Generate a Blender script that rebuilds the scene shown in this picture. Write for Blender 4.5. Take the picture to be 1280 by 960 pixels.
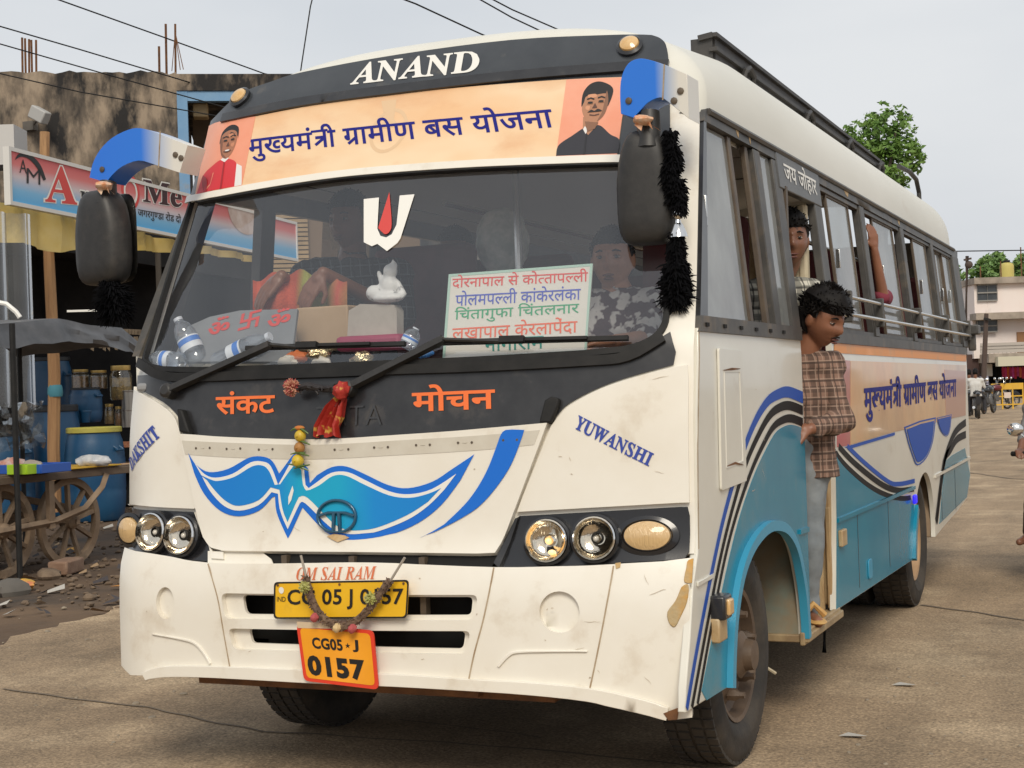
import bpy, bmesh, math, random
from math import sin, cos, pi, radians, sqrt
from mathutils import Vector, Matrix, noise
from mathutils.geometry import delaunay_2d_cdt

S = bpy.context.scene
for o in list(bpy.data.objects):
    bpy.data.objects.remove(o)
COL = S.collection
rnd = random.Random(7)

# ---------------------------------------------------------------- camera
CAMP = Vector((2.391, -4.202, 1.282)); YAW, PITCH, ROLL, FPX = radians(23.58), radians(.332), radians(-1.941), 1877.1
_r = Vector((cos(YAW), sin(YAW), 0)); _f = Vector((-sin(YAW)*cos(PITCH), cos(YAW)*cos(PITCH), sin(PITCH))); _u = _r.cross(_f)
CR = cos(ROLL)*_r + sin(ROLL)*_u; CU = -sin(ROLL)*_r + cos(ROLL)*_u; CF = _f
cd = bpy.data.cameras.new('camera'); cam = bpy.data.objects.new('camera', cd); COL.objects.link(cam)
M3 = Matrix((CR, CU, -CF)).transposed()
cam.matrix_world = Matrix.Translation(CAMP) @ M3.to_4x4()
cd.sensor_width = 36; cd.lens = FPX/1280*36; cd.clip_start = .05; cd.clip_end = 3000
S.camera = cam

# ---------------------------------------------------------------- sky, sun, exposure
SUN_EL, SUN_AZ = radians(40), radians(156)      # azimuth of the sun, clockwise from +y
w = bpy.data.worlds.new('World'); S.world = w; w.use_nodes = True
nt = w.node_tree; bg = nt.nodes['Background']
sky = nt.nodes.new('ShaderNodeTexSky'); sky.sky_type = 'NISHITA'; sky.sun_disc = False
sky.sun_elevation = SUN_EL; sky.sun_rotation = SUN_AZ; sky.air_density = 2.0; sky.dust_density = 6.0; sky.ozone_density = 1.0
tc = nt.nodes.new('ShaderNodeTexCoord'); mp = nt.nodes.new('ShaderNodeMapping'); mp.inputs['Scale'].default_value = (1, 1, 3.2)
nz = nt.nodes.new('ShaderNodeTexNoise'); nz.inputs['Scale'].default_value = 1.7; nz.inputs['Detail'].default_value = 5
cr = nt.nodes.new('ShaderNodeValToRGB'); cr.color_ramp.elements[0].position = .3; cr.color_ramp.elements[1].position = .72
cr.color_ramp.elements[0].color = (6.7, 7.2, 7.9, 1); cr.color_ramp.elements[1].color = (9.0, 9.2, 9.5, 1)   # an even overcast layer
mx = nt.nodes.new('ShaderNodeMix'); mx.data_type = 'RGBA'; mx.inputs[0].default_value = .9
nt.links.new(tc.outputs['Generated'], mp.inputs[0]); nt.links.new(mp.outputs[0], nz.inputs[0]); nt.links.new(nz.outputs[0], cr.inputs[0])
nt.links.new(sky.outputs[0], mx.inputs[6]); nt.links.new(cr.outputs[0], mx.inputs[7]); nt.links.new(mx.outputs[2], bg.inputs[0])
bg.inputs[1].default_value = .076
sl = bpy.data.lights.new('sun', 'SUN'); sl.energy = 1.75; sl.angle = radians(22); sl.color = (1, .92, .79)
so = bpy.data.objects.new('sun', sl); COL.objects.link(so)
sd = Vector((sin(SUN_AZ)*cos(SUN_EL), cos(SUN_AZ)*cos(SUN_EL), sin(SUN_EL)))
so.rotation_euler = sd.to_track_quat('Z', 'Y').to_euler(); so.location = (0, -10, 20)
S.view_settings.view_transform = 'Standard'; S.view_settings.look = 'None'; S.view_settings.gamma = 1
S.view_settings.exposure = .26
S.render.engine = 'CYCLES'; S.cycles.max_bounces = 10; S.cycles.transparent_max_bounces = 16
try:
    S.cycles.use_denoising = True
except Exception:
    pass

# ---------------------------------------------------------------- helpers: pixel rays used as a tape measure on real surfaces
def ray(px, py):
    return CF + CR*((px-640)/FPX) + CU*((480-py)/FPX)
def at_plane(px, py, p0, n):
    d = ray(px, py); n = Vector(n); t = (Vector(p0)-CAMP).dot(n)/d.dot(n); return CAMP + d*t
def on_y(px, py, y): return at_plane(px, py, (0, y, 0), (0, 1, 0))
def on_x(px, py, x): return at_plane(px, py, (x, 0, 0), (1, 0, 0))
def on_z(px, py, z=0): return at_plane(px, py, (0, 0, z), (0, 0, 1))
def at_d(px, py, d): return CAMP + ray(px, py)*d

def lerp(a, b, t): return a + (b-a)*t
def interp(x, xs, ys):
    if x <= xs[0]: return ys[0]
    for i in range(len(xs)-1):
        if x <= xs[i+1]: return lerp(ys[i], ys[i+1], (x-xs[i])/(xs[i+1]-xs[i]))
    return ys[-1]

# ---------------------------------------------------------------- materials
def srgb(r, g, b):
    f = lambda c: (c/255/12.92 if c/255 <= .04045 else ((c/255+.055)/1.055)**2.4)
    return (f(r), f(g), f(b))
MATS = {}
def _new(name):
    m = bpy.data.materials.new(name); m.use_nodes = True
    return m, m.node_tree, m.node_tree.nodes['Principled BSDF']
def mat(name, col, rough=.5, metal=0., col2=None, ns=6., nd=5., lo=.35, hi=.65, bump=0., bs=60., coat=0., spec=.5, dirt=None, ds=3., dlo=.55, dhi=.75, scale=(1, 1, 1)):
    """Principled paint with a noise-mixed second colour, a patchy dirt colour and a fine bump, all in object space."""
    if name in MATS: return MATS[name]
    m, t, b = _new(name); L = t.links.new; N = t.nodes.new
    c4 = lambda c: (c[0], c[1], c[2], 1)
    b.inputs['Base Color'].default_value = c4(col); b.inputs['Roughness'].default_value = rough; b.inputs['Metallic'].default_value = metal
    b.inputs['Specular IOR Level'].default_value = spec
    b.inputs['Coat Weight'].default_value = coat; b.inputs['Coat Roughness'].default_value = .08
    co = N('ShaderNodeTexCoord'); mpn = N('ShaderNodeMapping'); mpn.inputs['Scale'].default_value = scale
    L(co.outputs['Object'], mpn.inputs[0]); src = mpn.outputs[0]; out = None
    def noisefac(sc, det, a, z):
        n = N('ShaderNodeTexNoise'); n.inputs['Scale'].default_value = sc; n.inputs['Detail'].default_value = det; n.inputs['Roughness'].default_value = .62
        L(src, n.inputs['Vector']); r = N('ShaderNodeMapRange'); r.inputs[1].default_value = a; r.inputs[2].default_value = z
        L(n.outputs[0], r.inputs[0]); return r.outputs[0]
    if col2:
        x = N('ShaderNodeMix'); x.data_type = 'RGBA'; x.inputs[6].default_value = c4(col); x.inputs[7].default_value = c4(col2)
        L(noisefac(ns, nd, lo, hi), x.inputs[0]); out = x.outputs[2]
    if dirt:
        x = N('ShaderNodeMix'); x.data_type = 'RGBA'; x.inputs[7].default_value = c4(dirt)
        if out: L(out, x.inputs[6])
        else: x.inputs[6].default_value = c4(col)
        L(noisefac(ds, 8, dlo, dhi), x.inputs[0]); out = x.outputs[2]
    if out: L(out, b.inputs['Base Color'])
    if bump:
        n = N('ShaderNodeTexNoise'); n.inputs['Scale'].default_value = bs; n.inputs['Detail'].default_value = 4; L(src, n.inputs['Vector'])
        bm_ = N('ShaderNodeBump'); bm_.inputs['Strength'].default_value = bump; bm_.inputs['Distance'].default_value = .01
        L(n.outputs[0], bm_.inputs['Height']); L(bm_.outputs[0], b.inputs['Normal'])
    MATS[name] = m; return m
def glass(name, tint, gloss, rough=.03, dust_haze=0., dust_haze_col=(.5, .5, .48), film=0.):
    """Pane: transparent, with a share of mirror reflection and of film for dust and painted sky haze."""
    if name in MATS: return MATS[name]
    m = bpy.data.materials.new(name); m.use_nodes = True; t = m.node_tree; t.nodes.clear(); N = t.nodes.new; L = t.links.new
    o = N('ShaderNodeOutputMaterial'); tr = N('ShaderNodeBsdfTransparent'); tr.inputs[0].default_value = (*tint, 1)
    gl = N('ShaderNodeBsdfGlossy'); gl.inputs['Roughness'].default_value = rough; gl.inputs[0].default_value = (.95, .97, 1, 1)
    lw = N('ShaderNodeLayerWeight'); lw.inputs[0].default_value = .25
    ma = N('ShaderNodeMath'); ma.operation = 'MULTIPLY_ADD'; ma.inputs[1].default_value = .5; ma.inputs[2].default_value = gloss; ma.use_clamp = True
    L(lw.outputs['Fresnel'], ma.inputs[0])
    df = N('ShaderNodeBsdfDiffuse'); df.inputs[0].default_value = (*dust_haze_col, 1)
    if film:        # a frosted film also lets scattered light into the cabin
        d0 = df; tl = N('ShaderNodeBsdfTranslucent'); tl.inputs[0].default_value = (*dust_haze_col, 1); df = N('ShaderNodeMixShader'); df.inputs[0].default_value = film; L(d0.outputs[0], df.inputs[1]); L(tl.outputs[0], df.inputs[2])
    nz = N('ShaderNodeTexNoise'); nz.inputs['Scale'].default_value = 3; nz.inputs['Detail'].default_value = 6
    tcx = N('ShaderNodeTexCoord'); L(tcx.outputs['Object'], nz.inputs['Vector'])
    mr = N('ShaderNodeMapRange'); mr.inputs[1].default_value = .3; mr.inputs[2].default_value = .7; mr.inputs[3].default_value = dust_haze*.7; mr.inputs[4].default_value = min(1, dust_haze*1.3)
    L(nz.outputs[0], mr.inputs[0])
    m1 = N('ShaderNodeMixShader'); L(mr.outputs[0], m1.inputs[0]); L(tr.outputs[0], m1.inputs[1]); L(df.outputs[0], m1.inputs[2])
    m2 = N('ShaderNodeMixShader'); L(ma.outputs[0], m2.inputs[0]); L(m1.outputs[0], m2.inputs[1]); L(gl.outputs[0], m2.inputs[2])
    L(m2.outputs[0], o.inputs[0]); MATS[name] = m; return m

# ---------------------------------------------------------------- mesh builder
def link(o, parent=None):
    COL.objects.link(o)
    if parent is not None: o.parent = parent
    return o
def finish(me, smooth=True, ang=38):
    me.validate()
    if smooth:
        me.shade_smooth()
        try: me.set_sharp_from_angle(angle=radians(ang))
        except Exception: pass
def mesh_obj(name, vs, fs, m, parent=None, smooth=True, ang=38, bevel=0., fix=True):
    me = bpy.data.meshes.new(name); me.from_pydata([tuple(v) for v in vs], [], [tuple(f) for f in fs])
    if fix:
        b = bmesh.new(); b.from_mesh(me); bmesh.ops.recalc_face_normals(b, faces=b.faces); b.to_mesh(me); b.free()
    ms = m if isinstance(m, (list, tuple)) else [m]
    for k in ms: me.materials.append(k)
    finish(me, smooth, ang)
    o = bpy.data.objects.new(name, me); link(o, parent)
    if bevel:
        md = o.modifiers.new('bevel', 'BEVEL'); md.width = bevel; md.segments = 2; md.limit_method = 'ANGLE'; md.angle_limit = radians(50); md.harden_normals = False
    return o
class MB:
    def __init__(s): s.v = []; s.f = []; s.mi = []; s.cur = 0
    def add(s, vs, fs):
        k = len(s.v); s.v += [Vector(x) for x in vs]; s.f += [[i+k for i in f] for f in fs]; s.mi += [s.cur]*len(fs); return s
    def box(s, c, d, rot=None):
        c = Vector(c); h = Vector(d)/2; R = rot if rot is not None else Matrix.Identity(3)
        vs = [c + R @ Vector((sx*h.x, sy*h.y, sz*h.z)) for sx in (-1, 1) for sy in (-1, 1) for sz in (-1, 1)]
        return s.add(vs, [(0, 1, 3, 2), (4, 6, 7, 5), (0, 4, 5, 1), (2, 3, 7, 6), (0, 2, 6, 4), (1, 5, 7, 3)])
    def bar(s, a, b, wd, ht, up=(0, 0, 1)):
        a = Vector(a); b = Vector(b); d = (b-a); L = d.length; d = d/L; upv = Vector(up)
        x = d.cross(upv)
        if x.length < 1e-4: x = d.cross(Vector((1, 0, 0)))
        x.normalize(); z = x.cross(d)
        R = Matrix((x, d, z)).transposed(); return s.box((a+b)/2, (wd, L, ht), R)
    def sweep(s, path, section, closed_sec=True, caps=True, up=(0, 0, 1), scales=None):
        """section: list of (a,b) offsets in the (side, up) frame along path"""
        P = [Vector(p) for p in path]; n = len(P); m = len(section); vs = []; upv = Vector(up)
        px = None
        for i, p in enumerate(P):
            d = (P[min(i+1, n-1)] - P[max(i-1, 0)]).normalized()
            x = d.cross(upv)
            if x.length < .05:
                x = px if px is not None else d.cross(Vector((1, 0, 0)))
            x = x - d*x.dot(d); x.normalize(); px = x
            z = x.cross(d); k = scales[i] if scales else 1
            vs += [p + (x*a + z*b)*k for a, b in section]
        fs = []
        for i in range(n-1):
            for j in range(m if closed_sec else m-1):
                a = i*m+j; b = i*m+(j+1) % m; fs.append((a, b, b+m, a+m))
        if caps and closed_sec: fs += [tuple(range(m-1, -1, -1)), tuple(range((n-1)*m, n*m))]
        return s.add(vs, fs)
    def tube(s, path, r, n=8, caps=True):
        rs = r if isinstance(r, (list, tuple)) else [r]*len(path)
        sec = [(cos(2*pi*k/n), sin(2*pi*k/n)) for k in range(n)]
        return s.sweep(path, sec, True, caps, scales=rs)
    def lathe(s, prof, o=(0, 0, 0), axis=(0, 0, 1), n=24, caps=True, sx=1., sy=1.):
        """prof: (radius, height) pairs along axis"""
        A = Vector(axis).normalized(); X = A.orthogonal().normalized(); 
        if abs(A.z) < .9: X = A.cross(Vector((0, 0, 1))).normalized()
        Y = A.cross(X); o = Vector(o); vs = []
        for r, h in prof: vs += [o + A*h + (X*cos(2*pi*k/n)*sx + Y*sin(2*pi*k/n)*sy)*r for k in range(n)]
        fs = []
        for i in range(len(prof)-1):
            for k in range(n):
                a = i*n+k; b = i*n+(k+1) % n; fs.append((a, b, b+n, a+n))
        if caps: fs += [tuple(range(n-1, -1, -1)), tuple(range((len(prof)-1)*n, len(prof)*n))]
        return s.add(vs, fs)
    def ell(s, c, r, n=16, m=10, rot=None, fn=None):
        c = Vector(c); R = rot or Matrix.Identity(3); r = (r, r, r) if not hasattr(r, '__len__') else r
        vs = []; 
        for i in range(m+1):
            th = pi*i/m
            for k in range(n):
                ph = 2*pi*k/n; d = Vector((sin(th)*cos(ph), sin(th)*sin(ph), cos(th)))
                e = Vector((d.x*r[0], d.y*r[1], d.z*r[2]))
                if fn: e = fn(e)
                vs.append(c + R @ e)
        fs = [(i*n+k, i*n+(k+1) % n, (i+1)*n+(k+1) % n, (i+1)*n+k) for i in range(m) for k in range(n)]
        return s.add(vs, fs)
    def cone(s, a, b, ra, rb, n=12):
        """capsule with two radii"""
        a = Vector(a); b = Vector(b); d = b-a; L = d.length
        if L < 1e-6: return s.ell(a, ra)
        prof = [(max(1e-4, ra*cos(t)), ra*sin(t)) for t in (-1.45, -1, -.5, 0)] + [(max(1e-4, rb*cos(t)), L + rb*sin(t)) for t in (0, .5, 1, 1.45)]
        return s.lathe(prof, a, d, n)
    def prism(s, poly, a, b, axis):
        """poly of 2D points, extruded a..b along axis (0,1,2)"""
        n = len(poly); vs = []
        for h in (a, b):
            for u, v in poly: vs.append([(h, u, v), (u, h, v), (u, v, h)][axis])
        return s.add(vs, [tuple(range(n)), tuple(range(2*n-1, n-1, -1))] + [(i, (i+1) % n, n+(i+1) % n, n+i) for i in range(n)])
    def obj(s, name, m, parent=None, smooth=True, ang=38, bevel=0., fix=True):
        o = mesh_obj(name, s.v, s.f, m, parent, smooth, ang, bevel, fix)
        if any(s.mi) and len(s.mi) == len(o.data.polygons): o.data.polygons.foreach_set('material_index', s.mi)
        return o
def empty(name, label=None, cat=None, loc=(0, 0, 0), rz=0., group=None):
    o = bpy.data.objects.new(name, None); o.location = loc; o.rotation_euler = (0, 0, rz); o.empty_display_size = .1; link(o)
    return tag(o, label, cat, group)
def tag(o, label=None, cat=None, group=None, kind=None):
    if label: o['label'] = label
    if cat: o['category'] = cat
    if group: o['group'] = group
    if kind: o['kind'] = kind
    return o
def copy_tree(o, parent=None):
    c = o.copy(); COL.objects.link(c); c.parent = parent
    for ch in list(o.children): copy_tree(ch, c)
    return c

# ---------------------------------------------------------------- 2D outlines and conformal panels
def crv(*pts, n=7):
    """open Catmull-Rom through the points"""
    P = [Vector(p).to_2d() for p in pts]; out = []
    for i in range(len(P)-1):
        p0 = P[max(i-1, 0)]; p1 = P[i]; p2 = P[i+1]; p3 = P[min(i+2, len(P)-1)]
        for k in range(n):
            t = k/n; out.append(.5*((2*p1)+(p2-p0)*t+(2*p0-5*p1+4*p2-p3)*t*t+(3*p1-p0-3*p2+p3)*t**3))
    return [tuple(x) for x in out] + [tuple(P[-1])]
def loop_cr(pts, n=6):
    P = [tuple(p) for p in pts]; m = len(P); out = []
    for i in range(m):
        p0, p1, p2, p3 = [Vector(P[(i+k-1) % m]) for k in range(4)]
        for k in range(n):
            t = k/n; out.append(tuple(.5*((2*p1)+(p2-p0)*t+(2*p0-5*p1+4*p2-p3)*t*t+(3*p1-p0-3*p2+p3)*t**3)))
    return out
def rrect(pts, r=.2, n=4):
    """quad (or polygon) with rounded corners; r is a share of the shorter side"""
    P = [Vector(p) for p in pts]; out = []; m = len(P)
    for i in range(m):
        a, b, c = P[i-1], P[i], P[(i+1) % m]; k = min((a-b).length, (c-b).length)*r
        p = b+(a-b).normalized()*k; q = b+(c-b).normalized()*k
        for j in range(n+1):
            t = j/n; out.append(tuple((1-t)**2*p + 2*t*(1-t)*b + t*t*q))
    return out
def oval(c, rx, ry, n=28, rot=0.):
    return [(c[0]+rx*cos(t)*cos(rot)-ry*sin(t)*sin(rot), c[1]+rx*cos(t)*sin(rot)+ry*sin(t)*cos(rot)) for t in [2*pi*k/n for k in range(n)]]
def band(pts, wd):
    """thin ribbon outline around an open 2D path; wd number or list"""
    P = [Vector(p) for p in pts]; n = len(P); W = wd if isinstance(wd, (list, tuple)) else [wd]*n; L = []; Rr = []
    for i in range(n):
        d = (P[min(i+1, n-1)]-P[max(i-1, 0)]).normalized(); nn = Vector((-d.y, d.x)); h = interp(i/(n-1), [k/(len(W)-1) for k in range(len(W))], W)/2
        L.append(tuple(P[i]+nn*h)); Rr.append(tuple(P[i]-nn*h))
    return L + Rr[::-1]
def inside(p, loops):
    c = False; x, y = p
    for lp in loops:
        j = len(lp)-1
        for i in range(len(lp)):
            xi, yi = lp[i]; xj, yj = lp[j]
            if (yi > y) != (yj > y) and x < (xj-xi)*(y-yi)/(yj-yi)+xi: c = not c
            j = i
    return c
def tri2d(loops, step):
    V = []; Ed = []; LP = []
    for lp in loops:
        q = []
        for i in range(len(lp)):
            a = Vector(lp[i]); b = Vector(lp[(i+1) % len(lp)]); L = (b-a).length
            if L < 1e-5: continue
            k = max(1, int(math.ceil(L/step)))
            q += [a+(b-a)*(j/k) for j in range(k)]
        s0 = len(V); V += q; Ed += [(s0+i, s0+(i+1) % len(q)) for i in range(len(q))]; LP.append([tuple(x) for x in q])
    xs = [p[0] for p in LP[0]]; ys = [p[1] for p in LP[0]]
    nx = int((max(xs)-min(xs))/step); ny = int((max(ys)-min(ys))/step)
    for i in range(1, nx+1):
        for j in range(1, ny+1):
            p = (min(xs)+step*(i-.5+.02*(j % 2)), min(ys)+step*(j-.5))
            if inside(p, LP): V.append(Vector(p))
    vo, eo, fo, *_ = delaunay_2d_cdt(V, Ed, [], 0, 1e-6)
    fs = []
    for f in fo:
        c = sum((vo[i] for i in f), Vector((0, 0)))/len(f)
        if inside(c, LP): fs.append(tuple(f))
    used = sorted({i for f in fs for i in f}); ix = {k: n for n, k in enumerate(used)}
    return [vo[i] for i in used], [tuple(ix[i] for i in f) for f in fs]
class Surf:
    def nrm(s, u, v):
        e = .002; a = s.p(u+e, v)-s.p(u-e, v); b = s.p(u, v+e)-s.p(u, v-e); n = a.cross(b).normalized(); return n if n.dot(s.out) > 0 else -n
    def q(s, u, v, off=0.):
        p = s.p(u, v); return p + s.nrm(u, v)*off if off else p
    def L(s, pts): return [s.un(*p) for p in pts]
class FlatS(Surf):
    """flat sheet: origin, u axis, v axis (unit), outward normal"""
    def __init__(s, o, ux, vx): s.o = Vector(o); s.ux = Vector(ux).normalized(); s.vx = Vector(vx).normalized(); s.out = s.ux.cross(s.vx)
    def p(s, u, v): return s.o + s.ux*u + s.vx*v
    def nrm(s, u, v): return s.out
    def un(s, px, py):
        P = at_plane(px, py, s.o, s.out) - s.o; return (P.dot(s.ux), P.dot(s.vx))
def panel(name, surf, loops, m, parent=None, off=0., thick=.01, step=.06, bevel=0., smooth=True, ang=38):
    if not isinstance(loops[0][0], (list, tuple, Vector)): loops = [loops]
    v2, fs = tri2d(loops, step); n = len(v2)
    P = [surf.q(a.x, a.y, off) for a in v2]
    if not thick:
        # orient outward
        f2 = []
        for f in fs:
            a, b, c = P[f[0]], P[f[1]], P[f[2]]
            f2.append(f if (b-a).cross(c-a).dot(surf.nrm(*v2[f[0]])) > 0 else f[::-1])
        return mesh_obj(name, P, f2, m, parent, smooth, ang, fix=False)
    P += [surf.q(a.x, a.y, off-thick) for a in v2]; ec = {}
    out = []
    for f in fs:
        out.append(tuple(f)); out.append(tuple(i+n for i in f[::-1]))
        for i in range(3): e = (f[i], f[(i+1) % 3]); ec[tuple(sorted(e))] = ec.get(tuple(sorted(e)), []) + [e]
    for k, e in ec.items():
        if len(e) == 1: a, b = e[0]; out.append((b, a, a+n, b+n))
    return mesh_obj(name, P, out, m, parent, smooth, ang, bevel)

# ---------------------------------------------------------------- lettering
_gc = {}
def glyph(ch, bold=0.):
    k = (ch, bold)
    if k not in _gc:
        c = bpy.data.curves.new('t', 'FONT'); c.body = ch; c.size = 1; c.offset = bold; c.resolution_u = 3
        o = bpy.data.objects.new('t', c); COL.objects.link(o); dg = bpy.context.evaluated_depsgraph_get()
        me = bpy.data.meshes.new_from_object(o.evaluated_get(dg)); vs = [Vector(x.co[:2]) for x in me.vertices]; fs = [tuple(p.vertices) for p in me.polygons]
        bpy.data.objects.remove(o); bpy.data.meshes.remove(me); bpy.data.curves.remove(c)
        _gc[k] = (vs, fs)
    return _gc[k]
def mxx(ch): return max((v.x for v in glyph(ch)[0]), default=0)
_ac = {}
def adv(ch):
    if ch not in _ac: _ac[ch] = mxx(ch+'म') - mxx('म')
    return _ac[ch]
def cut_right(vs, fs, x):
    b = bmesh.new(); bv = [b.verts.new((v.x, v.y, 0)) for v in vs]
    for f in fs:
        try: b.faces.new([bv[i] for i in f])
        except ValueError: pass
    bmesh.ops.bisect_plane(b, geom=b.verts[:]+b.edges[:]+b.faces[:], plane_co=(x, 0, 0), plane_no=(1, 0, 0), clear_outer=True)
    b.verts.index_update(); r = ([Vector(v.co[:2]) for v in b.verts], [tuple(v.index for v in f.verts) for f in b.faces]); b.free(); return r
HALF = {'ख': .20, 'त': .17, 'ल': .17, 'ण': .17}
def stroke(a, b, wd):
    a = Vector(a); b = Vector(b); d = (b-a).normalized(); n = Vector((-d.y, d.x))*wd/2
    return [a+n, a-n, b-n, b+n], [(0, 1, 2, 3)]
def layout(s, bold=0., track=0.):
    """list of (verts, faces, layer): glyphs one by one, so that overlaps can be told apart in depth. '~' after a consonant makes
    its half form, '^' after a consonant hangs the subscript r stroke, '$' stands for the tra conjunct."""
    out = []; x = 0.; i = 0; k = 0
    while i < len(s):
        ch = s[i]; nx = s[i+1] if i+1 < len(s) else ''
        if ch == ' ': x += .28; i += 1; continue
        if ch == '$':
            vs, fs = glyph('त', bold); a = adv('त'); st = mxx('त')
            st = a-.11
            out.append(([Vector((x+v.x, v.y)) for v in stroke((-.02, .655), (a+.02, .655), .075+bold)[0]], [(0, 1, 2, 3)], k % 3)); k += 1
            out.append(([Vector((x+v.x, v.y)) for v in stroke((st, .66), (st, 0), .085+bold*2)[0]], [(0, 1, 2, 3)], k % 3)); k += 1
            out.append(([Vector((x+v.x, v.y)) for v in stroke((st, .40), (.12, .40), .08+bold*2)[0]], [(0, 1, 2, 3)], k % 3)); k += 1
            out.append(([Vector((x+v.x, v.y)) for v in stroke((st, .38), (.10, .12), .08+bold*2)[0]], [(0, 1, 2, 3)], k % 3)); k += 1
            x += a + track; i += 1; continue
        vs, fs = glyph(ch, bold); a = adv(ch)
        if nx == '~':
            c = a-HALF.get(ch, .17); vs, fs = cut_right(vs, fs, c); a = c; i += 1
        out.append(([Vector((x+v.x, v.y)) for v in vs], fs, k % 3)); k += 1
        if nx == '^':
            out.append(([Vector((x+v.x, v.y)) for v in stroke((a-.12, .27), (a-.42, .04), .075+bold*2)[0]], [(0, 1, 2, 3)], k % 3)); k += 1; i += 1
        x += a + (track if a > .05 else 0); i += 1
    return out
def letters(name, surf, s, bl, br, tl, m, parent, off=.003, bold=0., track=0., layer=.0004, fit='box', label=None):
    """lay text on a surface so that its box has the given bottom-left, bottom-right and top-left corners (surface u,v)"""
    lay = layout(s, bold, track); A = [v for vs, _, _ in lay for v in vs]
    x0 = min(v.x for v in A); x1 = max(v.x for v in A); y0 = min(v.y for v in A); y1 = max(v.y for v in A)
    O = Vector(bl); X = Vector(br)-O; Y = Vector(tl)-O; V = []; Fc = []
    for vs, fs, k in lay:
        n = len(V)
        for v in vs:
            q = O + X*((v.x-x0)/(x1-x0)) + Y*((v.y-y0)/(y1-y0)); V.append(surf.q(q.x, q.y, off+k*layer))
        Fc += [tuple(i+n for i in f) for f in fs]
    me = bpy.data.meshes.new(name); me.from_pydata(V, [], Fc); me.materials.append(m)
    o = bpy.data.objects.new(name, me); link(o, parent)
    if label: o['label'] = label
    return o
# ================================================================ materials
WHITE = mat('cream_paint', (.82, .785, .70), .30, col2=(.77, .72, .62), ns=2.2, coat=.35, dirt=(.47, .36, .23), ds=4.5, dlo=.57, dhi=.92, bump=.05, bs=8)
WHITE_SHADED = mat('cream_paint_shaded', (.76, .74, .66), .30, col2=(.70, .675, .59), ns=2.0, coat=.3, dirt=(.45, .38, .28), ds=4, dlo=.62, dhi=.95, bump=.04, bs=5)  # the same cream paint, greyed to hold the shade on the side
TEAL = mat('teal_paint', (.008, .205, .325), .25, col2=(.015, .255, .375), ns=1.5, coat=.15, spec=.35, dirt=(.20, .24, .24), ds=3, dlo=.58, dhi=1.0, bump=.04, bs=5)
SKYBLUE = mat('arch_blue_paint', (.045, .31, .48), .4, coat=.15, dirt=(.25, .24, .2), ds=6, dlo=.6, dhi=.95)
ROOFW = mat('roof_paint', (.74, .72, .64), .42, col2=(.66, .64, .56), ns=1.2, dirt=(.42, .31, .19), ds=2.5, dlo=.64, dhi=.95, scale=(1, .35, 1))
BLACKP = mat('black_gloss', (.018, .018, .02), .30, col2=(.03, .03, .032), ns=14, coat=.2, dirt=(.12, .10, .08), ds=7, dlo=.6, dhi=1.0)
COWL = mat('cowl_black', (.03, .034, .04), .35, col2=(.045, .05, .056), ns=5, coat=.2, dirt=(.16, .14, .11), ds=9, dlo=.62, dhi=.95)
RUBBER = mat('rubber', (.011, .011, .011), .65, col2=(.022, .021, .020), ns=9, spec=.3)
DARKMET = mat('dark_frame', (.05, .048, .046), .5, col2=(.085, .08, .072), ns=8, dirt=(.16, .12, .08), ds=6)
BROWNMET = mat('brown_frame', (.075, .055, .04), .55, col2=(.12, .09, .06), ns=10)
PLASTIC = mat('black_plastic', (.02, .019, .018), .48, col2=(.03, .028, .026), ns=30, dirt=(.09, .075, .06), ds=7, dlo=.55, dhi=.95, bump=.03, bs=200)
DEEP = mat('shade_black', (.006, .006, .006), .9)  # near-black painted in for shade inside hollows and under the bus
CHROME = mat('chrome', (.75, .74, .72), .12, metal=1.)
RAILM = mat('rail_steel', (.62, .62, .60), .25, metal=1.)
RUST = mat('rust', (.20, .085, .03), .8, col2=(.10, .045, .02), ns=12, bump=.2)
BLUE1 = mat('graphic_blue', (.012, .15, .62), .45, spec=.3)
CYAN = mat('graphic_cyan', (.012, .27, .52), .35, coat=.3)
STICKW = mat('sticker_white', (.80, .78, .72), .4)
STRIPEB = mat('stripe_blue', (.02, .085, .40), .5, spec=.2)
STRIPEK = mat('stripe_black', (.014, .012, .012), .55, spec=.15)
NAVY = mat('ink_navy', (.018, .020, .20), .6, spec=.15)
NAMEBLUE = mat('name_blue', (.03, .06, .33), .45)
ORANGE = mat('ink_orange', (.85, .17, .035), .45)
REDINK = mat('ink_red', (.62, .06, .05), .5)
GREENINK = mat('ink_green', (.04, .30, .14), .5)
BLUEINK = mat('ink_blue', (.06, .09, .42), .5)
REDOR = mat('ink_redorange', (.70, .12, .05), .5)
YELPL = mat('plate_yellow', (.86, .50, .015), .45, col2=(.80, .45, .012), ns=8, dirt=(.35, .2, .06), ds=9, dlo=.62, dhi=1.)
ORPL = mat('plate_orange', (.88, .36, .012), .45, col2=(.82, .32, .012), ns=8)
REDPL = mat('plate_red', (.72, .05, .02), .45)
INKK = mat('ink_black', (.012, .011, .01), .5)
WGLASS = glass('windscreen_glass', (.98, .985, .99), .075, .02, .03, (.55, .60, .66))  # bluish film share paints sky haze onto the windscreen
PANE = glass('side_glass', (.55, .6, .6), .12, .06, .72, (.56, .58, .56), .45)  # pale film mixes frosting with painted sky reflection
CLEAR = glass('clear_glass', (.8, .83, .83), .06, .03, .05)
LENS = glass('lamp_glass', (.98, .97, .95), -.06, .02, .0)

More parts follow.
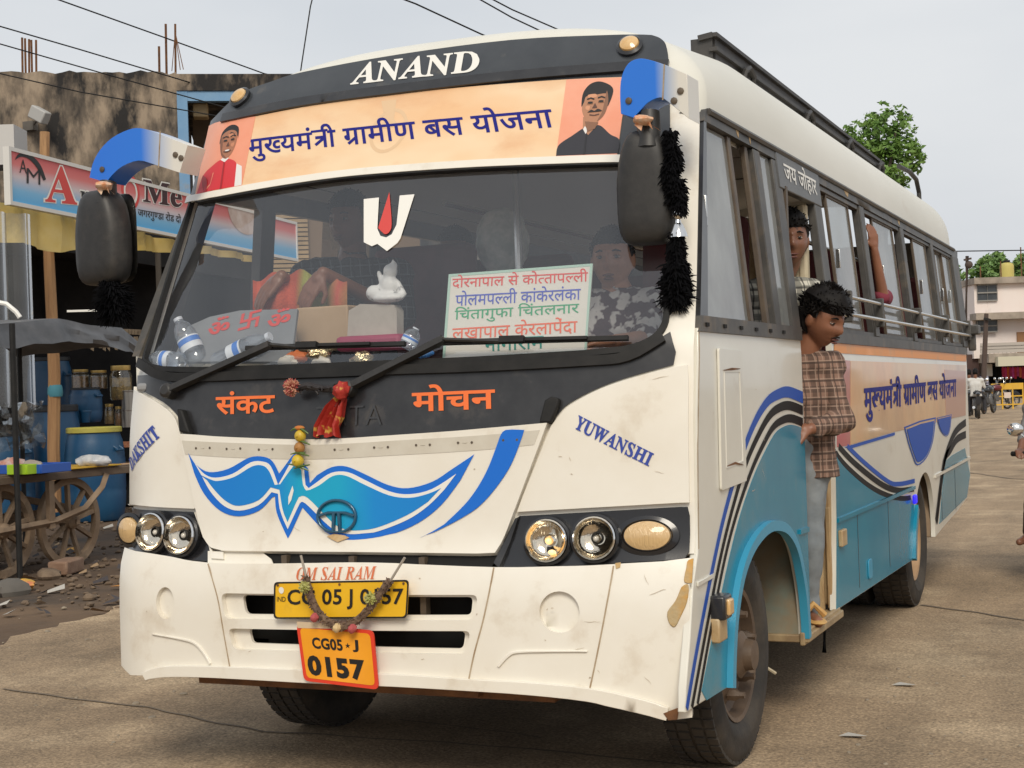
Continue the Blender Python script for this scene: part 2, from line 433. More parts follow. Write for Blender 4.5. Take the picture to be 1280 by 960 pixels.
# ================================================================ bus surfaces
ZK = [.2, .36, .62, .72, .82, 1.17, 1.42, 2.10, 2.41, 2.58, 2.75]; YK = [-.06, -.07, -.06, -.05, 0., .02, .06, .42, .58, .70, .90]
def base(z):
    # smoothed profile
    return (interp(z-.03, ZK, YK) + 2*interp(z, ZK, YK) + interp(z+.03, ZK, YK))/4
LK = 1.04/1.1
def hw(z): return interp(z, [1.40, 1.52, 2.18], [1.1, 1.094, 1.03])
def Fy(x, z):
    a = abs(x) if x > 0 else abs(x)/LK
    return base(z) + .07*a*a + (.15 if x > 0 else 1.8)*max(0, a-.85)**2
class FrontS(Surf):
    out = Vector((0, -1, 0))
    def p(s, u, v): return Vector((u, Fy(u, v), v))
    def un(s, px, py):
        d = ray(px, py); best = (9, 5.); prev = None
        for k in range(170):            # march along the ray to the first crossing; a ray that passes the corner keeps its nearest point
            t = 3.6+k*.022; P = CAMP + d*t; g = Fy(P.x, P.z)-P.y
            if g < 0:
                a, b = t-.022, t
                for j in range(24):
                    t = (a+b)/2; P = CAMP + d*t
                    if Fy(P.x, P.z)-P.y < 0: b = t
                    else: a = t
                best = (0, t); break
            if g < best[0]: best = (g, t)
        P = CAMP + d*best[1]; return (P.x, P.z)
class SideS(Surf):
    out = Vector((1, 0, 0))
    def p(s, u, v): return Vector((hw(v), u, v))
    def un(s, px, py):
        d = ray(px, py); t = (1.1-CAMP.x)/d.x
        for k in range(20):
            P = CAMP + d*t; t += (hw(P.z)-P.x)/d.x*.9
        P = CAMP + d*t; return (P.y, P.z)
class LeftS(Surf):
    out = Vector((-1, 0, 0))
    def p(s, u, v): return Vector((-hw(v)*LK, u, v))
FS = FrontS(); SS = SideS(); LS = LeftS()
F_ = FS.L; S_ = SS.L

bus = empty('bus', 'large cream and teal passenger bus with an orange banner above its windscreen', 'bus')

# ---------------------------------------------------------------- roof
def sec(n=22, inset=0., H=.40):
    out = []
    for k in range(-n, n+1):
        a = abs(k)/n; x = 1.03*sin(a*pi/2)**.8; z = 2.18 + H*max(0, 1-(x/1.03)**3)**.4
        if abs(k) == n: x, z = 1.03, 2.18
        x *= (1-.07*inset); z = 2.18+(z-2.18)*(1-.15*inset)
        out.append((x*(1 if k > 0 else -LK), z))
    return out
rows = []
for th in (0, 25, 50, 75, 90):
    s = sec(inset=1-sin(radians(th)))
    rows.append([Vector((x, Fy(x, z)-.004+.06*(1-cos(radians(th))), z)) for x, z in s])
for k in range(1, 25):
    t = k/24; H = .40+.095*min(1, t*8); s = sec(H=H)
    rows.append([Vector((x, lerp(Fy(x, z)+.056, 6.62, t), z)) for x, z in s])
for th in (30, 60, 90):
    i = 1-cos(radians(th)); s = sec(inset=i*1.6, H=.495)
    rows.append([Vector((x, 6.62+.16*sin(radians(th)), z)) for x, z in s])
m = len(rows[0]); V = [p for r in rows for p in r]
Fc = [(i*m+j, i*m+j+1, (i+1)*m+j+1, (i+1)*m+j) for i in range(len(rows)-1) for j in range(m-1)]
mesh_obj('roof', V, Fc, ROOFW, bus)
V2 = [Vector((p.x*.965, p.y+.05, p.z-.045)) for r in rows[4:-2] for p in r]
mesh_obj('ceiling_lining', V2, [(i*m+j, i*m+j+1, (i+1)*m+j+1, (i+1)*m+j) for i in range(len(rows)-7) for j in range(m-1)], mat('lining', (.62, .62, .59), .8), bus)
mb = MB()
for sx in (1, -LK):
    mb.tube([(1.036*sx, y, 2.185) for y in [Fy(1.03, 2.18)+.05+k*(6.7-.5)/20 for k in range(21)]], .012, 6)
mb.obj('rain_gutter', DARKMET, bus)

# ---------------------------------------------------------------- front shell with the windscreen opening
ws_px = crv((236, 252), (330, 235), (420, 221), (500, 213.5), (600, 207), (700, 203), (770, 201), (800, 201), (836, 202), n=4) + \
        crv((838, 225), (840, 300), (841, 360), (838, 395), (828, 418), (808, 433), (780, 441), n=4) + \
        crv((730, 446), (600, 453.5), (500, 457.5), (420, 461), (330, 464), (250, 466), (205, 465), n=4) + \
        crv((187, 461), (181, 452), (185, 428), (200, 370), (220, 303), n=4)
WSO = [FS.un(*p) for p in ws_px]
WSO = [(min(max(u, -.955), 1.01), v) for u, v in WSO]
edge = sec(inset=1.)
right = [(hw(z)-.008, z) for z in (.79, .95, 1.1, 1.3, 1.46, 1.6, 1.8, 2.0, 2.15)]
left = [(-(hw(z)-.008)*LK, z) for z in (2.15, 2.0, 1.8, 1.6, 1.46, 1.3, 1.1, .95, .79)]
outer = right + [(x, z) for x, z in edge[::-1]] + left
panel('front_shell', FS, [outer, WSO], WHITE, bus, off=-.004, thick=.02, step=.07)
# dark glass-like cowl above the windscreen
cw = crv((265, 152), (300, 119), (340, 103), (380, 91), (500, 69), (640, 51), (760, 45), (805, 44.5), n=4) + crv((815, 45), (827, 50), (834, 62), (837, 100), (838, 199), n=4)[0:]
bt = crv((838, 199), (770, 198), (700, 199.5), (600, 204), (500, 210), (420, 217.5), (330, 231), (239, 248), n=4)
panel('cowl_panel', FS, F_(cw[:-1]+bt), COWL, bus, off=.005, thick=.008, step=.06, bevel=.002)
lipb = crv((281, 150), (380, 130), (500, 114), (640, 98), (790, 86), (836, 84), n=5)
panel('cowl_lip', FS, band(F_(lipb), .035), BLACKP, bus, off=.018, thick=.014, step=.05, bevel=.005)
bn_t = crv((264, 158), (320, 147), (400, 132), (500, 119), (600, 109), (710, 101), (785, 98), n=4); bn_b = crv((772, 196), (700, 198.5), (600, 203), (500, 209), (400, 219.5), (320, 231), (246, 245), n=4)
BANN = mat('banner_print', (.80, .50, .27), .42, col2=(.83, .64, .42), ns=1.7, nd=3, dirt=(.68, .36, .18), ds=2.2, dlo=.5, dhi=.8, scale=(1, 1, 2.2))
BANP = mat('banner_pink', (.78, .29, .17), .45, col2=(.82, .40, .27), ns=2)
panel('banner', FS, F_(bn_t+bn_b), BANN, bus, off=.008, thick=.003, step=.06)
panel('banner_portrait_field', FS, F_([(264, 158.5), (321, 147.3), (304, 234), (247, 244.5)]), BANP, bus, off=.0095, thick=.001, step=.06)
panel('banner_portrait_field', FS, F_([(709, 101.5), (785, 98.6), (772, 195.6), (696, 198)]), BANP, bus, off=.0095, thick=.001, step=.06)
wl = crv((237, 249), (330, 231.5), (420, 218), (500, 210.5), (600, 204), (700, 200), (770, 198), (838, 199), n=4)
panel('windscreen_top_trim', FS, band([(u, v-.008) for u, v in F_(wl)], .026), WHITE, bus, off=.014, thick=.008, step=.05, bevel=.003)
# faint round seal printed in the middle of the banner
panel('banner_emblem', FS, [oval(FS.un(487, 165), .075, .085), oval(FS.un(487, 165), .062, .072)], mat('emblem_print', (.72, .50, .30), .5), bus, off=.0084, thick=0, step=.05)
panel('banner_emblem', FS, F_([(478, 128), (497, 126), (494, 150), (500, 160), (476, 163), (482, 150)]), MATS['emblem_print'], bus, off=.0084, thick=0, step=.05)
BTXT = 'मुख~यमं$ी ग^ामीण बस योजना'
letters('banner_lettering', FS, BTXT, FS.un(313, 205), FS.un(697, 170), FS.un(311, 168), NAVY, bus, off=.0090, bold=.014, track=.01, layer=.0002)
# printed portraits: two men, generic
def portrait(field, px, kind):
    """px maps (0..1, 0..1) of the field to the photo"""
    P = lambda L: F_([px(u, v) for u, v in L])
    sk = mat('print_skin_%d' % kind, ((.36, .15, .08), (.42, .20, .11))[kind], .5); hr = mat('print_hair', (.012, .010, .010), .5)
    cl = mat('print_cloth_%d' % kind, ((.62, .03, .04), (.022, .022, .03))[kind], .5)
    lt = mat('print_light', (.75, .73, .70), .5); dk = mat('print_shade', (.10, .045, .03), .5)
    if kind == 0:
        q = [('torso', cl, crv((.02, 0), (.10, .28), (.26, .40), (.42, .47), (.60, .46), (.78, .38), (.86, .2), (.90, 0))), ('sleeve', lt, [(.84, .0), (.80, .36), (.93, .30), (1.0, .0)]), ('collar', lt, [(.42, .47), (.52, .42), (.60, .47), (.52, .52)]),
             ('hair', hr, loop_cr([(.34, .72), (.36, .90), (.52, .99), (.70, .93), (.73, .75), (.68, .82), (.40, .82)])), ('face', sk, loop_cr([(.35, .74), (.38, .86), (.53, .91), (.68, .86), (.71, .72), (.66, .56), (.54, .47), (.42, .54)]))]
        eyes = [(.46, .755), (.62, .755)]; mo = [(.45, .61), (.54, .585), (.63, .61), (.54, .60)]; no = [(.53, .73), (.50, .66), (.57, .66)]; b = .83; smile = mo
    else:
        q = [('torso', cl, crv((.0, 0), (.02, .14), (.22, .26), (.40, .36), (.52, .38), (.66, .38), (.84, .26), (1.0, .18), (1.0, 0))), ('neck', sk, [(.38, .34), (.36, .50), (.62, .50), (.62, .40), (.48, .26)]), ('collar', lt, [(.385, .34), (.44, .27), (.46, .33), (.41, .38)]),
             ('face', sk, loop_cr([(.32, .66), (.33, .80), (.50, .88), (.70, .84), (.74, .68), (.70, .52), (.56, .42), (.42, .46), (.34, .56)])), ('hair', hr, loop_cr([(.31, .64), (.31, .82), (.42, .94), (.60, .96), (.80, .86), (.75, .64), (.715, .70), (.70, .80), (.52, .79), (.37, .77), (.345, .70)]))]
        eyes = [(.45, .685), (.625, .70)]; mo = crv((.42, .555), (.48, .59), (.535, .575), (.59, .60), (.66, .57), (.535, .56)); no = [(.53, .68), (.49, .61), (.575, .615)]; b = .735; smile = None
    lo_ = mat('print_skin_low_%d' % kind, tuple(c*.55 for c in ((.36, .15, .08), (.42, .20, .11))[kind]), .5); hi_ = mat('print_skin_high_%d' % kind, tuple(min(1, c*1.45) for c in ((.36, .15, .08), (.42, .20, .11))[kind]), .5); cl_lo = mat('print_cloth_low_%d' % kind, tuple(c*.55 for c in ((.62, .03, .04), (.022, .022, .03))[kind]), .5)
    if kind == 0:
        q += [('shade', lo_, loop_cr([(.35, .74), (.37, .82), (.41, .72), (.43, .58), (.52, .50), (.54, .47), (.42, .54)])), ('light', hi_, loop_cr([(.50, .84), (.60, .85), (.64, .80), (.56, .79)])), ('light', hi_, loop_cr([(.60, .69), (.67, .70), (.66, .64), (.61, .65)])), ('shade', lo_, [(.42, .735), (.50, .735), (.49, .77), (.43, .77)]), ('shade', lo_, [(.58, .735), (.66, .735), (.65, .77), (.59, .77)]), ('fold', cl_lo, [(.50, .42), (.53, .42), (.56, 0), (.52, 0)]), ('fold', cl_lo, crv((.10, .28), (.20, .20), (.24, .0), n=3)+[(.18, 0), (.08, .22)])]
    else:
        q += [('shade', lo_, loop_cr([(.70, .84), (.745, .68), (.70, .52), (.60, .44), (.66, .56), (.68, .68)])), ('light', hi_, loop_cr([(.40, .79), (.52, .80), (.54, .76), (.42, .75)])), ('light', hi_, loop_cr([(.385, .64), (.45, .64), (.44, .59), (.39, .60)])), ('shade', lo_, [(.40, .665), (.50, .665), (.49, .705), (.41, .70)]), ('shade', lo_, [(.575, .68), (.675, .68), (.665, .72), (.585, .715)]), ('shade', lo_, [(.40, .44), (.62, .42), (.58, .34), (.46, .30)]), ('fold', cl_lo, [(.44, .28), (.46, .28), (.47, 0), (.44, 0)])]
    for i, (nm, mm, L) in enumerate(q): panel('portrait_'+nm, FS, P(L), mm, field, off=.0098+.00015*i, thick=0, step=.05)
    for e in eyes:
        panel('portrait_eye', FS, P(oval(e, .042, .014, 10)), hr, field, off=.0118, thick=0, step=.05)
        panel('portrait_brow', FS, P(band([(e[0]-.06, e[1]+.045), (e[0], e[1]+.062), (e[0]+.06, e[1]+.045)], .018)), hr, field, off=.0118, thick=0, step=.05)
    panel('portrait_nose', FS, P(no), dk, field, off=.0118, thick=0, step=.05)
    if kind: panel('portrait_moustache', FS, P(mo), hr, field, off=.0118, thick=0, step=.05); panel('portrait_mouth', FS, P(band([(.46, .525), (.54, .515), (.62, .53)], .014)), dk, field, off=.0118, thick=0, step=.05)
    else: panel('portrait_smile', FS, P(oval((.54, .595), .05, .011, 12)), lt, field, off=.0118, thick=0, step=.05); panel('portrait_mouth', FS, P(band([(.46, .585), (.54, .57), (.62, .59)], .016)), dk, field, off=.0120, thick=0, step=.05)
def quadmap(bl, br, tr, tl):
    return lambda u, v: tuple(lerp(lerp(bl[k], br[k], u), lerp(tl[k], tr[k], u), v) for k in (0, 1))
flds = [o for o in bus.children if o.name.startswith('banner_portrait_field')]
portrait(flds[0], quadmap((247, 245), (304, 233), (318, 152), (262, 163)), 0)
portrait(flds[1], quadmap((696, 197), (773, 194), (784, 100), (709, 102)), 1)
# name on the cowl
AN = '𝑨𝑵𝑨𝑵𝑫'
letters('cowl_lettering', FS, AN, FS.un(439, 108), FS.un(603, 91), FS.un(437, 82), STICKW, bus, off=.0065, bold=.012, track=.0)
# marker lamps on the cowl
def lathe_on(mb, c, n, prof, seg=20, sx=1., sy=1.): mb.lathe(prof, c, n, seg, sx=sx, sy=sy)
AMBER = mat('amber_lens', (.62, .36, .12), .2, col2=(.72, .50, .25), ns=20, coat=.6)
for p in ((302, 124), (788, 60)):
    u, v = FS.un(*p); c = FS.q(u, v, .004); n = FS.nrm(u, v)
    k = MB(); k.lathe([(.044, 0), (.046, .012), (.036, .018), (.034, .012)], c, n, 24); b_ = k.obj('marker_lamp', BLACKP, bus)
    k = MB(); k.lathe([(.035, .012), (.032, .022), (.018, .030), (.0005, .032)], c, n, 20); k.obj('lens', AMBER, b_)

# ---------------------------------------------------------------- windscreen
ws_in = WSO
cx = sum(p[0] for p in WSO)/len(WSO); cz = sum(p[1] for p in WSO)/len(WSO)
gl_ = panel('windscreen', FS, WSO, WGLASS, bus, off=-.008, thick=0, step=.08)
def inset_loop(lp, d):
    out = []; n = len(lp)
    for i in range(n):
        a, b, c = Vector(lp[i-1]), Vector(lp[i]), Vector(lp[(i+1) % n]); t = (c-a)
        if t.length < 1e-6: out.append(lp[i]); continue
        t.normalize(); nn = Vector((-t.y, t.x)); q = b+nn*d
        if not inside(q, [lp]) and d > 0: q = b-nn*d
        out.append(tuple(q))
    return out
sgn = 1
panel('windscreen_seal', FS, [WSO, inset_loop(WSO, .018)], RUBBER, gl_, off=.011, thick=.018, step=.06, bevel=.004)
# lower black border printed round the glass
bb = crv((178, 452), (205, 468), (250, 470), (330, 467), (420, 464), (500, 460.5), (600, 457), (730, 450), (785, 444), (830, 420), n=4)
panel('seal_lower_bead', FS, band([(u, v-.006) for u, v in F_(bb)], .03), RUBBER, gl_, off=.02, thick=.016, step=.05, bevel=.006)
# sticker: three-pronged forehead mark
panel('windscreen_mark', FS, F_([(454, 248), (473, 246), (471, 285), (475, 294), (482, 296), (489, 292), (495, 280), (499, 243.5), (517.5, 242), (500, 297), (496, 303), (483, 313), (471, 304), (464, 307), (454, 302)]), STICKW, gl_, off=-.004, thick=0, step=.05)
panel('windscreen_mark', FS, F_([(486, 239)]+crv((488, 262), (488.5, 284), (481, 292), (472, 284), n=4)), REDINK, gl_, off=-.004, thick=0, step=.05)

# ---------------------------------------------------------------- black panel below the windscreen
bp = crv((845, 440), (842, 456), n=2) + crv((842, 456), (781, 473), (744, 487), (712, 504), (700, 515), (689, 530), n=4) + crv((640, 535), (500, 545), (401, 550), (300, 548), (230, 545), n=3) + \
     crv((228, 532), (222, 519), (205, 503), (170, 484), n=3)
top = crv((166, 470), (205, 468), (250, 470), (330, 467), (420, 464), (500, 460.5), (600, 457), (730, 450), (785, 444), (838, 415), n=4)
LB = [(min(max(u, -1.0), 1.05), v) for u, v in F_(bp+top)]
panel('front_black_panel', FS, LB, BLACKP, bus, off=.003, thick=.01, step=.06, bevel=.002)
letters('front_lettering', FS, 'संकट', FS.un(271, 519), FS.un(345, 517), FS.un(271, 490), ORANGE, bus, off=.0055, bold=.022)
letters('front_lettering', FS, 'मोचन', FS.un(516, 515), FS.un(620, 511), FS.un(515.5, 482), ORANGE, bus, off=.0055, bold=.022)
EMB = mat('embossed_black', (.035, .035, .037), .3, coat=.3)
letters('maker_lettering', FS, 'TATA', FS.un(396, 533), FS.un(478, 531), FS.un(397, 509), EMB, bus, off=.0075, bold=-.012, track=.05)
# wing clips beside the bonnet
for L in ([(677, 530), (684, 502), (692, 497), (702, 499), (701, 508), (692, 530)], [(231, 541), (228, 512), (234, 513), (244, 543)]):
    panel('panel_clip', FS, F_(L), RUBBER, bus, off=.03, thick=.03, step=.05, bevel=.006)

# ---------------------------------------------------------------- bonnet
hood = crv((231, 543), (300, 547), (401, 549.5), (500, 544), (600, 537), (687, 529.5), n=4) + crv((686, 532), (660, 601), (630, 681), n=3) + [(622, 694.5)] + crv((600, 695.5), (452, 693.5), (300, 692), (282, 691), n=3) + crv((270, 688), (260, 672), (247, 620), (231, 545), n=3)
hd = panel('bonnet', FS, F_(hood), WHITE, bus, off=.026, thick=.03, step=.05, bevel=.009)
panel('bonnet_top_band', FS, F_(crv((234, 551), (300, 554), (401, 556), (500, 551), (600, 545), (678, 538), n=4)+crv((671, 556), (600, 563), (500, 569), (401, 574), (300, 572), (238, 568), n=4)), mat('band_grey', (.62, .58, .49), .35, col2=(.55, .50, .41), ns=7), hd, off=.0275, thick=.001, step=.06)
for px in (252, 290, 330, 424, 473, 525, 577, 633):
    yy = interp(px, [234, 401, 678], [560, 563.5, 548]) 
    for dx, ww in ((0, .008), (8, .016), (17, .008)):
        u, v = FS.un(px+dx, yy-.1*dx*.3); panel('bonnet_rivet', FS, oval((u, v), ww/2, .004, 10), BROWNMET, hd, off=.0295, thick=.001, step=.05) if dx != 8 else panel('bonnet_slot', FS, oval((u, v), ww/2, .002, 8), MATS['band_grey'], hd, off=.029, thick=.001, step=.05)
# moustache graphic (outer line, white gap, fill), after its outline in the photograph
O1 = crv((242.5, 567), (252, 581), (268, 590), (292, 586), (318, 572), (336, 571), (347, 577), (355, 592), n=4) + crv((361, 584), (372, 569), (376, 568), n=3) + crv((391, 586), (393, 604), n=2) + crv((402, 594), (420, 584), (438, 583), (460, 592), (490, 606), (515, 610), (545, 602), (570, 586), (597, 568), n=4) + \
     crv((580, 600), (557, 630), (528, 653), (490, 669), (455, 675), (430, 674), (412, 664), (384, 634), n=4) + crv((383, 636), (366, 674), n=3) + crv((361, 662), (352, 640), (350, 620), n=3) + crv((346, 622), (330, 638), (305, 645), (282, 638), (262, 617), (250, 592), n=4)
O2 = crv((250, 578), (262, 592), (276, 597), (298, 592), (320, 578), (335, 577), (345, 583), (354, 606), n=4) + crv((362, 592), (375, 572), (386, 585), n=3) + crv((388, 606), (392, 610), n=2) + crv((403, 602), (420, 591), (440, 590), (462, 600), (492, 614), (517, 617.5), (545, 611), (575, 592), n=4) + \
     crv((560, 612), (540, 632), (515, 649), (480, 663), (455, 668), (434, 667), (417, 657), (388, 629), (381, 629), n=4) + crv((378, 635), (366, 661), n=3) + crv((361, 650), (356, 635), (354, 617), n=3) + crv((346, 615), (330, 631), (306, 638), (287, 632), (270, 614), (259, 594), n=4)
O3 = crv((257, 593), (270, 599), (280, 601), (300, 596), (322, 583), (335, 582), (343, 589), (350, 606), n=4) + crv((357, 605), (366, 592), (376, 579), n=3) + crv((383, 588), (385, 606), (389, 613), n=2) + crv((394, 612), (406, 606), (422, 595), (438, 594.5), (462, 606), (492, 619), (517, 622), (540, 617), (556, 610), n=4) + \
     crv((540, 627), (515, 643), (480, 658), (455, 662.5), (437, 661), (421, 652), (391, 622), (380, 621), n=4) + crv((376, 629), (366, 652), n=3) + crv((362, 643), (359, 632), (356, 612), n=3) + crv((345, 609), (330, 625), (306, 632), (291, 627), (277, 614), (266, 600), n=4)
panel('bonnet_graphic', FS, F_(O1), BLUE1, hd, off=.0285, thick=.001, step=.05)
panel('bonnet_graphic_gap', FS, F_(O2), STICKW, hd, off=.0295, thick=.001, step=.05)
GRAD = mat('graphic_fill', (.015, .24, .62), .45, spec=.3)
def lin_mat(m_, stops, axis='X'):
    """a print whose ink changes along one object axis"""
    t = m_.node_tree; N = t.nodes.new; L = t.links.new; b = t.nodes['Principled BSDF']; co = N('ShaderNodeTexCoord'); sx = N('ShaderNodeSeparateXYZ'); L(co.outputs['Object'], sx.inputs[0])
    a, z = stops[0][0], stops[-1][0]; mr = N('ShaderNodeMapRange'); mr.inputs[1].default_value = a; mr.inputs[2].default_value = z; L(sx.outputs[axis], mr.inputs[0]); r = N('ShaderNodeValToRGB'); L(mr.outputs[0], r.inputs[0])
    while len(r.color_ramp.elements) < len(stops): r.color_ramp.elements.new(.5)
    for e, (p, c) in zip(r.color_ramp.elements, stops): e.position = (p-a)/(z-a); e.color = (*c, 1)
    L(r.outputs[0], b.inputs['Base Color'])
lin_mat(GRAD, [(-.55, (.012, .20, .62)), (-.30, (.012, .22, .62)), (-.20, (.012, .36, .58)), (-.05, (.012, .36, .58)), (.08, (.012, .24, .62)), (.5, (.012, .18, .60))])
panel('bonnet_graphic_fill', FS, F_(O3), GRAD, hd, off=.0305, thick=.001, step=.05)
panel('bonnet_graphic_slit', FS, F_([(372.5, 607), (374, 613), (371, 625), (367.5, 631), (367.5, 621)]), STICKW, hd, off=.0325, thick=.001, step=.05)
panel('bonnet_swoosh', FS, F_(crv((629, 546), (636, 538), (659, 538), n=3)+crv((657, 545), (640, 586), (610, 626), (580, 648), (530, 673), n=5)+crv((560, 655), (590, 625), (612, 590), (629, 546), n=5)), BLUE1, hd, off=.0295, thick=.001, step=.05)
# raised oval badge
u0, v0 = FS.un(428, 645); bd = mat('badge_edge', (.025, .10, .17), .3, metal=.3, coat=.4)
panel('badge', FS, [oval((u0, v0), .074, .056, 36), oval((u0, v0), .065, .047, 36)], bd, hd, off=.042, thick=.012, step=.05, bevel=.003)
panel('badge', FS, [(u0-.068, v0+.006), (u0-.03, v0+.016), (u0+.03, v0+.016), (u0+.068, v0+.006), (u0+.064, v0-.002), (u0+.03, v0+.008), (u0+.015, v0+.009), (u0+.017, v0-.052), (u0+.008, v0-.055), (u0+.004, v0+.009), (u0-.004, v0+.009), (u0-.008, v0-.055), (u0-.017, v0-.052), (u0-.015, v0+.009), (u0-.03, v0+.008), (u0-.064, v0-.002)], bd, hd, off=.042, thick=.012, step=.05, bevel=.002)
panel('paint_chip', FS, F_([(415, 671), (424, 668), (437, 670), (443, 673), (432, 677), (428, 681), (421, 675)]), mat('primer', (.48, .30, .13), .7, col2=(.62, .45, .25), ns=30), hd, off=.0325, thick=.001, step=.05)

# ---------------------------------------------------------------- corner panels, lamp housings
cr_ = [FS.un(690, 533), FS.un(655, 620), FS.un(648, 639)] + F_(crv((648, 640), (700, 637), (780, 632.5), (850, 628.5), n=3)) + [(1.078, FS.un(850, 628.5)[1]), (1.078, 1.1), (1.078, 1.3), (1.074, FS.un(842, 459)[1]+.005)] + F_(crv((842, 459), (781, 476), (744, 490), (714, 507), (702, 518), (690, 533), n=4))[1:-1]
cp = panel('corner_panel', FS, cr_, WHITE, bus, off=.013, thick=.02, step=.06, bevel=.006)
letters('corner_lettering', FS, '𝒀𝑼𝑾𝑨𝑵𝑺𝑯𝑰', FS.un(721, 537), FS.un(815, 585), FS.un(725, 519), NAMEBLUE, cp, off=.0150, bold=.018)
cl_ = [(-1.0, FS.un(165, 484)[1])] + F_(crv((172, 487), (205, 507), (220, 521), (226, 535), (229, 546), n=3)) + F_(crv((229, 548), (247, 622), (250, 634), n=3)) + F_(crv((245, 636), (200, 634), (163, 630), n=3)) + [(-1.015, FS.un(163, 630)[1]), (-1.015, 1.15)]
cp2 = panel('corner_panel', FS, cl_, WHITE, bus, off=.013, thick=.02, step=.06, bevel=.006)
letters('corner_lettering', FS, '𝑫𝑨𝑲𝑺𝑯𝑰𝑻', FS.un(170, 589), FS.un(207, 544), FS.un(166, 576), NAMEBLUE, cp2, off=.0150, bold=.018)
hR = [FS.un(649, 645), FS.un(780, 637.5), FS.un(850, 633.5), (1.072, FS.un(850, 633.5)[1]), (1.078, FS.un(858, 645)[1]), (1.078, FS.un(858, 690)[1]), (1.066, FS.un(855, 700)[1])] + F_([(780, 704), (700, 708.5), (624, 712.5)])
HOUS = mat('lamp_housing', (.012, .012, .014), .22, coat=.4, dirt=(.08, .07, .06), ds=8, dlo=.6, dhi=1.)
h1 = panel('lamp_housing', FS, hR, HOUS, bus, off=.004, thick=.008, step=.06, bevel=.003)
hL = [FS.un(245, 640), FS.un(251, 660), FS.un(267, 703), FS.un(215, 698), FS.un(160, 691), (-1.0, FS.un(160, 691)[1]), (-1.015, .85), (-1.0, FS.un(160, 634)[1]), FS.un(165, 634), FS.un(200, 638)]
h2 = panel('lamp_housing', FS, hL, HOUS, bus, off=.004, thick=.008, step=.06, bevel=.003)
for L in ([(630, 683), (646, 648), (650, 646), (626, 712), (619, 706)], [(247, 640), (252, 650), (268, 700), (283, 701), (283, 692), (270, 692), (258, 672)]):
    panel('bonnet_side_trim', FS, F_(L), WHITE if L[0][0] < 400 else BLACKP, bus, off=.018, thick=.02, step=.05, bevel=.004)
REFL = mat('reflector', (.78, .72, .62), .09, metal=1., bump=.22, bs=26)
WARM = mat('lamp_bulb', (.95, .75, .45), .3)
WARM.node_tree.nodes['Principled BSDF'].inputs['Emission Color'].default_value = (1, .62, .25, 1); WARM.node_tree.nodes['Principled BSDF'].inputs['Emission Strength'].default_value = .9
def headlamp(px, py, R, house, bulb=None):
    u, v = FS.un(px, py); c = FS.q(u, v, .0); n = FS.nrm(u, v); n = (n + Vector((.05, 0, 0))).normalized()
    k = MB(); k.lathe([(R*1.20, .004), (R*1.20, .036), (R*1.08, .040), (R*1.03, .020)], c, n, 32, caps=False); hl = k.obj('headlight', HOUS, house)
    k = MB(); k.lathe([(R*1.05, .010), (R*1.05, .048), (R*.98, .053), (R*.95, .044)], c, n, 32, caps=False); k.obj('bezel', CHROME, hl)
    k = MB(); k.lathe([(R*.98, .046), (R*.93, .034), (R*.84, .024), (R*.70, .016), (R*.5, .011), (R*.25, .008), (.001, .0075)], c, n, 32, caps=False); k.obj('reflector', REFL, hl)
    k = MB(); k.lathe([(R*.97, .046), (R*.8, .056), (R*.5, .063), (R*.2, .066), (.001, .067)], c, n, 32, caps=False)
    side = Vector((1, 0, 0))
    for j in range(-6, 7):     # moulded flutes of the lens
        x = j*R*.135; h = sqrt(max(0, (R*.93)**2-x*x)); dz = .047-.022*(abs(j)/6.5)**2
    k.obj('lens', LENS, hl)
    k = MB()
    for j in range(-6, 7):
        x = j*R*.14; h = sqrt(max(0, (R*.92)**2-x*x)); pts = []
        for q in range(-5, 6):
            zz = h*q/5; rr = sqrt(x*x+zz*zz)/R; pts.append(c + Vector((1, 0, 0))*x + Vector((0, 0, 1))*zz + n*(.0645-.021*rr**2))
        k.tube(pts, .0007, 3)
    k.obj('lens_flute', LENS, hl)
    k = MB(); k.ell(c+n*.018, (R*.18, R*.18, R*.18), 12, 8); k.obj('bulb', bulb or mat('bulb_glass', (.75, .72, .66), .1, coat=1.), hl)
    k = MB(); k.lathe([(R*.28, .012), (R*.31, .030), (R*.22, .034)], c+Vector((.008, 0, .002)), n, 20, caps=False); k.obj('bulb_shield', RUBBER if not bulb else CHROME, hl)
    if bulb:
        k = MB(); k.ell(c+n*.03+Vector((.014, 0, -.034)), (R*.2, .01, R*.13), 12, 8); k.obj('bulb', bulb, hl)
headlamp(687, 677, .062, h1, WARM); headlamp(746, 674, .062, h1)
headlamp(234, 670, .062, h2); headlamp(199, 666, .062, h2)
for px, py, rx, h, sy in ((810, 670, .072, h1, .62), (169, 661, .046, h2, 1.)):
    u, v = FS.un(px, py); c = FS.q(u, v, 0); n = FS.nrm(u, v)
    if px < 400: n = Vector((-.12, -1, 0)).normalized(); c = c + Vector((.01, -.03, 0))
    k = MB(); k.lathe([(rx*1.32, .004), (rx*1.34, .014), (rx*1.08, .018), (rx*1.02, .008)], c, n, 32, sy=sy); s_ = k.obj('indicator', HOUS, h)
    k = MB(); k.lathe([(rx, .006), (rx*.96, .022), (rx*.6, .032), (.001, .035)], c, n, 32, sy=sy, caps=False); k.obj('lens', mat('indicator_lens', (.62, .42, .20), .15, coat=.8, bump=.5, bs=40, scale=(5, 5, .3)), s_)

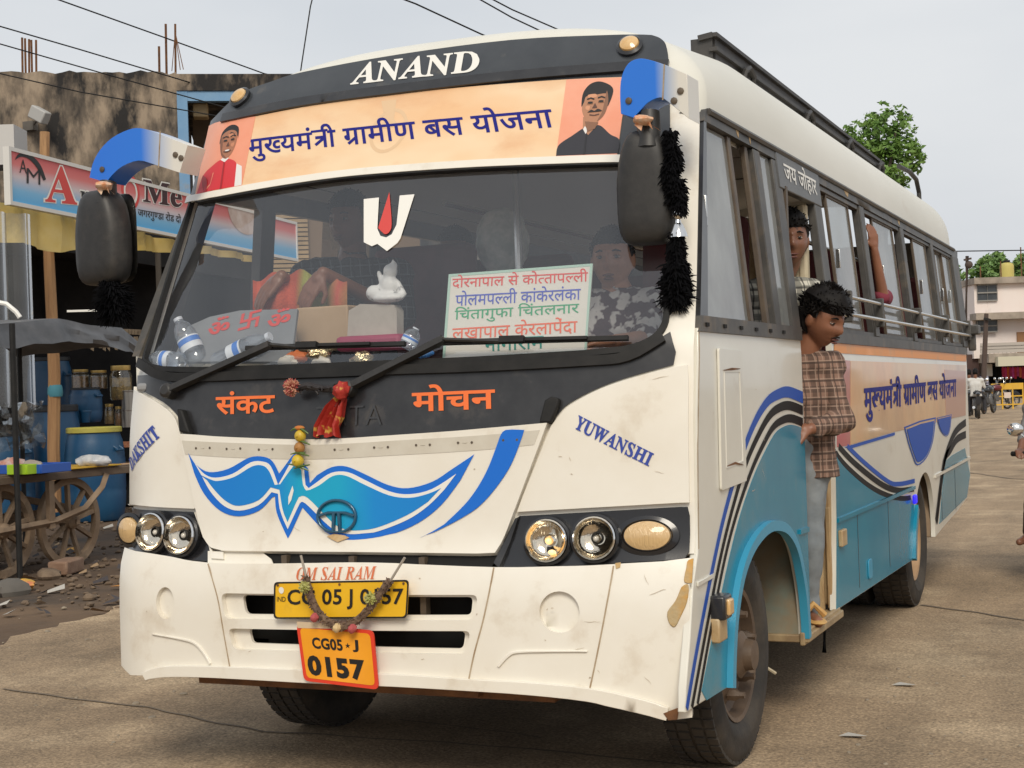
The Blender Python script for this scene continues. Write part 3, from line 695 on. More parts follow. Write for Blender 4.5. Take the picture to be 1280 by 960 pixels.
# ---------------------------------------------------------------- bumper
bt_ = F_(crv((180, 693), (215, 699), (267, 706.5), (330, 708), (420, 707), (500, 708), (622, 712.5), (700, 711.5), (772, 709.5), (830, 706.5), n=3)); bt_ = [(-.955, bt_[0][1]+.008)] + bt_ + [(1.05, FS.un(862, 704)[1]), (1.088, FS.un(868, 702)[1])]
bb_ = F_(crv((835, 890), (800, 881), (739, 868), (665, 860), (590, 855), (500, 850), (400, 846), (325, 842), (260, 839), (220, 839), (195, 842), n=3)); bb_ = [(1.088, .325), (1.04, .318)] + bb_ + [(-.875, .362), (-.935, .385)]
s1 = rrect(F_([(284, 741), (603, 743), (596, 774), (289, 772)]), .3); s2 = rrect(F_([(293, 784), (594, 787), (586, 816), (300, 810)]), .3)
mids1 = rrect(F_([(306, 743.5), (593, 746), (591, 768), (310, 767)]), .3); mids2 = rrect(F_([(314, 785.5), (584, 788.5), (581, 810), (318, 803)]), .3)
c1 = oval(FS.un(215, 753), .040, .052, 28); c2 = oval(FS.un(703, 764), .062, .060, 28)
bmp = panel('bumper', FS, [bt_+bb_, s1, s2, c1, c2], WHITE, bus, off=.034, thick=.04, step=.05, bevel=.012)
def inset_w(lp, k): 
    c = sum((Vector(p) for p in lp), Vector((0, 0)))/len(lp); return [tuple(c+(Vector(p)-c)*k) for p in lp]
panel('slot_recess', FS, [inset_w(s1, 1.02), mids1], WHITE, bmp, off=.012, thick=.012, step=.05, bevel=.004)
panel('slot_recess', FS, [inset_w(s2, 1.02), mids2], WHITE, bmp, off=.012, thick=.012, step=.05, bevel=.004)
for c_ in (c1, c2): panel('round_recess', FS, inset_w(c_, 1.06), WHITE, bmp, off=.016, thick=.01, step=.04, bevel=.004)
SEAM = mat('seam_dirt', (.30, .20, .11), .8, col2=(.45, .36, .25), ns=20)
for L, ww in (([(622, 713), (610, 770), (598, 815), (590, 854)], .0045), ([(770, 711), (757, 780), (747, 830), (739, 867)], .0045), ([(268, 708), (280, 745), (288, 790), (297, 840)], .004)):
    panel('bumper_seam', FS, band(F_(crv(*L, n=4)), ww), SEAM, bmp, off=.0355, thick=.001, step=.05)
CREASE = WHITE
for L, ww in ((crv((628, 831), (640, 818), (652, 813), (690, 812), (738, 812)), [.008, .008, .006, .003]), (crv((200, 791), (235, 797), (252, 802), (263, 813), (272, 828), n=4), [.003, .007, .008, .008])):
    panel('bumper_crease', FS, band(F_(L), ww), CREASE, bmp, off=.041, thick=.012, step=.05, bevel=.003)
lipv = crv((190, 838), (225, 830), (325, 832), (500, 840), (590, 846), (665, 850), (739, 857), (800, 869), (838, 880), n=4)
panel('bumper_lower_lip', FS, F_(lipv) + [(u, v-.012) for u, v in bb_[2:-2]], WHITE, bmp, off=.052, thick=.03, step=.05, bevel=.008)
PATCH = mat('torn_filler', (.55, .27, .03), .6, col2=(.45, .34, .18), ns=14, bump=.3, bs=60)
for L in ([(862, 705), (875, 704), (877, 715), (871, 728), (857, 729), (859, 715)], [(853, 735), (862, 732), (860, 752), (852, 770), (845, 782), (838, 777), (836, 764), (846, 750)]):
    panel('torn_patch', FS, [(min(u, 1.096), v) for u, v in loop_cr(F_(L), 3)], PATCH, bmp, off=.038, thick=.006, step=.04, bevel=.003)
panel('torn_patch', FS, [(min(u, 1.09), v) for u, v in F_([(832, 886), (851, 879), (849, 893), (838, 894)])], RUST, bmp, off=.054, thick=.006, step=.04)
panel('chipped_paint', FS, F_([(772, 709), (779, 708), (778, 713), (773, 715)]), PATCH, bmp, off=.036, thick=.002, step=.04)
letters('bumper_lettering', FS, '𝑶𝑴 𝑺𝑨𝑰 𝑹𝑨𝑴', FS.un(378, 726.5), FS.un(477, 725), FS.un(378, 713), mat('faded_red', (.62, .16, .06), .5), bmp, off=.0352, bold=.0)
# painted shade in the mouth between bonnet and bumper and behind the slots, white ends
k = MB(); k.box((0, .30, .60), (1.7, .5, .42)); k.obj('radiator_shade', DEEP, bus)
panel('grille_mouth_shade', FS, F_([(328, 690), (625, 692), (612, 713), (340, 711)]), DEEP, bus, off=.002, thick=.003, step=.06)
panel('grille_mouth_end', FS, F_([(262, 690), (329, 691), (341, 700), (345, 709), (262, 708)]), WHITE, bus, off=.010, thick=.004, step=.06)
k = MB()
for x in (-.25, 0., .25): k = MB(); k.bar((x, -.03, .60), (x, -.03, .78), .03, .02); k.obj('grille_bar', BROWNMET, bus)
k = MB(); k.box((0, .06, .36), (1.3, .06, .05)); k.box((.33, .02, .375), (.16, .05, .06)); k.obj('tow_beam', RUST, bus)

# ---------------------------------------------------------------- number plates
PF = FlatS((-.29, -.115, .58), (1, .0, .012), (0, 0, 1)); PF.out = Vector((0, -1, 0))
def pl_poly(L): return [PF.un(*p) for p in L]
pl = panel('number_plate', PF, rrect(pl_poly([(343.5, 773), (343.5, 728), (511, 727.5), (509, 774.5)]), .12), YELPL, bus, off=.004, thick=.006, step=.2, bevel=.002)
panel('plate_edge', PF, [rrect(pl_poly([(343, 773.5), (343, 727.5), (511.7, 727), (509.6, 775)]), .12), rrect(pl_poly([(345, 771.5), (345, 729.5), (509.7, 729.2), (507.6, 773)]), .12)], INKK, pl, off=.0052, thick=.0006, step=.2)
letters('plate_lettering', PF, 'CG 05 J 0157', PF.un(360, 762), PF.un(505, 763.5), PF.un(360, 737), INKK, pl, off=.0056, bold=.02, track=.02)
letters('plate_lettering', PF, 'IND', PF.un(347, 752), PF.un(358, 752), PF.un(347, 746), INKK, pl, off=.0056, bold=.0)
panel('plate_seal', PF, oval(PF.un(352.5, 738), .0095, .011, 10), STICKW, pl, off=.0056, thick=0, step=.05)
for p in (348, 425, 505): panel('plate_screw', PF, oval(PF.un(p, 731.5), .004, .004, 8), RUST, pl, off=.007, thick=.002, step=.05)
PG = FlatS((-.19, -.128, .38), (1, .0, -.03), (0, -.02, 1)); PG.out = Vector((0, -1, 0))
gp = lambda L: [PG.un(*p) for p in L]
p2 = panel('number_plate', PG, rrect(gp([(381, 850), (374, 779), (470, 784), (474, 858)]), .1), REDPL, bus, off=.004, thick=.006, step=.2, bevel=.002)
panel('plate_field', PG, rrect(gp([(385, 846), (378.5, 783.5), (466, 788), (470, 853)]), .1), ORPL, p2, off=.0052, thick=.001, step=.2)
letters('plate_lettering', PG, 'CG05', PG.un(394, 809), PG.un(432, 811), PG.un(392.5, 794.5), INKK, p2, off=.0060, bold=.035, track=.02)
letters('plate_lettering', PG, 'J', PG.un(444, 811.5), PG.un(451.5, 812), PG.un(443.5, 796), INKK, p2, off=.0060, bold=.035)
letters('plate_star', PG, '★', PG.un(434.5, 807), PG.un(441, 807.3), PG.un(434.5, 800), INKK, p2, off=.0060)
letters('plate_lettering', PG, '0157', PG.un(388, 843), PG.un(460, 847.5), PG.un(385.5, 817), INKK, p2, off=.0060, bold=.05, track=.05)
panel('plate_tape', PG, gp([(376, 784), (375, 776), (440, 777), (440, 783)]), mat('tape', (.62, .48, .32), .5), p2, off=.0062, thick=.001, step=.2)

# ---------------------------------------------------------------- wipers
def wiper(piv, elbow, b0, b1, lift=.05):
    a = FS.q(*FS.un(*piv), .03); e = FS.q(*FS.un(*elbow), .035); q0 = FS.q(*FS.un(*b0), .02); q1 = FS.q(*FS.un(*b1), .02)
    k = MB(); k.lathe([(.026, -.03), (.026, .012), (.016, .02)], a, (0, -1, .2), 14); wp = k.obj('wiper', PLASTIC, bus)
    k = MB(); k.bar(a, e, .02, .03, (0, -1, .3)); k.tube([e, lerp(q0, q1, .35)+Vector((0, -.02, 0))], .007, 6); k.obj('wiper_arm', PLASTIC, wp)
    k = MB(); k.bar(q0, q1, .014, .016, (0, -1, .3)); k.bar(lerp(q0, q1, .2)+Vector((0, -.014, .004)), lerp(q0, q1, .8)+Vector((0, -.014, .004)), .010, .010, (0, -1, .3)); k.bar(lerp(q0, q1, .35)+Vector((0, -.02, .004)), lerp(q0, q1, .48)+Vector((0, -.02, .004)), .02, .022, (0, -1, .3)); k.obj('wiper_blade', RUBBER, wp)
wiper((217, 490), (345, 437), (312, 439), (510, 433)); wiper((440, 487), (560, 430), (550, 432), (787, 426))

# ---------------------------------------------------------------- mirrors
ARMM = mat('arm_paint', (.75, .72, .65), .35, coat=.3)
lin_mat(ARMM, [(-1.45, (.012, .15, .70)), (on_y(188, 185, .33).x, (.012, .17, .70)), (on_y(204, 185, .33).x, (.30, .40, .62)), (on_y(228, 185, .33).x, (.72, .69, .62)), (-.8, (.74, .71, .63)), (.79, (.74, .71, .63)), (.90, (.66, .67, .64)), (.86+.001, (.012, .17, .70))][:5])
ARMR = mat('arm_paint_door_side', (.75, .72, .65), .35, coat=.3)
lin_mat(ARMR, [(.74, (.012, .17, .72)), (on_y(826, 100, .27).x, (.012, .17, .70)), (on_y(838, 100, .27).x, (.30, .40, .58)), (on_y(856, 100, .27).x, (.70, .67, .60)), (1.1, (.70, .67, .60))])
def mirror_arm(outl, yd, th, mm, name):
    """box-section arm: its side view traced on a plane and given a real thickness"""
    sf = FlatS((0, yd, 0), (1, 0, 0), (0, 0, 1)); sf.out = Vector((0, -1, 0))
    return panel(name, sf, [sf.un(*p) for p in outl], mm, bus, off=th/2, thick=th, step=.05, bevel=.016)
mirror_arm(crv((246, 184), (225, 176), (205, 168), (187, 163), (172, 165), (152, 175), (137, 190), (128, 207), (124, 224), n=3) + crv((145, 230), (152, 221), (165, 210), (185, 203), (205, 208), (236, 218), n=3), .33, .11, ARMM, 'mirror_arm')
sfR = .27
mirror_arm(crv((866, 97), (840, 86), (818, 79), (805, 78), (793, 84), (785, 100), (783, 120), (784, 146), n=3) + crv((800, 151), (808, 142), (818, 132), (832, 126), (842, 131), (868, 152), n=3), sfR, .12, ARMR, 'mirror_arm')
for px, py, yy, th in ((238, 200, .33, .11), (231, 196, .33, .11), (140, 214, .33, .11), (858, 118, sfR, .12), (850, 130, sfR, .12), (794, 130, sfR, .12)):
    k = MB(); c = on_y(px, py, yy)+Vector((0, -th/2, 0)); k.lathe([(.011, 0), (.011, .004), (.007, .006), (.001, .006)], c, (0, -1, 0), 8); k.obj('arm_bolt', BROWNMET, bus)
for px, yy, L in ((212, .33, (168, 211)), (838, sfR, (86, 128))):
    k = MB(); a = on_y(px, L[0]-1, yy); b = on_y(px-2, L[1]+1, yy); k.bar(a+Vector((0, -.056 if yy > .3 else -.061, 0)), b+Vector((0, -.056 if yy > .3 else -.061, 0)), .004, .002, (0, -1, 0)); k.obj('arm_joint', SEAM, bus)
def superbox(c, d, tw=.75, n=2.8, rot=None, ch=.0):
    k = MB()
    def fn(e):
        x, y, z = e.x/d[0]*2, e.y/d[1]*2, e.z/d[2]*2
        l = (abs(x)**n+abs(y)**n+abs(z)**n)**(1/n) if (x or y or z) else 1
        x, y, z = x/l, y/l, z/l
        s = 1-.30*max(0, z)**1.5 if ch else 1
        if y < 0: s *= 1 - .12*abs(y)
        return Vector((x*s*d[0]/2, y*d[1]/2, z*d[2]/2))
    k.ell(c, (d[0]/2, d[1]/2, d[2]/2), 32, 24, rot, fn); return k
def mirror(bx, yd, rz, topx, name_lab=None):
    x0, y0, x1, y1 = bx; a = on_y(x0, y0, yd); b = on_y(x1, y1, yd); c = (a+b)/2; wd = abs(b.x-a.x); ht = abs(a.z-b.z)
    R = Matrix.Rotation(rz, 3, 'Z')
    k = superbox(c, (wd*.98, .12, ht*.97), rot=R, n=4.5, ch=.25); mr = k.obj('wing_mirror', PLASTIC, bus, ang=80)
    k = MB(); k.cur = 0
    sec_ = [(sx*wd*.47, sz*ht*.46) for sx, sz in [(cos(t)*abs(cos(t))**-.6 if abs(cos(t)) > 1e-6 else 0, sin(t)*abs(sin(t))**-.6 if abs(sin(t)) > 1e-6 else 0) for t in [2*pi*(j+.5)/24 for j in range(24)]]]
    vs = [c + R @ Vector((p[0], .066, p[1])) for p in sec_]; mesh_obj('mirror_glass', vs, [tuple(range(24))], CHROME, mr)
    k = MB(); t = on_y(*topx, yd); top = c + Vector((0, 0, ht*.40)); k.tube([top+Vector((t.x-c.x, -.02, -.03)), Vector((t.x, yd-.0, t.z))], [.045, .032], 12); k.obj('mirror_stem', PLASTIC, mr)
    return mr
mirror((94, 240, 163, 356), .30, radians(-10), (135, 228)); mirror((769, 166, 848, 306), .24, radians(8), (812, 140))

# ---------------------------------------------------------------- right side body
ARF = [(.36, .338), (.385, .45), (.43, .56), (.52, .67), (.66, .745), (.85, .785), (1.02, .782), (1.18, .745), (1.31, .665), (1.40, .53), (1.435, .41), (1.445, .318)]
ARF = crv(*ARF, n=4)
ARR = [(4.07, .31), (4.12, .45), (4.22, .58), (4.40, .70), (4.58, .745), (4.72, .73), (4.84, .66), (4.92, .54), (4.95, .42), (4.94, .345)]
ARR_E = ARR; ARR = crv(*ARR, n=3)
def ys(z): return Fy(hw(z)-.01, z)+.012      # where the front corner hands over to the side
fr = [(ys(z), z) for z in (1.46, 1.2, .95, .79)] + [(.03, .70), (-.02, .55), (-.075, .42), (-.085, .352), (.2, .345)] + ARF + [(1.49, .318), (1.545, .318), (1.555, 1.0), (1.56, 1.46)]
sp = panel('side_panel', SS, fr, WHITE_SHADED, bus, off=0, thick=.025, step=.09, bevel=.004)
re = [(2.14, 1.46), (2.13, 1.0), (2.10, .7), (2.03, .335)] + ARR + [(5.3, .37), (6.0, .41), (6.5, .455), (6.73, .60), (6.75, 1.0), (6.76, 1.46)]
rp = panel('side_panel', SS, re, WHITE_SHADED, bus, off=0, thick=.025, step=.11, bevel=.004)
panel('corner_seam', SS, band([(ys(z)+.004, z) for z in (.8, 1.1, 1.46)], .006), SEAM, sp, off=.001, thick=.001, step=.09)
teal_t = S_(crv((874, 878), (890, 797), (911, 698), (926, 640), (943, 592), (958, 560), (969, 541), (980, 533), (990, 531), (1003, 535), n=4)); teal_t[-1] = (1.555, teal_t[-1][1])
panel('side_paint_teal', SS, [(max(teal_t[0][0], .12), .347)] + teal_t[1:] + [(1.545, .320), (1.449, .320)] + [(a+(.004 if a > .9 else -.004), b+.004) for a, b in ARF[::-1][1:]], TEAL, sp, off=.0016, thick=.001, step=.1)
for L, mm, ww in ((crv((858, 886), (872, 805), (890, 712), (906, 640), (925, 575), (942, 530), (958, 503), (972, 493), (985, 490), (1003, 497), n=4), STRIPEB, [.024, .026, .034, .046]),
                  (crv((864.5, 884), (880, 800), (898, 707), (914, 640), (932, 580), (948, 543), (962, 519), (975, 509), (987, 507), (1003, 513), n=4), STRIPEK, [.020, .022, .03, .036]),
                  (crv((871.5, 880), (886, 798), (905, 701), (921, 640), (939, 588), (954, 555), (966, 534), (978, 525), (989, 523), (1003, 528), n=4), STRIPEK, [.018, .02, .026, .034])):
    q = [(min(u, 1.556), v) for u, v in S_(L)]; panel('side_stripe', SS, band(q, ww), mm, sp, off=.0022, thick=.001, step=.09)
panel('arch_rim', SS, band(ARF, .036), SKYBLUE, sp, off=.022, thick=.03, step=.06, bevel=.006)
panel('belt_moulding', SS, band([(ys(.7)+.01, .700), (.235, .704)], .014), WHITE_SHADED, sp, off=.006, thick=.006, step=.1, bevel=.002)
panel('belt_moulding', SS, band([(1.40, .722), (1.545, .718)], .018), TEAL, sp, off=.010, thick=.009, step=.1, bevel=.003)
flap = rrect([(.365, 1.40), (.64, 1.395), (.645, .965), (.34, .955)], .04)
fl = panel('filler_flap', SS, flap, WHITE_SHADED, sp, off=.009, thick=.008, step=.09, bevel=.003)
panel('flap_inner_edge', SS, [rrect([(.41, 1.33), (.60, 1.33), (.605, 1.03), (.40, 1.02)], .03), rrect([(.415, 1.325), (.595, 1.325), (.60, 1.035), (.405, 1.025)], .03)], mat('pale_edge', (.72, .70, .63), .4), fl, off=.011, thick=.002, step=.09)
for a, b in (((.40, 1.33), (.60, 1.335)), ((.40, 1.028), (.60, 1.02))): panel('rust_line', SS, band([a, ((a[0]+b[0])/2, a[1]+.004), b], [.002, .008, .002]), RUST, fl, off=.012, thick=.001, step=.09)
u, v = SS.un(893, 758); k = MB(); k.box(SS.q(u, v, .02), (.05, .085, .075)); il = k.obj('side_indicator', BLACKP, sp, bevel=.008)
k = MB(); k.box(SS.q(u+.005, v, .045), (.02, .05, .05)); k.obj('lens', AMBER, il, bevel=.006)
u, v = SS.un(894, 786); k = MB(); k.box(SS.q(u, v, .012), (.03, .09, .075)); k.obj('side_reflector', mat('faded_amber', (.42, .27, .12), .4, col2=(.52, .40, .24), ns=12), sp, bevel=.006)
# rear half: paint, banner, lettering
k2 = S_(crv((1043, 564), (1057, 582), (1083, 605), (1106, 618), (1126, 623), (1138, 622), n=5)); k1 = S_(crv((1048, 558), (1068, 579), (1101, 605), (1122, 613), (1142, 611), n=5)); b1 = S_(crv((1059, 558), (1081, 579), (1110, 602), (1124, 605), (1143, 601), n=5))
tl_ = [(2.135, 1.0)] + [(u, v) for u, v in k2 if u < 4.15]
panel('side_paint_teal', SS, tl_ + [(ARR_E[3][0]-.22, .60), (4.115, .46), (4.066, .312), (2.035, .337), (2.105, .7)], TEAL, rp, off=.0016, thick=.001, step=.12)
for q, mm, ww in ((k2, STRIPEK, .026), (k1, STRIPEK, .03), (b1, STRIPEB, .024)):
    panel('side_stripe', SS, band([(min(max(u, 2.15), 4.36), v) for u, v in q], ww), mm, rp, off=.0022, thick=.001, step=.1)
panel('side_paint_orange', SS, S_([(1042.5, 428), (1207.5, 443.5), (1207.5, 452), (1042.5, 441)]), mat('strip_orange', (.72, .25, .02), .4, dirt=(.45, .25, .1), ds=3), rp, off=.0018, thick=.001, step=.12)
BSIDE = mat('side_banner_print', (.82, .42, .18), .3, col2=(.70, .50, .26), ns=.9, nd=3, dirt=(.42, .22, .12), ds=1.1, dlo=.45, dhi=.75, coat=.5)
ban = panel('side_banner', SS, S_([(1063, 451), (1207, 456.5), (1207, 519), (1117, 540), (1063, 556)]), BSIDE, rp, off=.0018, thick=.001, step=.14)
panel('side_banner_edge', SS, S_([(1045.5, 449), (1062.5, 451), (1062.5, 556.5), (1046, 559)]), mat('side_banner_red', (.55, .05, .08), .35, col2=(.5, .22, .16), ns=1.3, coat=.4), ban, off=.0018, thick=.001, step=.14)
panel('side_banner_edge', SS, S_([(1180, 462), (1206.5, 464), (1206.5, 519), (1182, 524)]), mat('side_banner_pink', (.50, .25, .18), .35, coat=.4), ban, off=.0030, thick=.001, step=.14)
panel('side_banner_line', SS, S_([(1055, 559), (1118, 540.5), (1118, 544), (1062, 561)]), STRIPEB, ban, off=.0026, thick=.001, step=.14)
letters('side_lettering', SS, BTXT, SS.un(1079.5, 529), SS.un(1195, 504), SS.un(1079, 473), NAVY, ban, off=.0036, bold=.028, track=.01)
for L in ([(1133, 537), (1150, 530), (1167, 526)]+crv((1167, 527), (1164, 552), (1157, 570), (1147, 578), (1142, 568), (1136, 550), n=3)[:-1], [(1172, 524), (1188, 520)]+crv((1188, 521), (1186, 538), (1182, 544), (1176, 538), (1172, 526), n=3)[:-1]):
    q = S_(L); panel('side_drop_graphic', SS, q, STRIPEB, rp, off=.0034, thick=.001, step=.12); panel('side_drop_border', SS, [inset_w(q, 1.16), inset_w(q, 1.09)], STRIPEB, rp, off=.0034, thick=.001, step=.12)
panel('side_paint_teal', SS, S_([(1181, 577), (1190, 569), (1206, 560)]) + [(6.72, .60), (6.5, .46)] + S_([(1174, 655)]), TEAL, rp, off=.0016, thick=.001, step=.12)
for dx in (0, 5): panel('side_stripe', SS, band(S_(crv((1207, 528+dx*3), (1196, 537+dx*2.4), (1188, 552+dx*2), (1180-dx*.2, 580), (1171-dx*.3, 652), n=4)), .05), STRIPEK, rp, off=.0026, thick=.001, step=.12)
panel('belt_moulding', SS, band([(2.11, .700), (4.2, .69)], .018), TEAL, rp, off=.010, thick=.009, step=.1, bevel=.003)
panel('belt_moulding', SS, band([(4.98, .700), (6.70, .72)], .018), WHITE_SHADED, rp, off=.010, thick=.009, step=.1, bevel=.003)
panel('arch_rim', SS, band([(a, b) for a, b in ARR_E[:3]], .05), TEAL, rp, off=.02, thick=.03, step=.06, bevel=.005)
for y in (2.55, 3.35, 5.25, 5.9): panel('panel_seam', SS, band([(y, .36 if y < 4 else .42), (y-.0, .685)], .006), DARKMET, rp, off=.003, thick=.001, step=.2)
u, v = SS.un(1050.5, 672); k = MB(); k.box(SS.q(u, v, .010), (.02, .10, .07)); k.obj('side_reflector', MATS['faded_amber'], rp, bevel=.005)
u, v = SS.un(1086.5, 711); panel('filler_cap', SS, rrect([(u-.045, v-.045), (u+.045, v-.045), (u+.045, v+.045), (u-.045, v+.045)], .25), SKYBLUE, rp, off=.008, thick=.006, step=.1, bevel=.002)
u, v = SS.un(1139, 624); k = MB(); k.box(SS.q(u, v, .02), (.02, .06, .05)); bl = mat('blue_lamp', (.02, .02, .8), .3); bl.node_tree.nodes['Principled BSDF'].inputs['Emission Color'].default_value = (.05, .03, 1, 1); bl.node_tree.nodes['Principled BSDF'].inputs['Emission Strength'].default_value = .45; k.obj('marker_lamp', bl, rp, bevel=.008)
k = MB(); q = SS.un(1056, 757); k.tube([Vector((1.0, 2.25, .40)), Vector((1.0, 2.27, .25)), Vector((1.0, 2.24, .12))], [.014, .012, .010], 6); k.obj('hanging_strap', RUBBER, bus)

# ---------------------------------------------------------------- window band on the right side
def strip(name, y0, z0, y1, z1, mm, off=.004, th=.03, par=bus, bev=.003): return panel(name, SS, [(y0, z0), (y1, z0), (y1, z1), (y0, z1)], mm, par, off=off, thick=th, step=.2, bevel=bev)
panel('window_top_band', SS, [(ys(2.13)+.0, 2.145), (6.95, 2.135), (7.0, 2.19), (ys(2.18)+.02, 2.19)], DARKMET, bus, off=.005, thick=.03, step=.2, bevel=.003)
panel('window_sill_band', SS, [(ys(1.455), 1.448), (1.56, 1.446), (1.56, 1.497), (ys(1.497), 1.497)], DARKMET, bus, off=.008, thick=.03, step=.2, bevel=.003)
panel('window_sill_band', SS, [(2.14, 1.447), (6.76, 1.443), (6.80, 1.49), (2.14, 1.494)], DARKMET, bus, off=.008, thick=.03, step=.2, bevel=.003)
for y in (.25, .45, .65, .85, 1.05, 1.25): k = MB(); k.box(SS.q(y, 1.470, .010), (.006, .03, .012)); k.obj('drain_slot', DEEP, bus)
panel('window_pillar', SS, [(ys(1.497)+.0, 1.497), (.285, 1.497), (.56, 2.145), (ys(2.14), 2.145)], BLACKP, bus, off=.004, thick=.03, step=.2, bevel=.003)
def slant(y, z): return y + (.0)*(z-1.5)
def post(y0, y1, mm=DARKMET, name='window_pillar', off=.005, th=.035): return panel(name, SS, [(y0, 1.494), (y1, 1.494), (y1, 2.14), (y0, 2.14)], mm, bus, off=off, thick=th, step=.2, bevel=.004)
post(1.16, 1.25); post(1.44, 1.56)
def window(y0, y1, ps, fr=BROWNMET, ztop=2.14, par=bus):
    """opening y0..y1 with sliding panes ps (start, end, depth)"""
    wn = panel('window', SS, [[(y0, 1.494), (y1, 1.494), (y1, ztop), (y0, ztop)], [(y0+.022, 1.514), (y1-.022, 1.514), (y1-.022, ztop-.022), (y0+.022, ztop-.022)]], DARKMET, par, off=-.004, thick=.03, step=.2, bevel=.002)
    for a, b, d in ps:
        panel('pane', SS, [(a+.016, 1.51), (b-.016, 1.51), (b-.016, ztop-.016), (a+.016, ztop-.016)], PANE, wn, off=-.018-d, thick=0, step=.2)
        panel('pane_frame', SS, [[(a, 1.50), (b, 1.50), (b, ztop-.006), (a, ztop-.006)], [(a+.02, 1.525), (b-.02, 1.525), (b-.02, ztop-.03), (a+.02, ztop-.03)]], fr, wn, off=-.012-d, thick=.014, step=.2, bevel=.002)
        k = MB(); k.box(SS.q(a+.035, 1.83, .0-d), (.02, .012, .085)); k.obj('pane_latch', RAILM, wn, bevel=.003)
    return wn
panel('pane', SS, [(.30, 1.50), (.86, 1.50), (.90, 2.14), (.58, 2.14)], PANE, bus, off=-.016, thick=0, step=.2)
k = MB(); k.box(SS.q(.42, 1.84, -.004), (.02, .014, .10)); k.obj('pane_latch', RAILM, bus, bevel=.003)
strip('pane_frame', .845, 1.498, .885, 2.143, BROWNMET, off=-.006, th=.02); strip('pane_frame', 1.09, 1.498, 1.13, 2.143, BROWNMET, off=-.01, th=.02)
panel('pane', SS, [(1.25, 1.50), (1.44, 1.50), (1.44, 2.14), (1.25, 2.14)], PANE, bus, off=-.010, thick=0, step=.2)
window(2.26, 3.22, [(2.48, 3.0, 0.)]); window(3.31, 4.44, [(3.62, 4.25, 0.)]); window(4.53, 5.62, [(4.95, 5.48, 0.)]); window(5.70, 6.66, [(5.95, 6.22, .012), (6.22, 6.62, 0.)])
for a, b in ((2.13, 2.27), (3.21, 3.32), (4.43, 4.54), (5.61, 5.71), (6.65, 6.98)): post(a, b)
# sign panel above the door
dp = panel('door_header', SS, [(1.50, 2.035), (2.27, 2.035), (2.27, 2.186), (1.50, 2.186)], mat('header_grey', (.085, .088, .09), .45, col2=(.11, .11, .11), ns=6), bus, off=.009, thick=.03, step=.2, bevel=.004)
letters('header_lettering', SS, 'जय जोहार', (1.60, 2.062), (2.19, 2.062), (1.60, 2.168), STICKW, dp, off=.011, bold=.012)
# guard rails
for z in (1.572, 1.650):
    k = MB(); k.tube([SS.q(2.42, z, .0)] + [SS.q(2.46+j*.3, z, .035) for j in range(15)] + [SS.q(6.92, z, .03), SS.q(6.99, z-.01, -.03)], .0095, 8); k.obj('guard_rail', RAILM, bus)
for y in (2.46, 3.26, 4.48, 5.66, 6.8):
    k = MB(); k.box(SS.q(y, 1.61, .02), (.05, .03, .14)); k.obj('rail_bracket', DARKMET, bus, bevel=.004)
k = MB(); k.box((1.10, 6.98, 1.62), (.14, .16, .07)); k.box((1.12, 6.96, 1.53), (.05, .05, .12)); k.obj('rear_lamp_bracket', DARKMET, bus, bevel=.01)

# ---------------------------------------------------------------- doorway, step, arch wells
CREAMW = mat('jamb_cream', (.60, .53, .38), .6, col2=(.50, .42, .28), ns=9, dirt=(.22, .14, .08), ds=7, dlo=.56, dhi=.7)
WOODJ = mat('jamb_wood', (.56, .41, .22), .7, col2=(.36, .22, .10), ns=6, dirt=(.09, .055, .03), ds=5, dlo=.58, dhi=.68, bump=.3, bs=30, scale=(3, 3, .8))
k = MB(); k.box((1.02, 2.10, .875), (.12, .05, 1.05)); k.box((.80, 2.12, 1.17), (.32, .03, 1.64)); k.obj('door_jamb', WOODJ, bus, bevel=.008)
k = MB(); k.box((.95, 2.085, 1.72), (.15, .045, .62)); k.box((1.005, 2.07, 1.72), (.03, .03, .62)); k.obj('door_jamb', CREAMW, bus, bevel=.006)
k = MB(); k.box((1.035, 2.058, .66), (.03, .02, .68)); k.box((1.075, 2.052, .55), (.02, .02, .42)); k.obj('jamb_trim', WOODJ, bus, bevel=.004)
k = MB(); k.box((1.0, 2.07, .66), (.02, .03, .74)); k.obj('jamb_gap', DEEP, bus)
k = MB(); k.tube([(1.06, 2.06, z/20) for z in range(20, 29)], .016, 8); k.obj('door_strap', RUBBER, bus)
k = MB(); k.box((.90, 1.76, .315), (.44, .66, .03)); k.box((1.095, 1.76, .315), (.02, .68, .05)); k.obj('door_step', mat('step_metal', (.42, .31, .17), .6, col2=(.25, .17, .09), ns=9, bump=.2, bs=40), bus, bevel=.005)
k = MB(); k.box((.66, 1.76, .45), (.03, .66, .26)); k.box((.50, 1.76, .58), (.32, .66, .03)); k.box((.34, 1.76, .67), (.03, .66, .2)); k.obj('stairwell', mat('stair_dark', (.06, .05, .04), .8), bus)
k = MB(); k.bar((1.04, 1.60, 1.46), (1.04, 1.60, 2.05), .03, .03); k.obj('door_post', BROWNMET, bus)
GRN = mat('arch_liner', (.20, .24, .20), .75, col2=(.30, .24, .16), ns=5, dirt=(.26, .18, .10), ds=4, dlo=.45, dhi=.65)
k = MB(); k.box((.86, 1.475, .545), (.44, .06, .47)); k.obj('arch_liner', GRN, bus, bevel=.006)
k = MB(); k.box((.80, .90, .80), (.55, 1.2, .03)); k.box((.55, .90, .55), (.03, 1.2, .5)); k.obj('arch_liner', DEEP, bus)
k = MB(); k.box((.86, 4.98, .55), (.44, .05, .42)); k.obj('arch_liner', mat('liner_dust', (.36, .26, .17), .8, col2=(.28, .2, .13), ns=5), bus, bevel=.006)
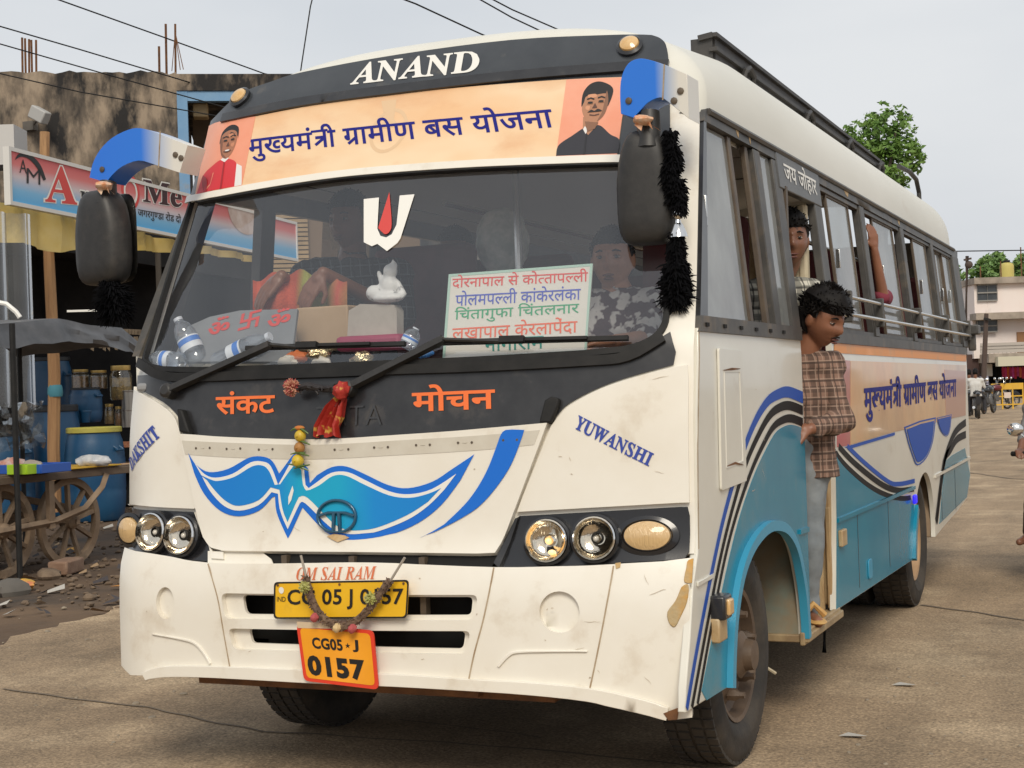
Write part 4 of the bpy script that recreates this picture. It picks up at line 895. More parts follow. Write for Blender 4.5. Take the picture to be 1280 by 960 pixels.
k = MB(); k.box((.80, 4.5, .78), (.52, 1.0, .03)); k.box((.55, 4.5, .55), (.03, 1.0, .5)); k.box((0, 3.4, .60), (1.0, 6.2, .25)); k.box((.5, 2.75, .5), (.9, 1.4, .3)); k.box((-.5, 2.75, .5), (.9, 1.4, .3)); k.box((.5, 6.0, .6), (.95, 1.3, .3)); k.obj('underbody', DEEP, bus)  # near-black chassis boxes added to paint shade under the bus
k = MB(); k.tube([(-.72, .95, .34), (.85, .8, .34)], .05, 10); k.tube([(-.95, 4.52, .34), (.95, 4.52, .34)], .07, 10); k.ell((0, 4.52, .34), .17, 14, 10); k.box((.42, 1.0, .44), (.08, 1.9, .1)); k.box((-.42, 1.0, .44), (.08, 1.9, .1)); k.obj('axle', RUST, bus)
k = MB(); k.tube([(.93, 1.30, .32), (.96, 1.36, .22), (1.0, 1.38, .19)], .006, 5); k.obj('loose_wire', CREAMW, bus)

# ---------------------------------------------------------------- wheels
TYRE = mat('tyre', (.028, .025, .022), .8, col2=(.075, .060, .045), ns=5, lo=.4, hi=.7, bump=.15, bs=60)
RIMM = mat('rim_dusty', (.16, .105, .065), .6, col2=(.09, .06, .04), ns=7, bump=.15)
RIMT = mat('rim_tan', (.46, .30, .17), .65, col2=(.36, .23, .13), ns=5)
def wheel(x, y, out, steer=0., rimm=RIMM, dual=False, R=.375, Wd=.22, rear=False):
    g = empty('wheel', loc=(x, y, R)); g.parent = bus; g.rotation_euler = (0, 0, steer)
    A = (out, 0, 0)
    def tyre(x0):
        k = MB(); h = Wd/2; ri = R*.60
        k.lathe([(ri, -h*.72), (R*.70, -h*.98), (R*.88, -h*1.04), (R*.965, -h*.92), (R*.99, -h*.78), (R*.985, 0), (R*.99, h*.78), (R*.965, h*.92), (R*.88, h*1.04), (R*.80, h*1.03), (R*.78, h*1.06), (R*.70, h*.98), (ri, h*.72)], (x0, 0, 0), A, 56, caps=False)
        for j in range(56):      # tread blocks
            a = 2*pi*j/56
            for b_, w_ in ((-.72, .30), (-.26, .34), (.26, .34), (.72, .30)):
                aa = a + (.03 if b_ > 0 else -.03); rr = R*.985; c = Vector((x0+out*b_*h, cos(aa)*rr, sin(aa)*rr)); R3 = Matrix.Rotation(aa, 3, 'X')
                k.box(c, (w_*h*1.1, .030, R*.030) if False else (w_*h*1.15, R*.034, .030), R3)
        k.obj('tyre', TYRE, g)
    tyre(0)
    if dual: tyre(-out*.25)
    k = MB(); h = Wd/2; ri = R*.60
    if rear: prof = [(ri*1.04, h*.78), (ri*1.04, h*.84), (ri*.97, h*.80), (ri*.93, h*.2), (ri*.80, -h*.55), (ri*.5, -h*.70), (.001, -h*.7)]
    else: prof = [(ri*1.04, h*.78), (ri*1.04, h*.84), (ri*.97, h*.80), (ri*.93, h*.35), (ri*.84, h*.20), (ri*.60, h*.55), (ri*.45, h*.62), (.001, h*.62)]
    k.lathe(prof, (0, 0, 0), A, 40, caps=False); k.obj('rim', rimm, g)
    k = MB()
    if rear: k.lathe([(.10, -h*.7), (.10, h*.35), (.08, h*.5), (.001, h*.52)], (0, 0, 0), A, 20)
    else: k.lathe([(.085, h*.55), (.08, h*.95), (.055, h*1.15), (.05, h*1.45), (.001, h*1.5)], (0, 0, 0), A, 20)
    for j in range(6):
        a = 2*pi*j/6+.3; rr = ri*.62; c = Vector((0, cos(a)*rr, sin(a)*rr)); k.lathe([(.021, h*.5 if not rear else -h*.7), (.021, (h*.8 if not rear else -h*.4)), (.012, (h*.95 if not rear else -.3*h)), (.012, (h*1.12 if not rear else -.1*h))], c, A, 6)
    k.obj('hub', rimm if not rear else RIMT, g)
    return g
wheel(.94, .79, 1, radians(-1), R=.365, Wd=.19); wheel(-.70, .95, -1, radians(-4), R=.365, Wd=.19); wheel(.95, 4.52, 1, 0, RIMT, True, rear=True); wheel(-.93, 4.52, -1, 0, RIMT, True, rear=True)

# ---------------------------------------------------------------- left side, rear, floor and cabin
panel('side_panel', LS, [(.25, .36), (6.7, .42), (6.75, 1.46), (.25, 1.46)], WHITE_SHADED, bus, off=0, thick=.03, step=.4)
panel('window_top_band', LS, [(.66, 2.06), (6.9, 2.06), (6.9, 2.19), (.70, 2.19)], DARKMET, bus, off=.004, thick=.04, step=.3)
panel('window_pillar', LS, [(ys(1.46)+.03, 1.46), (.40, 1.46), (.66, 2.08), (ys(2.08)+.04, 2.08)], DARKMET, bus, off=-.01, thick=.03, step=.3)
for a, b in ((.98, 1.08), (1.95, 2.1), (3.2, 3.3), (4.4, 4.5), (5.6, 5.7), (6.6, 6.75)):
    panel('window_pillar', LS, [(a, 1.46), (b, 1.46), (b, 2.08), (a, 2.08)], DARKMET, bus, off=.003, thick=.04, step=.3)
for a, b in ((1.5, 1.95), (4.5, 5.1)):
    panel('pane', LS, [(a, 1.48), (b, 1.48), (b, 2.06), (a, 2.06)], CLEAR, bus, off=-.01, thick=0, step=.3)
k = MB(); k.box((0, 6.72, 1.0), (2.05, .05, 1.2)); k.box((0, 6.74, 2.1), (2.0, .04, .3)); k.box((0, 6.73, 1.75), (.1, .04, .6)); k.obj('rear_wall', mat('cabin_rear', (.30, .29, .26), .7), bus)
k = MB(); k.box((-.03, 3.6, .78), (2.06, 6.2, .03)); k.obj('cabin_floor', mat('floor_dark', (.14, .13, .12), .8), bus)
k = MB(); k.box((-.03, .55, 1.0), (1.95, .04, .7)); k.obj('bulkhead', mat('cabin_grey', (.25, .25, .25), .7), bus)
DASH = mat('dash_grey', (.24, .245, .25), .6, col2=(.30, .30, .30), ns=5)
k = MB(); k.box((0, .36, 1.345), (1.9, .46, .03)); k.box((0, .58, 1.28), (1.9, .04, .14)); k.obj('dashboard', DASH, bus, bevel=.01)
SEATM = mat('seat_maroon', (.10, .018, .02), .75, col2=(.14, .03, .03), ns=12)
def bus_seat(x, y, w_=.42):
    g = empty('passenger_seat', loc=(x, y, .80)); g.parent = bus
    k = MB(); k.box((0, 0, .40), (w_, .42, .12)); k.obj('cushion', SEATM, g, bevel=.03)
    k = MB(); k.box((0, .24, .78), (w_, .09, .70), Matrix.Rotation(radians(-8), 3, 'X')); k.obj('backrest', SEATM, g, bevel=.035)
    k = MB(); k.box((0, 0, .17), (w_*.8, .3, .34)); k.obj('seat_base', RUBBER, g)
for y in (2.9, 3.7, 4.5, 5.3, 6.1):
    for x in (-.80, -.36, .38, .80): bus_seat(x, y)
for x in (-.80, -.36): bus_seat(x, 2.1)
bus_seat(-.52, 1.30, .48); bus_seat(.74, 1.12, .42)
g = empty('steering_wheel', loc=(-.50, .66, 1.42)); g.parent = bus; g.rotation_euler = (radians(28), 0, 0)
k = MB(); n = 32; k.sweep([Vector((.21*cos(2*pi*j/n), .21*sin(2*pi*j/n), 0)) for j in range(n+1)], [(.014*cos(t), .014*sin(t)) for t in [2*pi*q/8 for q in range(8)]]); k.obj('rim', RUBBER, g)
k = MB(); k.lathe([(.05, -.03), (.05, .01), (.02, .02)], (0, 0, 0), (0, 0, 1), 14)
for a in (0, 2.1, 4.2): k.bar((0, 0, 0), (.2*cos(a), .2*sin(a), 0), .025, .012)
k.tube([(0, 0, -.02), (0, .0, -.5)], .03, 8); k.obj('spoke', RUBBER, g)
k = MB()
for sx in (-.48, .45):
    k.tube([(sx, 1.7, 2.12), (sx, 6.5, 2.12)], .014, 8)
k.tube([(.45, 2.3, .8), (.45, 2.3, 2.5)], .016, 8); k.tube([(-.1, 1.62, .8), (-.1, 1.62, 2.55)], .016, 8); k.obj('grab_pole', RAILM, bus)

# ---------------------------------------------------------------- roof rack and ladder
rk = empty('roof_rack'); rk.parent = bus
RK = mat('rack_black', (.03, .03, .032), .6, col2=(.06, .055, .05), ns=7)
k = MB()
k.bar((.745, 1.73, 2.645), (.745, 5.6, 2.625), .016, .10)
for a, b in ((2.703, 2.672), (2.645, 2.625)): k.bar((.752, 1.70, a), (.752, 5.62, b), .035, .016)
k.bar((-.70, 2.6, 2.64), (-.70, 5.6, 2.62), .018, .08); k.obj('rack_rail', RK, rk)
k = MB()
k.bar((.69, 1.71, 2.695), (.75, 1.71, 2.703), .025, .022); k.box((.70, 1.72, 2.645), (.09, .014, .10)); k.obj('cross_bar', RK, rk)
for y in (2.7, 3.6, 4.5, 5.4):
    k = MB(); zz = 2.66-(y-1.9)*.006; k.bar((-.70, y, zz), (.74, y, zz), .03, .03); k.obj('cross_bar', RK, rk)
for y in (2.15, 3.35, 4.4, 5.4):
    k = MB(); k.tube([Vector((.775, y-.08, 2.57)), Vector((.785, y-.07, 2.62)), Vector((.785, y, 2.645)), Vector((.785, y+.07, 2.62)), Vector((.775, y+.08, 2.57))], .013, 6); k.obj('rack_hoop', RK, rk)
k = MB()
for x in (.80, .55): k.tube([Vector((x, 6.0, 2.70)), Vector((x, 6.45, 2.72)), Vector((x, 6.75, 2.70)), Vector((x, 6.86, 2.62)), Vector((x, 6.88, 2.2)), Vector((x, 6.86, .9))], .016, 8)
for z in (2.4, 2.1, 1.8, 1.5, 1.2): k.tube([(.80, 6.88, z), (.55, 6.88, z)], .012, 6)
k.obj('ladder', RK, rk)

# ---------------------------------------------------------------- wear: scratches, mud specks, rust runs
Rw = random.Random(17); SC = mat('scuff', (.48, .40, .30), .8, col2=(.62, .54, .43), ns=60)
for name, surf, off, reg, par, n in (('scuff_mark', FS, .0356, ((185, 612, 720, 835), (640, 850, 720, 850)), bmp, 20), ('scuff_mark', FS, .0148, ((700, 850, 470, 630),), cp, 5), ('scuff_mark', FS, .0276, ((260, 660, 580, 690),), hd, 5), ('scuff_mark', SS, .003, ((880, 990, 440, 650),), sp, 7)):
    V = []; Fq = []
    for i in range(n):
        x0, x1, y0, y1 = reg[i % len(reg)]; px = Rw.uniform(x0, x1); py = Rw.uniform(y0, y1); L = Rw.choice((.006, .008, .012, .03, .05)); a = Rw.gauss(0, .5); wd = Rw.uniform(.0012, .003) if L > .01 else L*.6
        u, v = surf.un(px, py); q = [(u+cos(a)*L*(j/6-.5)+Rw.gauss(0, .0006), v+sin(a)*L*(j/6-.5)+Rw.gauss(0, .0008)) for j in range(7)]; bnd = band(q, [wd*.2, wd, wd*.7, wd*.2])
        if surf is FS and par is bmp and any(inside(p_, [lp]) for lp in (s1, s2) for p_ in bnd): continue
        k0 = len(V); V += [surf.q(a_, b_, off) for a_, b_ in bnd]; m_ = 7
        for j in range(6): Fq.append((k0+j, k0+j+1, k0+13-j-1, k0+13-j))
    o = mesh_obj(name, V, Fq, SC, par, fix=False); o['kind'] = 'stuff'
RR = mat('rust_run', (.45, .27, .10), .75, col2=(.62, .50, .32), ns=18)
class RoofS(Surf):
    out = Vector((1, 0, 0))
    def p(s, u, v): x = 1.03-.10*max(0, (v-2.30))/.1*.4 - .18*max(0, v-2.19)**2*6; return Vector((x, u, v))
for y, h, w_ in ((.95, .05, .02), (1.12, .10, .012), (2.1, .03, .05), (2.9, .025, .06), (4.4, .03, .04)):
    panel('rust_streak', SS, [(y-w_, 2.178), (y+w_, 2.178), (y+w_*.4, 2.178-.03), (y-w_*.3, 2.178-.022)], RR, bus, off=.0065, thick=.001, step=.1)
# ================================================================ ground, road
GNDM = mat('dirt_ground', (.080, .048, .028), .95, col2=(.165, .105, .06), ns=.5, nd=9, lo=.38, hi=.66, dirt=(.055, .042, .032), ds=.9, dlo=.48, dhi=.68, bump=.9, bs=14)
ROADM = mat('dusty_concrete', (.39, .28, .172), .95, col2=(.275, .195, .12), ns=.55, nd=10, lo=.36, hi=.66, dirt=(.46, .34, .215), ds=1.1, dlo=.50, dhi=.62, bump=.55, bs=70)
def enrich(m_):
    """aggregate speckle, tar streaks and slab joints of the old road surface"""
    t = m_.node_tree; N = t.nodes.new; L = t.links.new; b = t.nodes['Principled BSDF']; src = b.inputs['Base Color'].links[0].from_socket
    co = N('ShaderNodeTexCoord'); n = N('ShaderNodeTexNoise'); n.inputs['Scale'].default_value = 85; n.inputs['Detail'].default_value = 3; L(co.outputs['Object'], n.inputs['Vector'])
    r = N('ShaderNodeMapRange'); r.inputs[1].default_value = .30; r.inputs[2].default_value = .70; r.inputs[3].default_value = .60; r.inputs[4].default_value = 1.35; L(n.outputs[0], r.inputs[0])
    v = N('ShaderNodeVectorMath'); v.operation = 'SCALE'; L(src, v.inputs[0]); L(r.outputs[0], v.inputs['Scale'])
    mp_ = N('ShaderNodeMapping'); mp_.inputs['Scale'].default_value = (1.6, .30, 1); mp_.inputs['Rotation'].default_value = (0, 0, -.35); L(co.outputs['Object'], mp_.inputs[0])
    n2 = N('ShaderNodeTexNoise'); n2.inputs['Scale'].default_value = 1.6; n2.inputs['Detail'].default_value = 7; L(mp_.outputs[0], n2.inputs['Vector'])
    r2 = N('ShaderNodeMapRange'); r2.inputs[1].default_value = .40; r2.inputs[2].default_value = .62; r2.inputs[3].default_value = .84; r2.inputs[4].default_value = 1.06; L(n2.outputs[0], r2.inputs[0])
    v2 = N('ShaderNodeVectorMath'); v2.operation = 'SCALE'; L(v.outputs[0], v2.inputs[0]); L(r2.outputs[0], v2.inputs['Scale']); 
    vo = N('ShaderNodeTexVoronoi'); vo.inputs['Scale'].default_value = 62; L(co.outputs['Object'], vo.inputs['Vector']); sv = N('ShaderNodeSeparateColor'); L(vo.outputs['Color'], sv.inputs[0])
    r3 = N('ShaderNodeMapRange'); r3.inputs[3].default_value = .80; r3.inputs[4].default_value = 1.14; L(sv.outputs[0], r3.inputs[0]); v3 = N('ShaderNodeVectorMath'); v3.operation = 'SCALE'; L(v2.outputs[0], v3.inputs[0]); L(r3.outputs[0], v3.inputs['Scale'])
    n4 = N('ShaderNodeTexNoise'); n4.inputs['Scale'].default_value = .8; n4.inputs['Detail'].default_value = 10; n4.inputs['Roughness'].default_value = .7; L(co.outputs['Object'], n4.inputs['Vector'])
    r4 = N('ShaderNodeMapRange'); r4.inputs[1].default_value = .52; r4.inputs[2].default_value = .64; r4.inputs[3].default_value = 1.; r4.inputs[4].default_value = .74; L(n4.outputs[0], r4.inputs[0]); v4 = N('ShaderNodeVectorMath'); v4.operation = 'SCALE'; L(v3.outputs[0], v4.inputs[0]); L(r4.outputs[0], v4.inputs['Scale'])
    L(v4.outputs[0], b.inputs['Base Color'])
enrich(ROADM)
tag(mesh_obj('ground', [(-900, -60, -.012), (900, -60, -.012), (900, 1500, -.012), (-900, 1500, -.012)], [(0, 1, 2, 3)], GNDM), 'bare brown earth beside the road', 'ground', kind='structure')
edge_pts = [(-2.6, -8), (-2.9, -2), (-3.35, 1.2), (-3.55, 2.2), (-3.75, 3.4), (-4.15, 5), (-4.6, 7.5), (-5.4, 12), (-7.5, 25), (-14, 65), (-20, 110)]
E2 = []
for i in range(len(edge_pts)-1):
    for k in range(10):
        t = k/10; x = lerp(edge_pts[i][0], edge_pts[i+1][0], t); y = lerp(edge_pts[i][1], edge_pts[i+1][1], t); E2.append((x+.16*noise.noise((x*3, y*2.1, 1))+.07*noise.noise((x*9, y*8, 4)), y))
tag(mesh_obj('road', [(x, y, 0) for x, y in E2+[(-20, 110), (60, 110), (60, -8)]], [tuple(range(len(E2)+3))], ROADM), 'dusty worn concrete road under the bus', 'road', kind='structure')
k = MB()
JM = mat('joint_dark', (.17, .13, .09), .95)
def crack(pts, wd):
    q = []
    for i in range(len(pts)-1):
        for j in range(12):
            t = j/12; x = lerp(pts[i][0], pts[i+1][0], t); y = lerp(pts[i][1], pts[i+1][1], t); q.append((x+.03*noise.noise((x*4, y*4, 2)), y+.03*noise.noise((x*4, y*4, 7))))
    v2, f2 = tri2d([band(q, [wd*(.6+.8*abs(noise.noise((u*5, v*5, 0)))) for u, v in q])], .4); k.add([(v.x, v.y, .004) for v in v2], f2)
crack([on_z(0, 862).to_2d(), on_z(180, 885).to_2d(), on_z(330, 915).to_2d(), on_z(640, 935).to_2d(), on_z(900, 962).to_2d()], .02)
crack([on_z(1150, 757).to_2d(), on_z(1215, 766).to_2d(), on_z(1300, 778).to_2d()], .03)
crack([on_z(1205, 590).to_2d(), on_z(1260, 598).to_2d(), on_z(1320, 602).to_2d()], .05)
crack([on_z(500, 900).to_2d(), on_z(700, 925).to_2d()], .012)
tag(k.obj('road_cracks', JM, smooth=False), kind='structure')

# ================================================================ left side: building, sign, stall, cart
WALLM = mat('stained_plaster', (.34, .265, .19), .9, col2=(.12, .095, .072), ns=2.6, nd=12, lo=.42, hi=.60, dirt=(.022, .020, .019), ds=1.25, dlo=.42, dhi=.55, bump=.8, bs=9, scale=(1.3, 1.3, .55))
CONC = mat('old_concrete', (.20, .18, .155), .9, col2=(.09, .082, .072), ns=1.2, bump=.3, bs=10)
BLUEP = mat('pale_blue_wall', (.16, .31, .50), .8, col2=(.20, .35, .52), ns=3, dirt=(.3, .28, .25), ds=2)
b0 = at_d(-330, 118, 22.6); b1 = at_d(222, 90, 23.6); b2 = at_d(292, 86, 23.8); top = b1.z
ux = (b1-b0); ux.z = 0; ux.normalize(); back = Vector((-ux.y, ux.x, 0))
bl_ = empty('concrete_building', 'flat roofed building with black-stained plaster wall behind the shop sign', 'building', (b0.x, b0.y, 0))
def bx(k, a, b, z0, z1, d0, d1):
    """box along the facade between a..b metres from its left end, d0..d1 metres behind it"""
    vs = []
    for z in (z0, z1):
        for s_, d in ((a, d0), (b, d0), (b, d1), (a, d1)): vs.append(ux*s_ + back*d + Vector((0, 0, z)))
    k.add(vs, [(0, 3, 2, 1), (4, 5, 6, 7), (0, 1, 5, 4), (1, 2, 6, 5), (2, 3, 7, 6), (3, 0, 4, 7)])
def su(px, py): p = at_plane(px, py, b0, back); return ((p-b0).dot(ux), p.z)
uL = su(222, 150)[0]; uR = su(292, 100)[0]
V = []; Fq = []; nx, nz_ = 60, 44
for j in range(nz_+1):
    for i in range(nx+1):
        z = top*j/nz_+ (0 if j < nz_ else .06*noise.noise((i*.5, 1, 3))); u = uL*i/nx; V.append(ux*u + Vector((0, 0, z)) - back*(.05*noise.noise((u*1.3, z*1.3, 2))+.02*noise.noise((u*5, z*5, 2))))
for j in range(nz_):
    for i in range(nx): a = j*(nx+1)+i; Fq.append((a, a+1, a+nx+2, a+nx+1))
mesh_obj('stained_wall', V, Fq, WALLM, bl_)
k = MB(); bx(k, 0, uL, 0, top-.02, .12, 4); k.obj('wall_core', CONC, bl_)
k = MB(); bx(k, uL+.002, uR+3.2, top-.30, top-.04, -.05, 5); k.obj('roof_slab', WALLM, bl_)
k = MB(); bx(k, uL, uL+.16, 2.2, top-.302, -.03, .14); bx(k, uL+.16, uR+3, top-.46, top-.302, -.02, .14); k.obj('blue_frame', BLUEP, bl_)
k = MB(); bx(k, uL+.16, uR+3, 0, top-.46, 1.4, 1.6); k.obj('recess_wall', mat('recess_brown', (.16, .11, .07), .8), bl_)
k = MB()
for j in range(26): bx(k, uL+.40, uL+2.0, 3.2+j*.075, 3.255+j*.075, 1.30-.03, 1.36)
k.obj('slatted_shutter', mat('shutter_tan', (.36, .25, .13), .7, col2=(.28, .19, .1), ns=4), bl_)
k = MB(); q = su(249, 132); bx(k, q[0]-.12, q[0]+.12, q[1]-.12, q[1]+.1, .3, .6); k.obj('wall_box', mat('box_tan', (.50, .37, .20), .6), bl_, bevel=.02)
k = MB(); bx(k, uR+3.2, uR+9, 0, top-.7, 0, 5); k.obj('side_block', CONC, bl_)
for j in range(3):
    for zz in (.9, 3.6): k = MB(); bx(k, uR+3.8+j*1.7, uR+4.8+j*1.7, zz, zz+1.3, -.04, .05); k.obj('window', mat('dark_pane', (.03, .035, .04), .3), bl_)
# rebar sticking out of the roof
for xs, ytop in (((28, 32, 36, 40, 45), (47, 48, 49, 50, 50)), ((199, 208, 219), (58, 30, 30))):
    for x, yt in zip(xs, ytop):
        p = at_plane(x, 98, b0+back*.6, back); q_ = at_plane(x+rnd.uniform(-1, 1), yt, b0+back*.6, back); kk = MB(); kk.tube([p-Vector((0, 0, .3)), q_], .018 if x < 100 or x > 210 else .02, 5)
        kk.obj('rebar', RUST, bl_).location = -Vector((b0.x, b0.y, 0))
k = MB(); p = at_plane(219, 40, b0+back*.6, back); 
for dx in (-.06, .05, .09): k.tube([p+Vector((0, 0, .0)), p+Vector((dx*1.5, 0, -.62))], .008, 4)
o = k.obj('rebar_tie', RUST, bl_); o.location = -Vector((b0.x, b0.y, 0))
# floodlight on the wall
p = at_plane(45, 150, b0-back*.25, back); fl_ = empty('floodlight', 'small weathered floodlight fixed on the black-stained wall', 'light', p)
k = MB(); k.box((.14, -.08, .05), (.30, .16, .20), Matrix.Rotation(.5, 3, 'Y')); k.obj('lamp_head', mat('lamp_grey', (.42, .41, .39), .5), fl_, bevel=.02)
k = MB(); k.tube([Vector((.05, 0, .02)), Vector((-.16, .1, -.06)), Vector((-.25, .35, -.08))], .02, 6); k.box((-.2, .1, -.06), (.2, .12, .14)); k.obj('bracket', CONC, fl_)
# shop sign
dS = Vector((-sin(radians(9.3)), cos(radians(9.3)), 0)); SG = FlatS(at_d(12, 187, 15), dS, (0, 0, 1))
sg = empty('shop_sign', 'long pink and pale blue shop signboard with a big red letter A', 'sign', SG.o)
def rel(o): o.location = -Vector(SG.o); return o
sgL = lambda L: [SG.un(*p) for p in L]
SIGM = mat('sign_print', (.5, .3, .3), .45)
zt, zb = 0., SG.un(12, 252)[1]
lin_mat(SIGM, [(SG.o.z+zb, (.08, .38, .70)), (SG.o.z+zb*.75, (.20, .46, .70)), (SG.o.z+zb*.48, (.62, .52, .53)), (SG.o.z+zb*.25, (.66, .18, .17)), (SG.o.z, (.58, .09, .09))], 'Z')
rel(panel('sign_board', SG, [(0, zb), (7.4, zb), (7.4, 0), (0, 0)], SIGM, sg, off=0, thick=.05, step=1, bevel=.005))
rel(panel('sign_frame', SG, [[(-.03, zb-.03), (7.43, zb-.03), (7.43, .03), (-.03, .03)], [(.01, zb+.01), (7.39, zb+.01), (7.39, -.01), (.01, -.01)]], mat('frame_white', (.66, .64, .6), .5), sg, off=.012, thick=.07, step=1))
def sl(name, s, bl, br, tl, m_, off=.004, bold=0., **kw): return rel(letters(name, SG, s, SG.un(*bl), SG.un(*br), SG.un(*tl), m_, sg, off=off, bold=bold, **kw))
sl('sign_lettering', '𝐀', (54, 253), (98, 257), (54, 203), STICKW, .003, .03); sl('sign_lettering', '𝐀', (56, 252), (96, 256), (56, 205), REDINK, .005, .008)
sl('sign_lettering', '𝐫', (99, 257), (112, 259), (99, 236), STICKW, .003, .03); sl('sign_lettering', '𝐫', (100, 256), (111, 258), (100, 238), INKK, .005, .01)
c_ = SG.un(163, 240); rel(panel('sign_ring', SG, [oval(c_, .21, .20, 30), oval(c_, .165, .155, 30)], REDINK, sg, off=.005, thick=.002, step=1)); rel(panel('sign_ring', SG, [oval(c_, .16, .15, 30), oval(c_, .125, .115, 30)], STICKW, sg, off=.005, thick=.002, step=1))
sl('sign_lettering', '𝐌𝐞', (177, 253), (228, 261), (177, 222), STICKW, .003, .03); sl('sign_lettering', '𝐌𝐞', (178.5, 252.5), (227, 260), (178.5, 224), mat('ink_brown', (.045, .012, .014), .5), .005, .012)
sl('sign_lettering', 'जगरगुण~डा रोड दो', (172, 273), (226, 282), (172, 258), INKK, .005, .006)
sl('sign_lettering', 'A', (24, 216), (33, 217), (24, 199), INKK, .005, -.005); sl('sign_lettering', 'M', (33, 229), (50, 231), (33, 210), INKK, .005, -.005)
rel(panel('sign_swoosh', SG, sgL(crv((18, 200), (24, 192), (38, 194), (50, 206), (57, 224), n=4)+crv((54, 226), (46, 210), (36, 199), (26, 196), (18, 200), n=4)), INKK, sg, off=.005, thick=0, step=.3))
rel(panel('sign_portrait', SG, oval(SG.un(306, 262), .55, .34, 26), mat('sign_sepia', (.45, .32, .26), .6, col2=(.6, .5, .45), ns=4), sg, off=.005, thick=0, step=.3))
# tattered yellow valance below the sign
YC = mat('yellow_cloth', (.78, .56, .15), .85, col2=(.82, .64, .26), ns=2.5, dirt=(.4, .3, .12), ds=2)
class SagS(FlatS):
    def p(s, u, v): return s.o + s.ux*u + s.vx*v + s.out*(.06*sin(u*7+v*2)+.03*sin(u*17)) 
    def nrm(s, u, v): return s.out
VS = SagS(SG.o - SG.out*.25, dS, (0, 0, 1))
vl = [VS.un(*p) for p in [(-60, 250), (12, 254), (95, 272), (160, 288), (215, 300), (330, 322)] + crv((330, 330), (260, 318), (212, 316), (190, 314), (150, 313), (95, 312), (70, 316), (48, 308), (20, 304), (-60, 300), n=3)]
tag(panel('valance', VS, vl, YC, None, off=0, thick=.006, step=.12), 'tattered yellow cloth valance hanging under the shop sign', 'awning')
# shop roof edge behind the sign, dark stall interior
st = empty('stall_shelter', 'dark stall shelter of black plastic sheeting behind the blue drums', 'stall', (0, 0, 0))
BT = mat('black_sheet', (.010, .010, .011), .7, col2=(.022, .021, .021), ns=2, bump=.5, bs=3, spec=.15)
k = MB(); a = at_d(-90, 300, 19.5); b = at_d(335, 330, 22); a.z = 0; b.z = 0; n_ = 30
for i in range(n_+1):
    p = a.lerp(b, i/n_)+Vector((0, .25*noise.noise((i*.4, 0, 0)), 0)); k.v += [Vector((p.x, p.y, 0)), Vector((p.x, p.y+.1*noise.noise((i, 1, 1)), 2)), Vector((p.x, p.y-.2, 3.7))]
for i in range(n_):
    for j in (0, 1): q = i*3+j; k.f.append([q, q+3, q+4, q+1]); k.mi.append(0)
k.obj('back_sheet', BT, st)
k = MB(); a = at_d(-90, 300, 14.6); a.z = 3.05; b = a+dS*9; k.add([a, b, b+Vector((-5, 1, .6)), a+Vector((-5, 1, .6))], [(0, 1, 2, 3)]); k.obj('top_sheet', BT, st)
k = MB()
for px, dd, yb in ((-30, 15, 600), (200, 18, 560)): p = at_d(px, 400, dd); k.tube([(p.x, p.y, -.05), (p.x, p.y, 3.1)], .035, 7)
k.obj('stall_post', mat('post_dark', (.05, .04, .03), .8), st)
p = at_d(120, 386, 14.5); k = MB(); k.bar(at_d(84, 389, 14.5), at_d(122, 388, 14.5), .02, .02); k.obj('tube_lamp', STICKW, st)
WOODP = mat('pole_wood', (.42, .24, .11), .75, col2=(.30, .16, .07), ns=3, dirt=(.16, .08, .04), ds=4, scale=(4, 4, .5), bump=.3, bs=20)
p = on_z(70, 655); pd = (p-CAMP).dot(CF); k = MB(); q = [at_d(x, y, pd) for x, y in ((56, 165), (55, 240), (60, 300), (65, 400), (68, 470), (67, 560), (69, 640))]; k.tube(q[::-1]+[], [.072, .07, .068, .064, .06, .055, .055], 9)
o = k.obj('wooden_pole', WOODP); tag(o, 'rough bare wooden pole standing behind the handcart and holding up the sign', 'pole')
for y in (285, 488): k = MB(); c = at_d(57 if y < 300 else 69, y, pd); k.lathe([(.075, -.07), (.085, -.03), (.08, .03), (.07, .06)], c, n=10, caps=False); k.obj('cloth_tie', mat('tie_blue', (.06, .22, .28), .8), o)

# drums
DRM = mat('drum_blue', (.008, .06, .15), .4, col2=(.014, .08, .17), ns=3, dirt=(.10, .12, .14), ds=4, dlo=.6, dhi=.95)
LIDY = mat('lid_yellow', (.50, .44, .07), .5, col2=(.40, .36, .08), ns=5); LIDK = mat('lid_black', (.018, .02, .024), .5)
def drum(px0, px1, pyb, pyt, dd, lid, label, z0=None):
    c = at_d((px0+px1)/2, pyb, dd); r = (px1-px0)/2*dd/FPX; h = (pyb-pyt)*dd/FPX; g = empty('plastic_drum', label, 'drum', (c.x, c.y, c.z if z0 is None else z0), group='blue plastic drums by the stall')
    k = MB(); k.lathe([(r*.82, 0), (r*.9, .03*h), (r*.97, .16*h), (r, .30*h), (r*.985, .33*h), (r, .36*h), (r, .66*h), (r*.985, .69*h), (r*.99, .72*h), (r*.93, .86*h), (r*.86, .93*h), (r*.86, .985*h)], n=36); k.obj('drum_body', DRM, g)
    k = MB(); k.lathe([(r*.90, .95*h), (r*.92, .955*h), (r*.92, h), (r*.88, 1.012*h), (.01, 1.015*h)], n=36); k.obj('lid', lid, g)
    k = MB()
    for s_ in (-1, 1): k.tube([Vector((s_*r*.9, -.05, .80*h)), Vector((s_*r*1.06, -.05, .76*h)), Vector((s_*r*1.06, .05, .76*h)), Vector((s_*r*.9, .05, .80*h))], .016, 6)
    k.obj('handle', DRM, g); return g
dd_ = (on_z(120, 650)-CAMP).dot(CF)
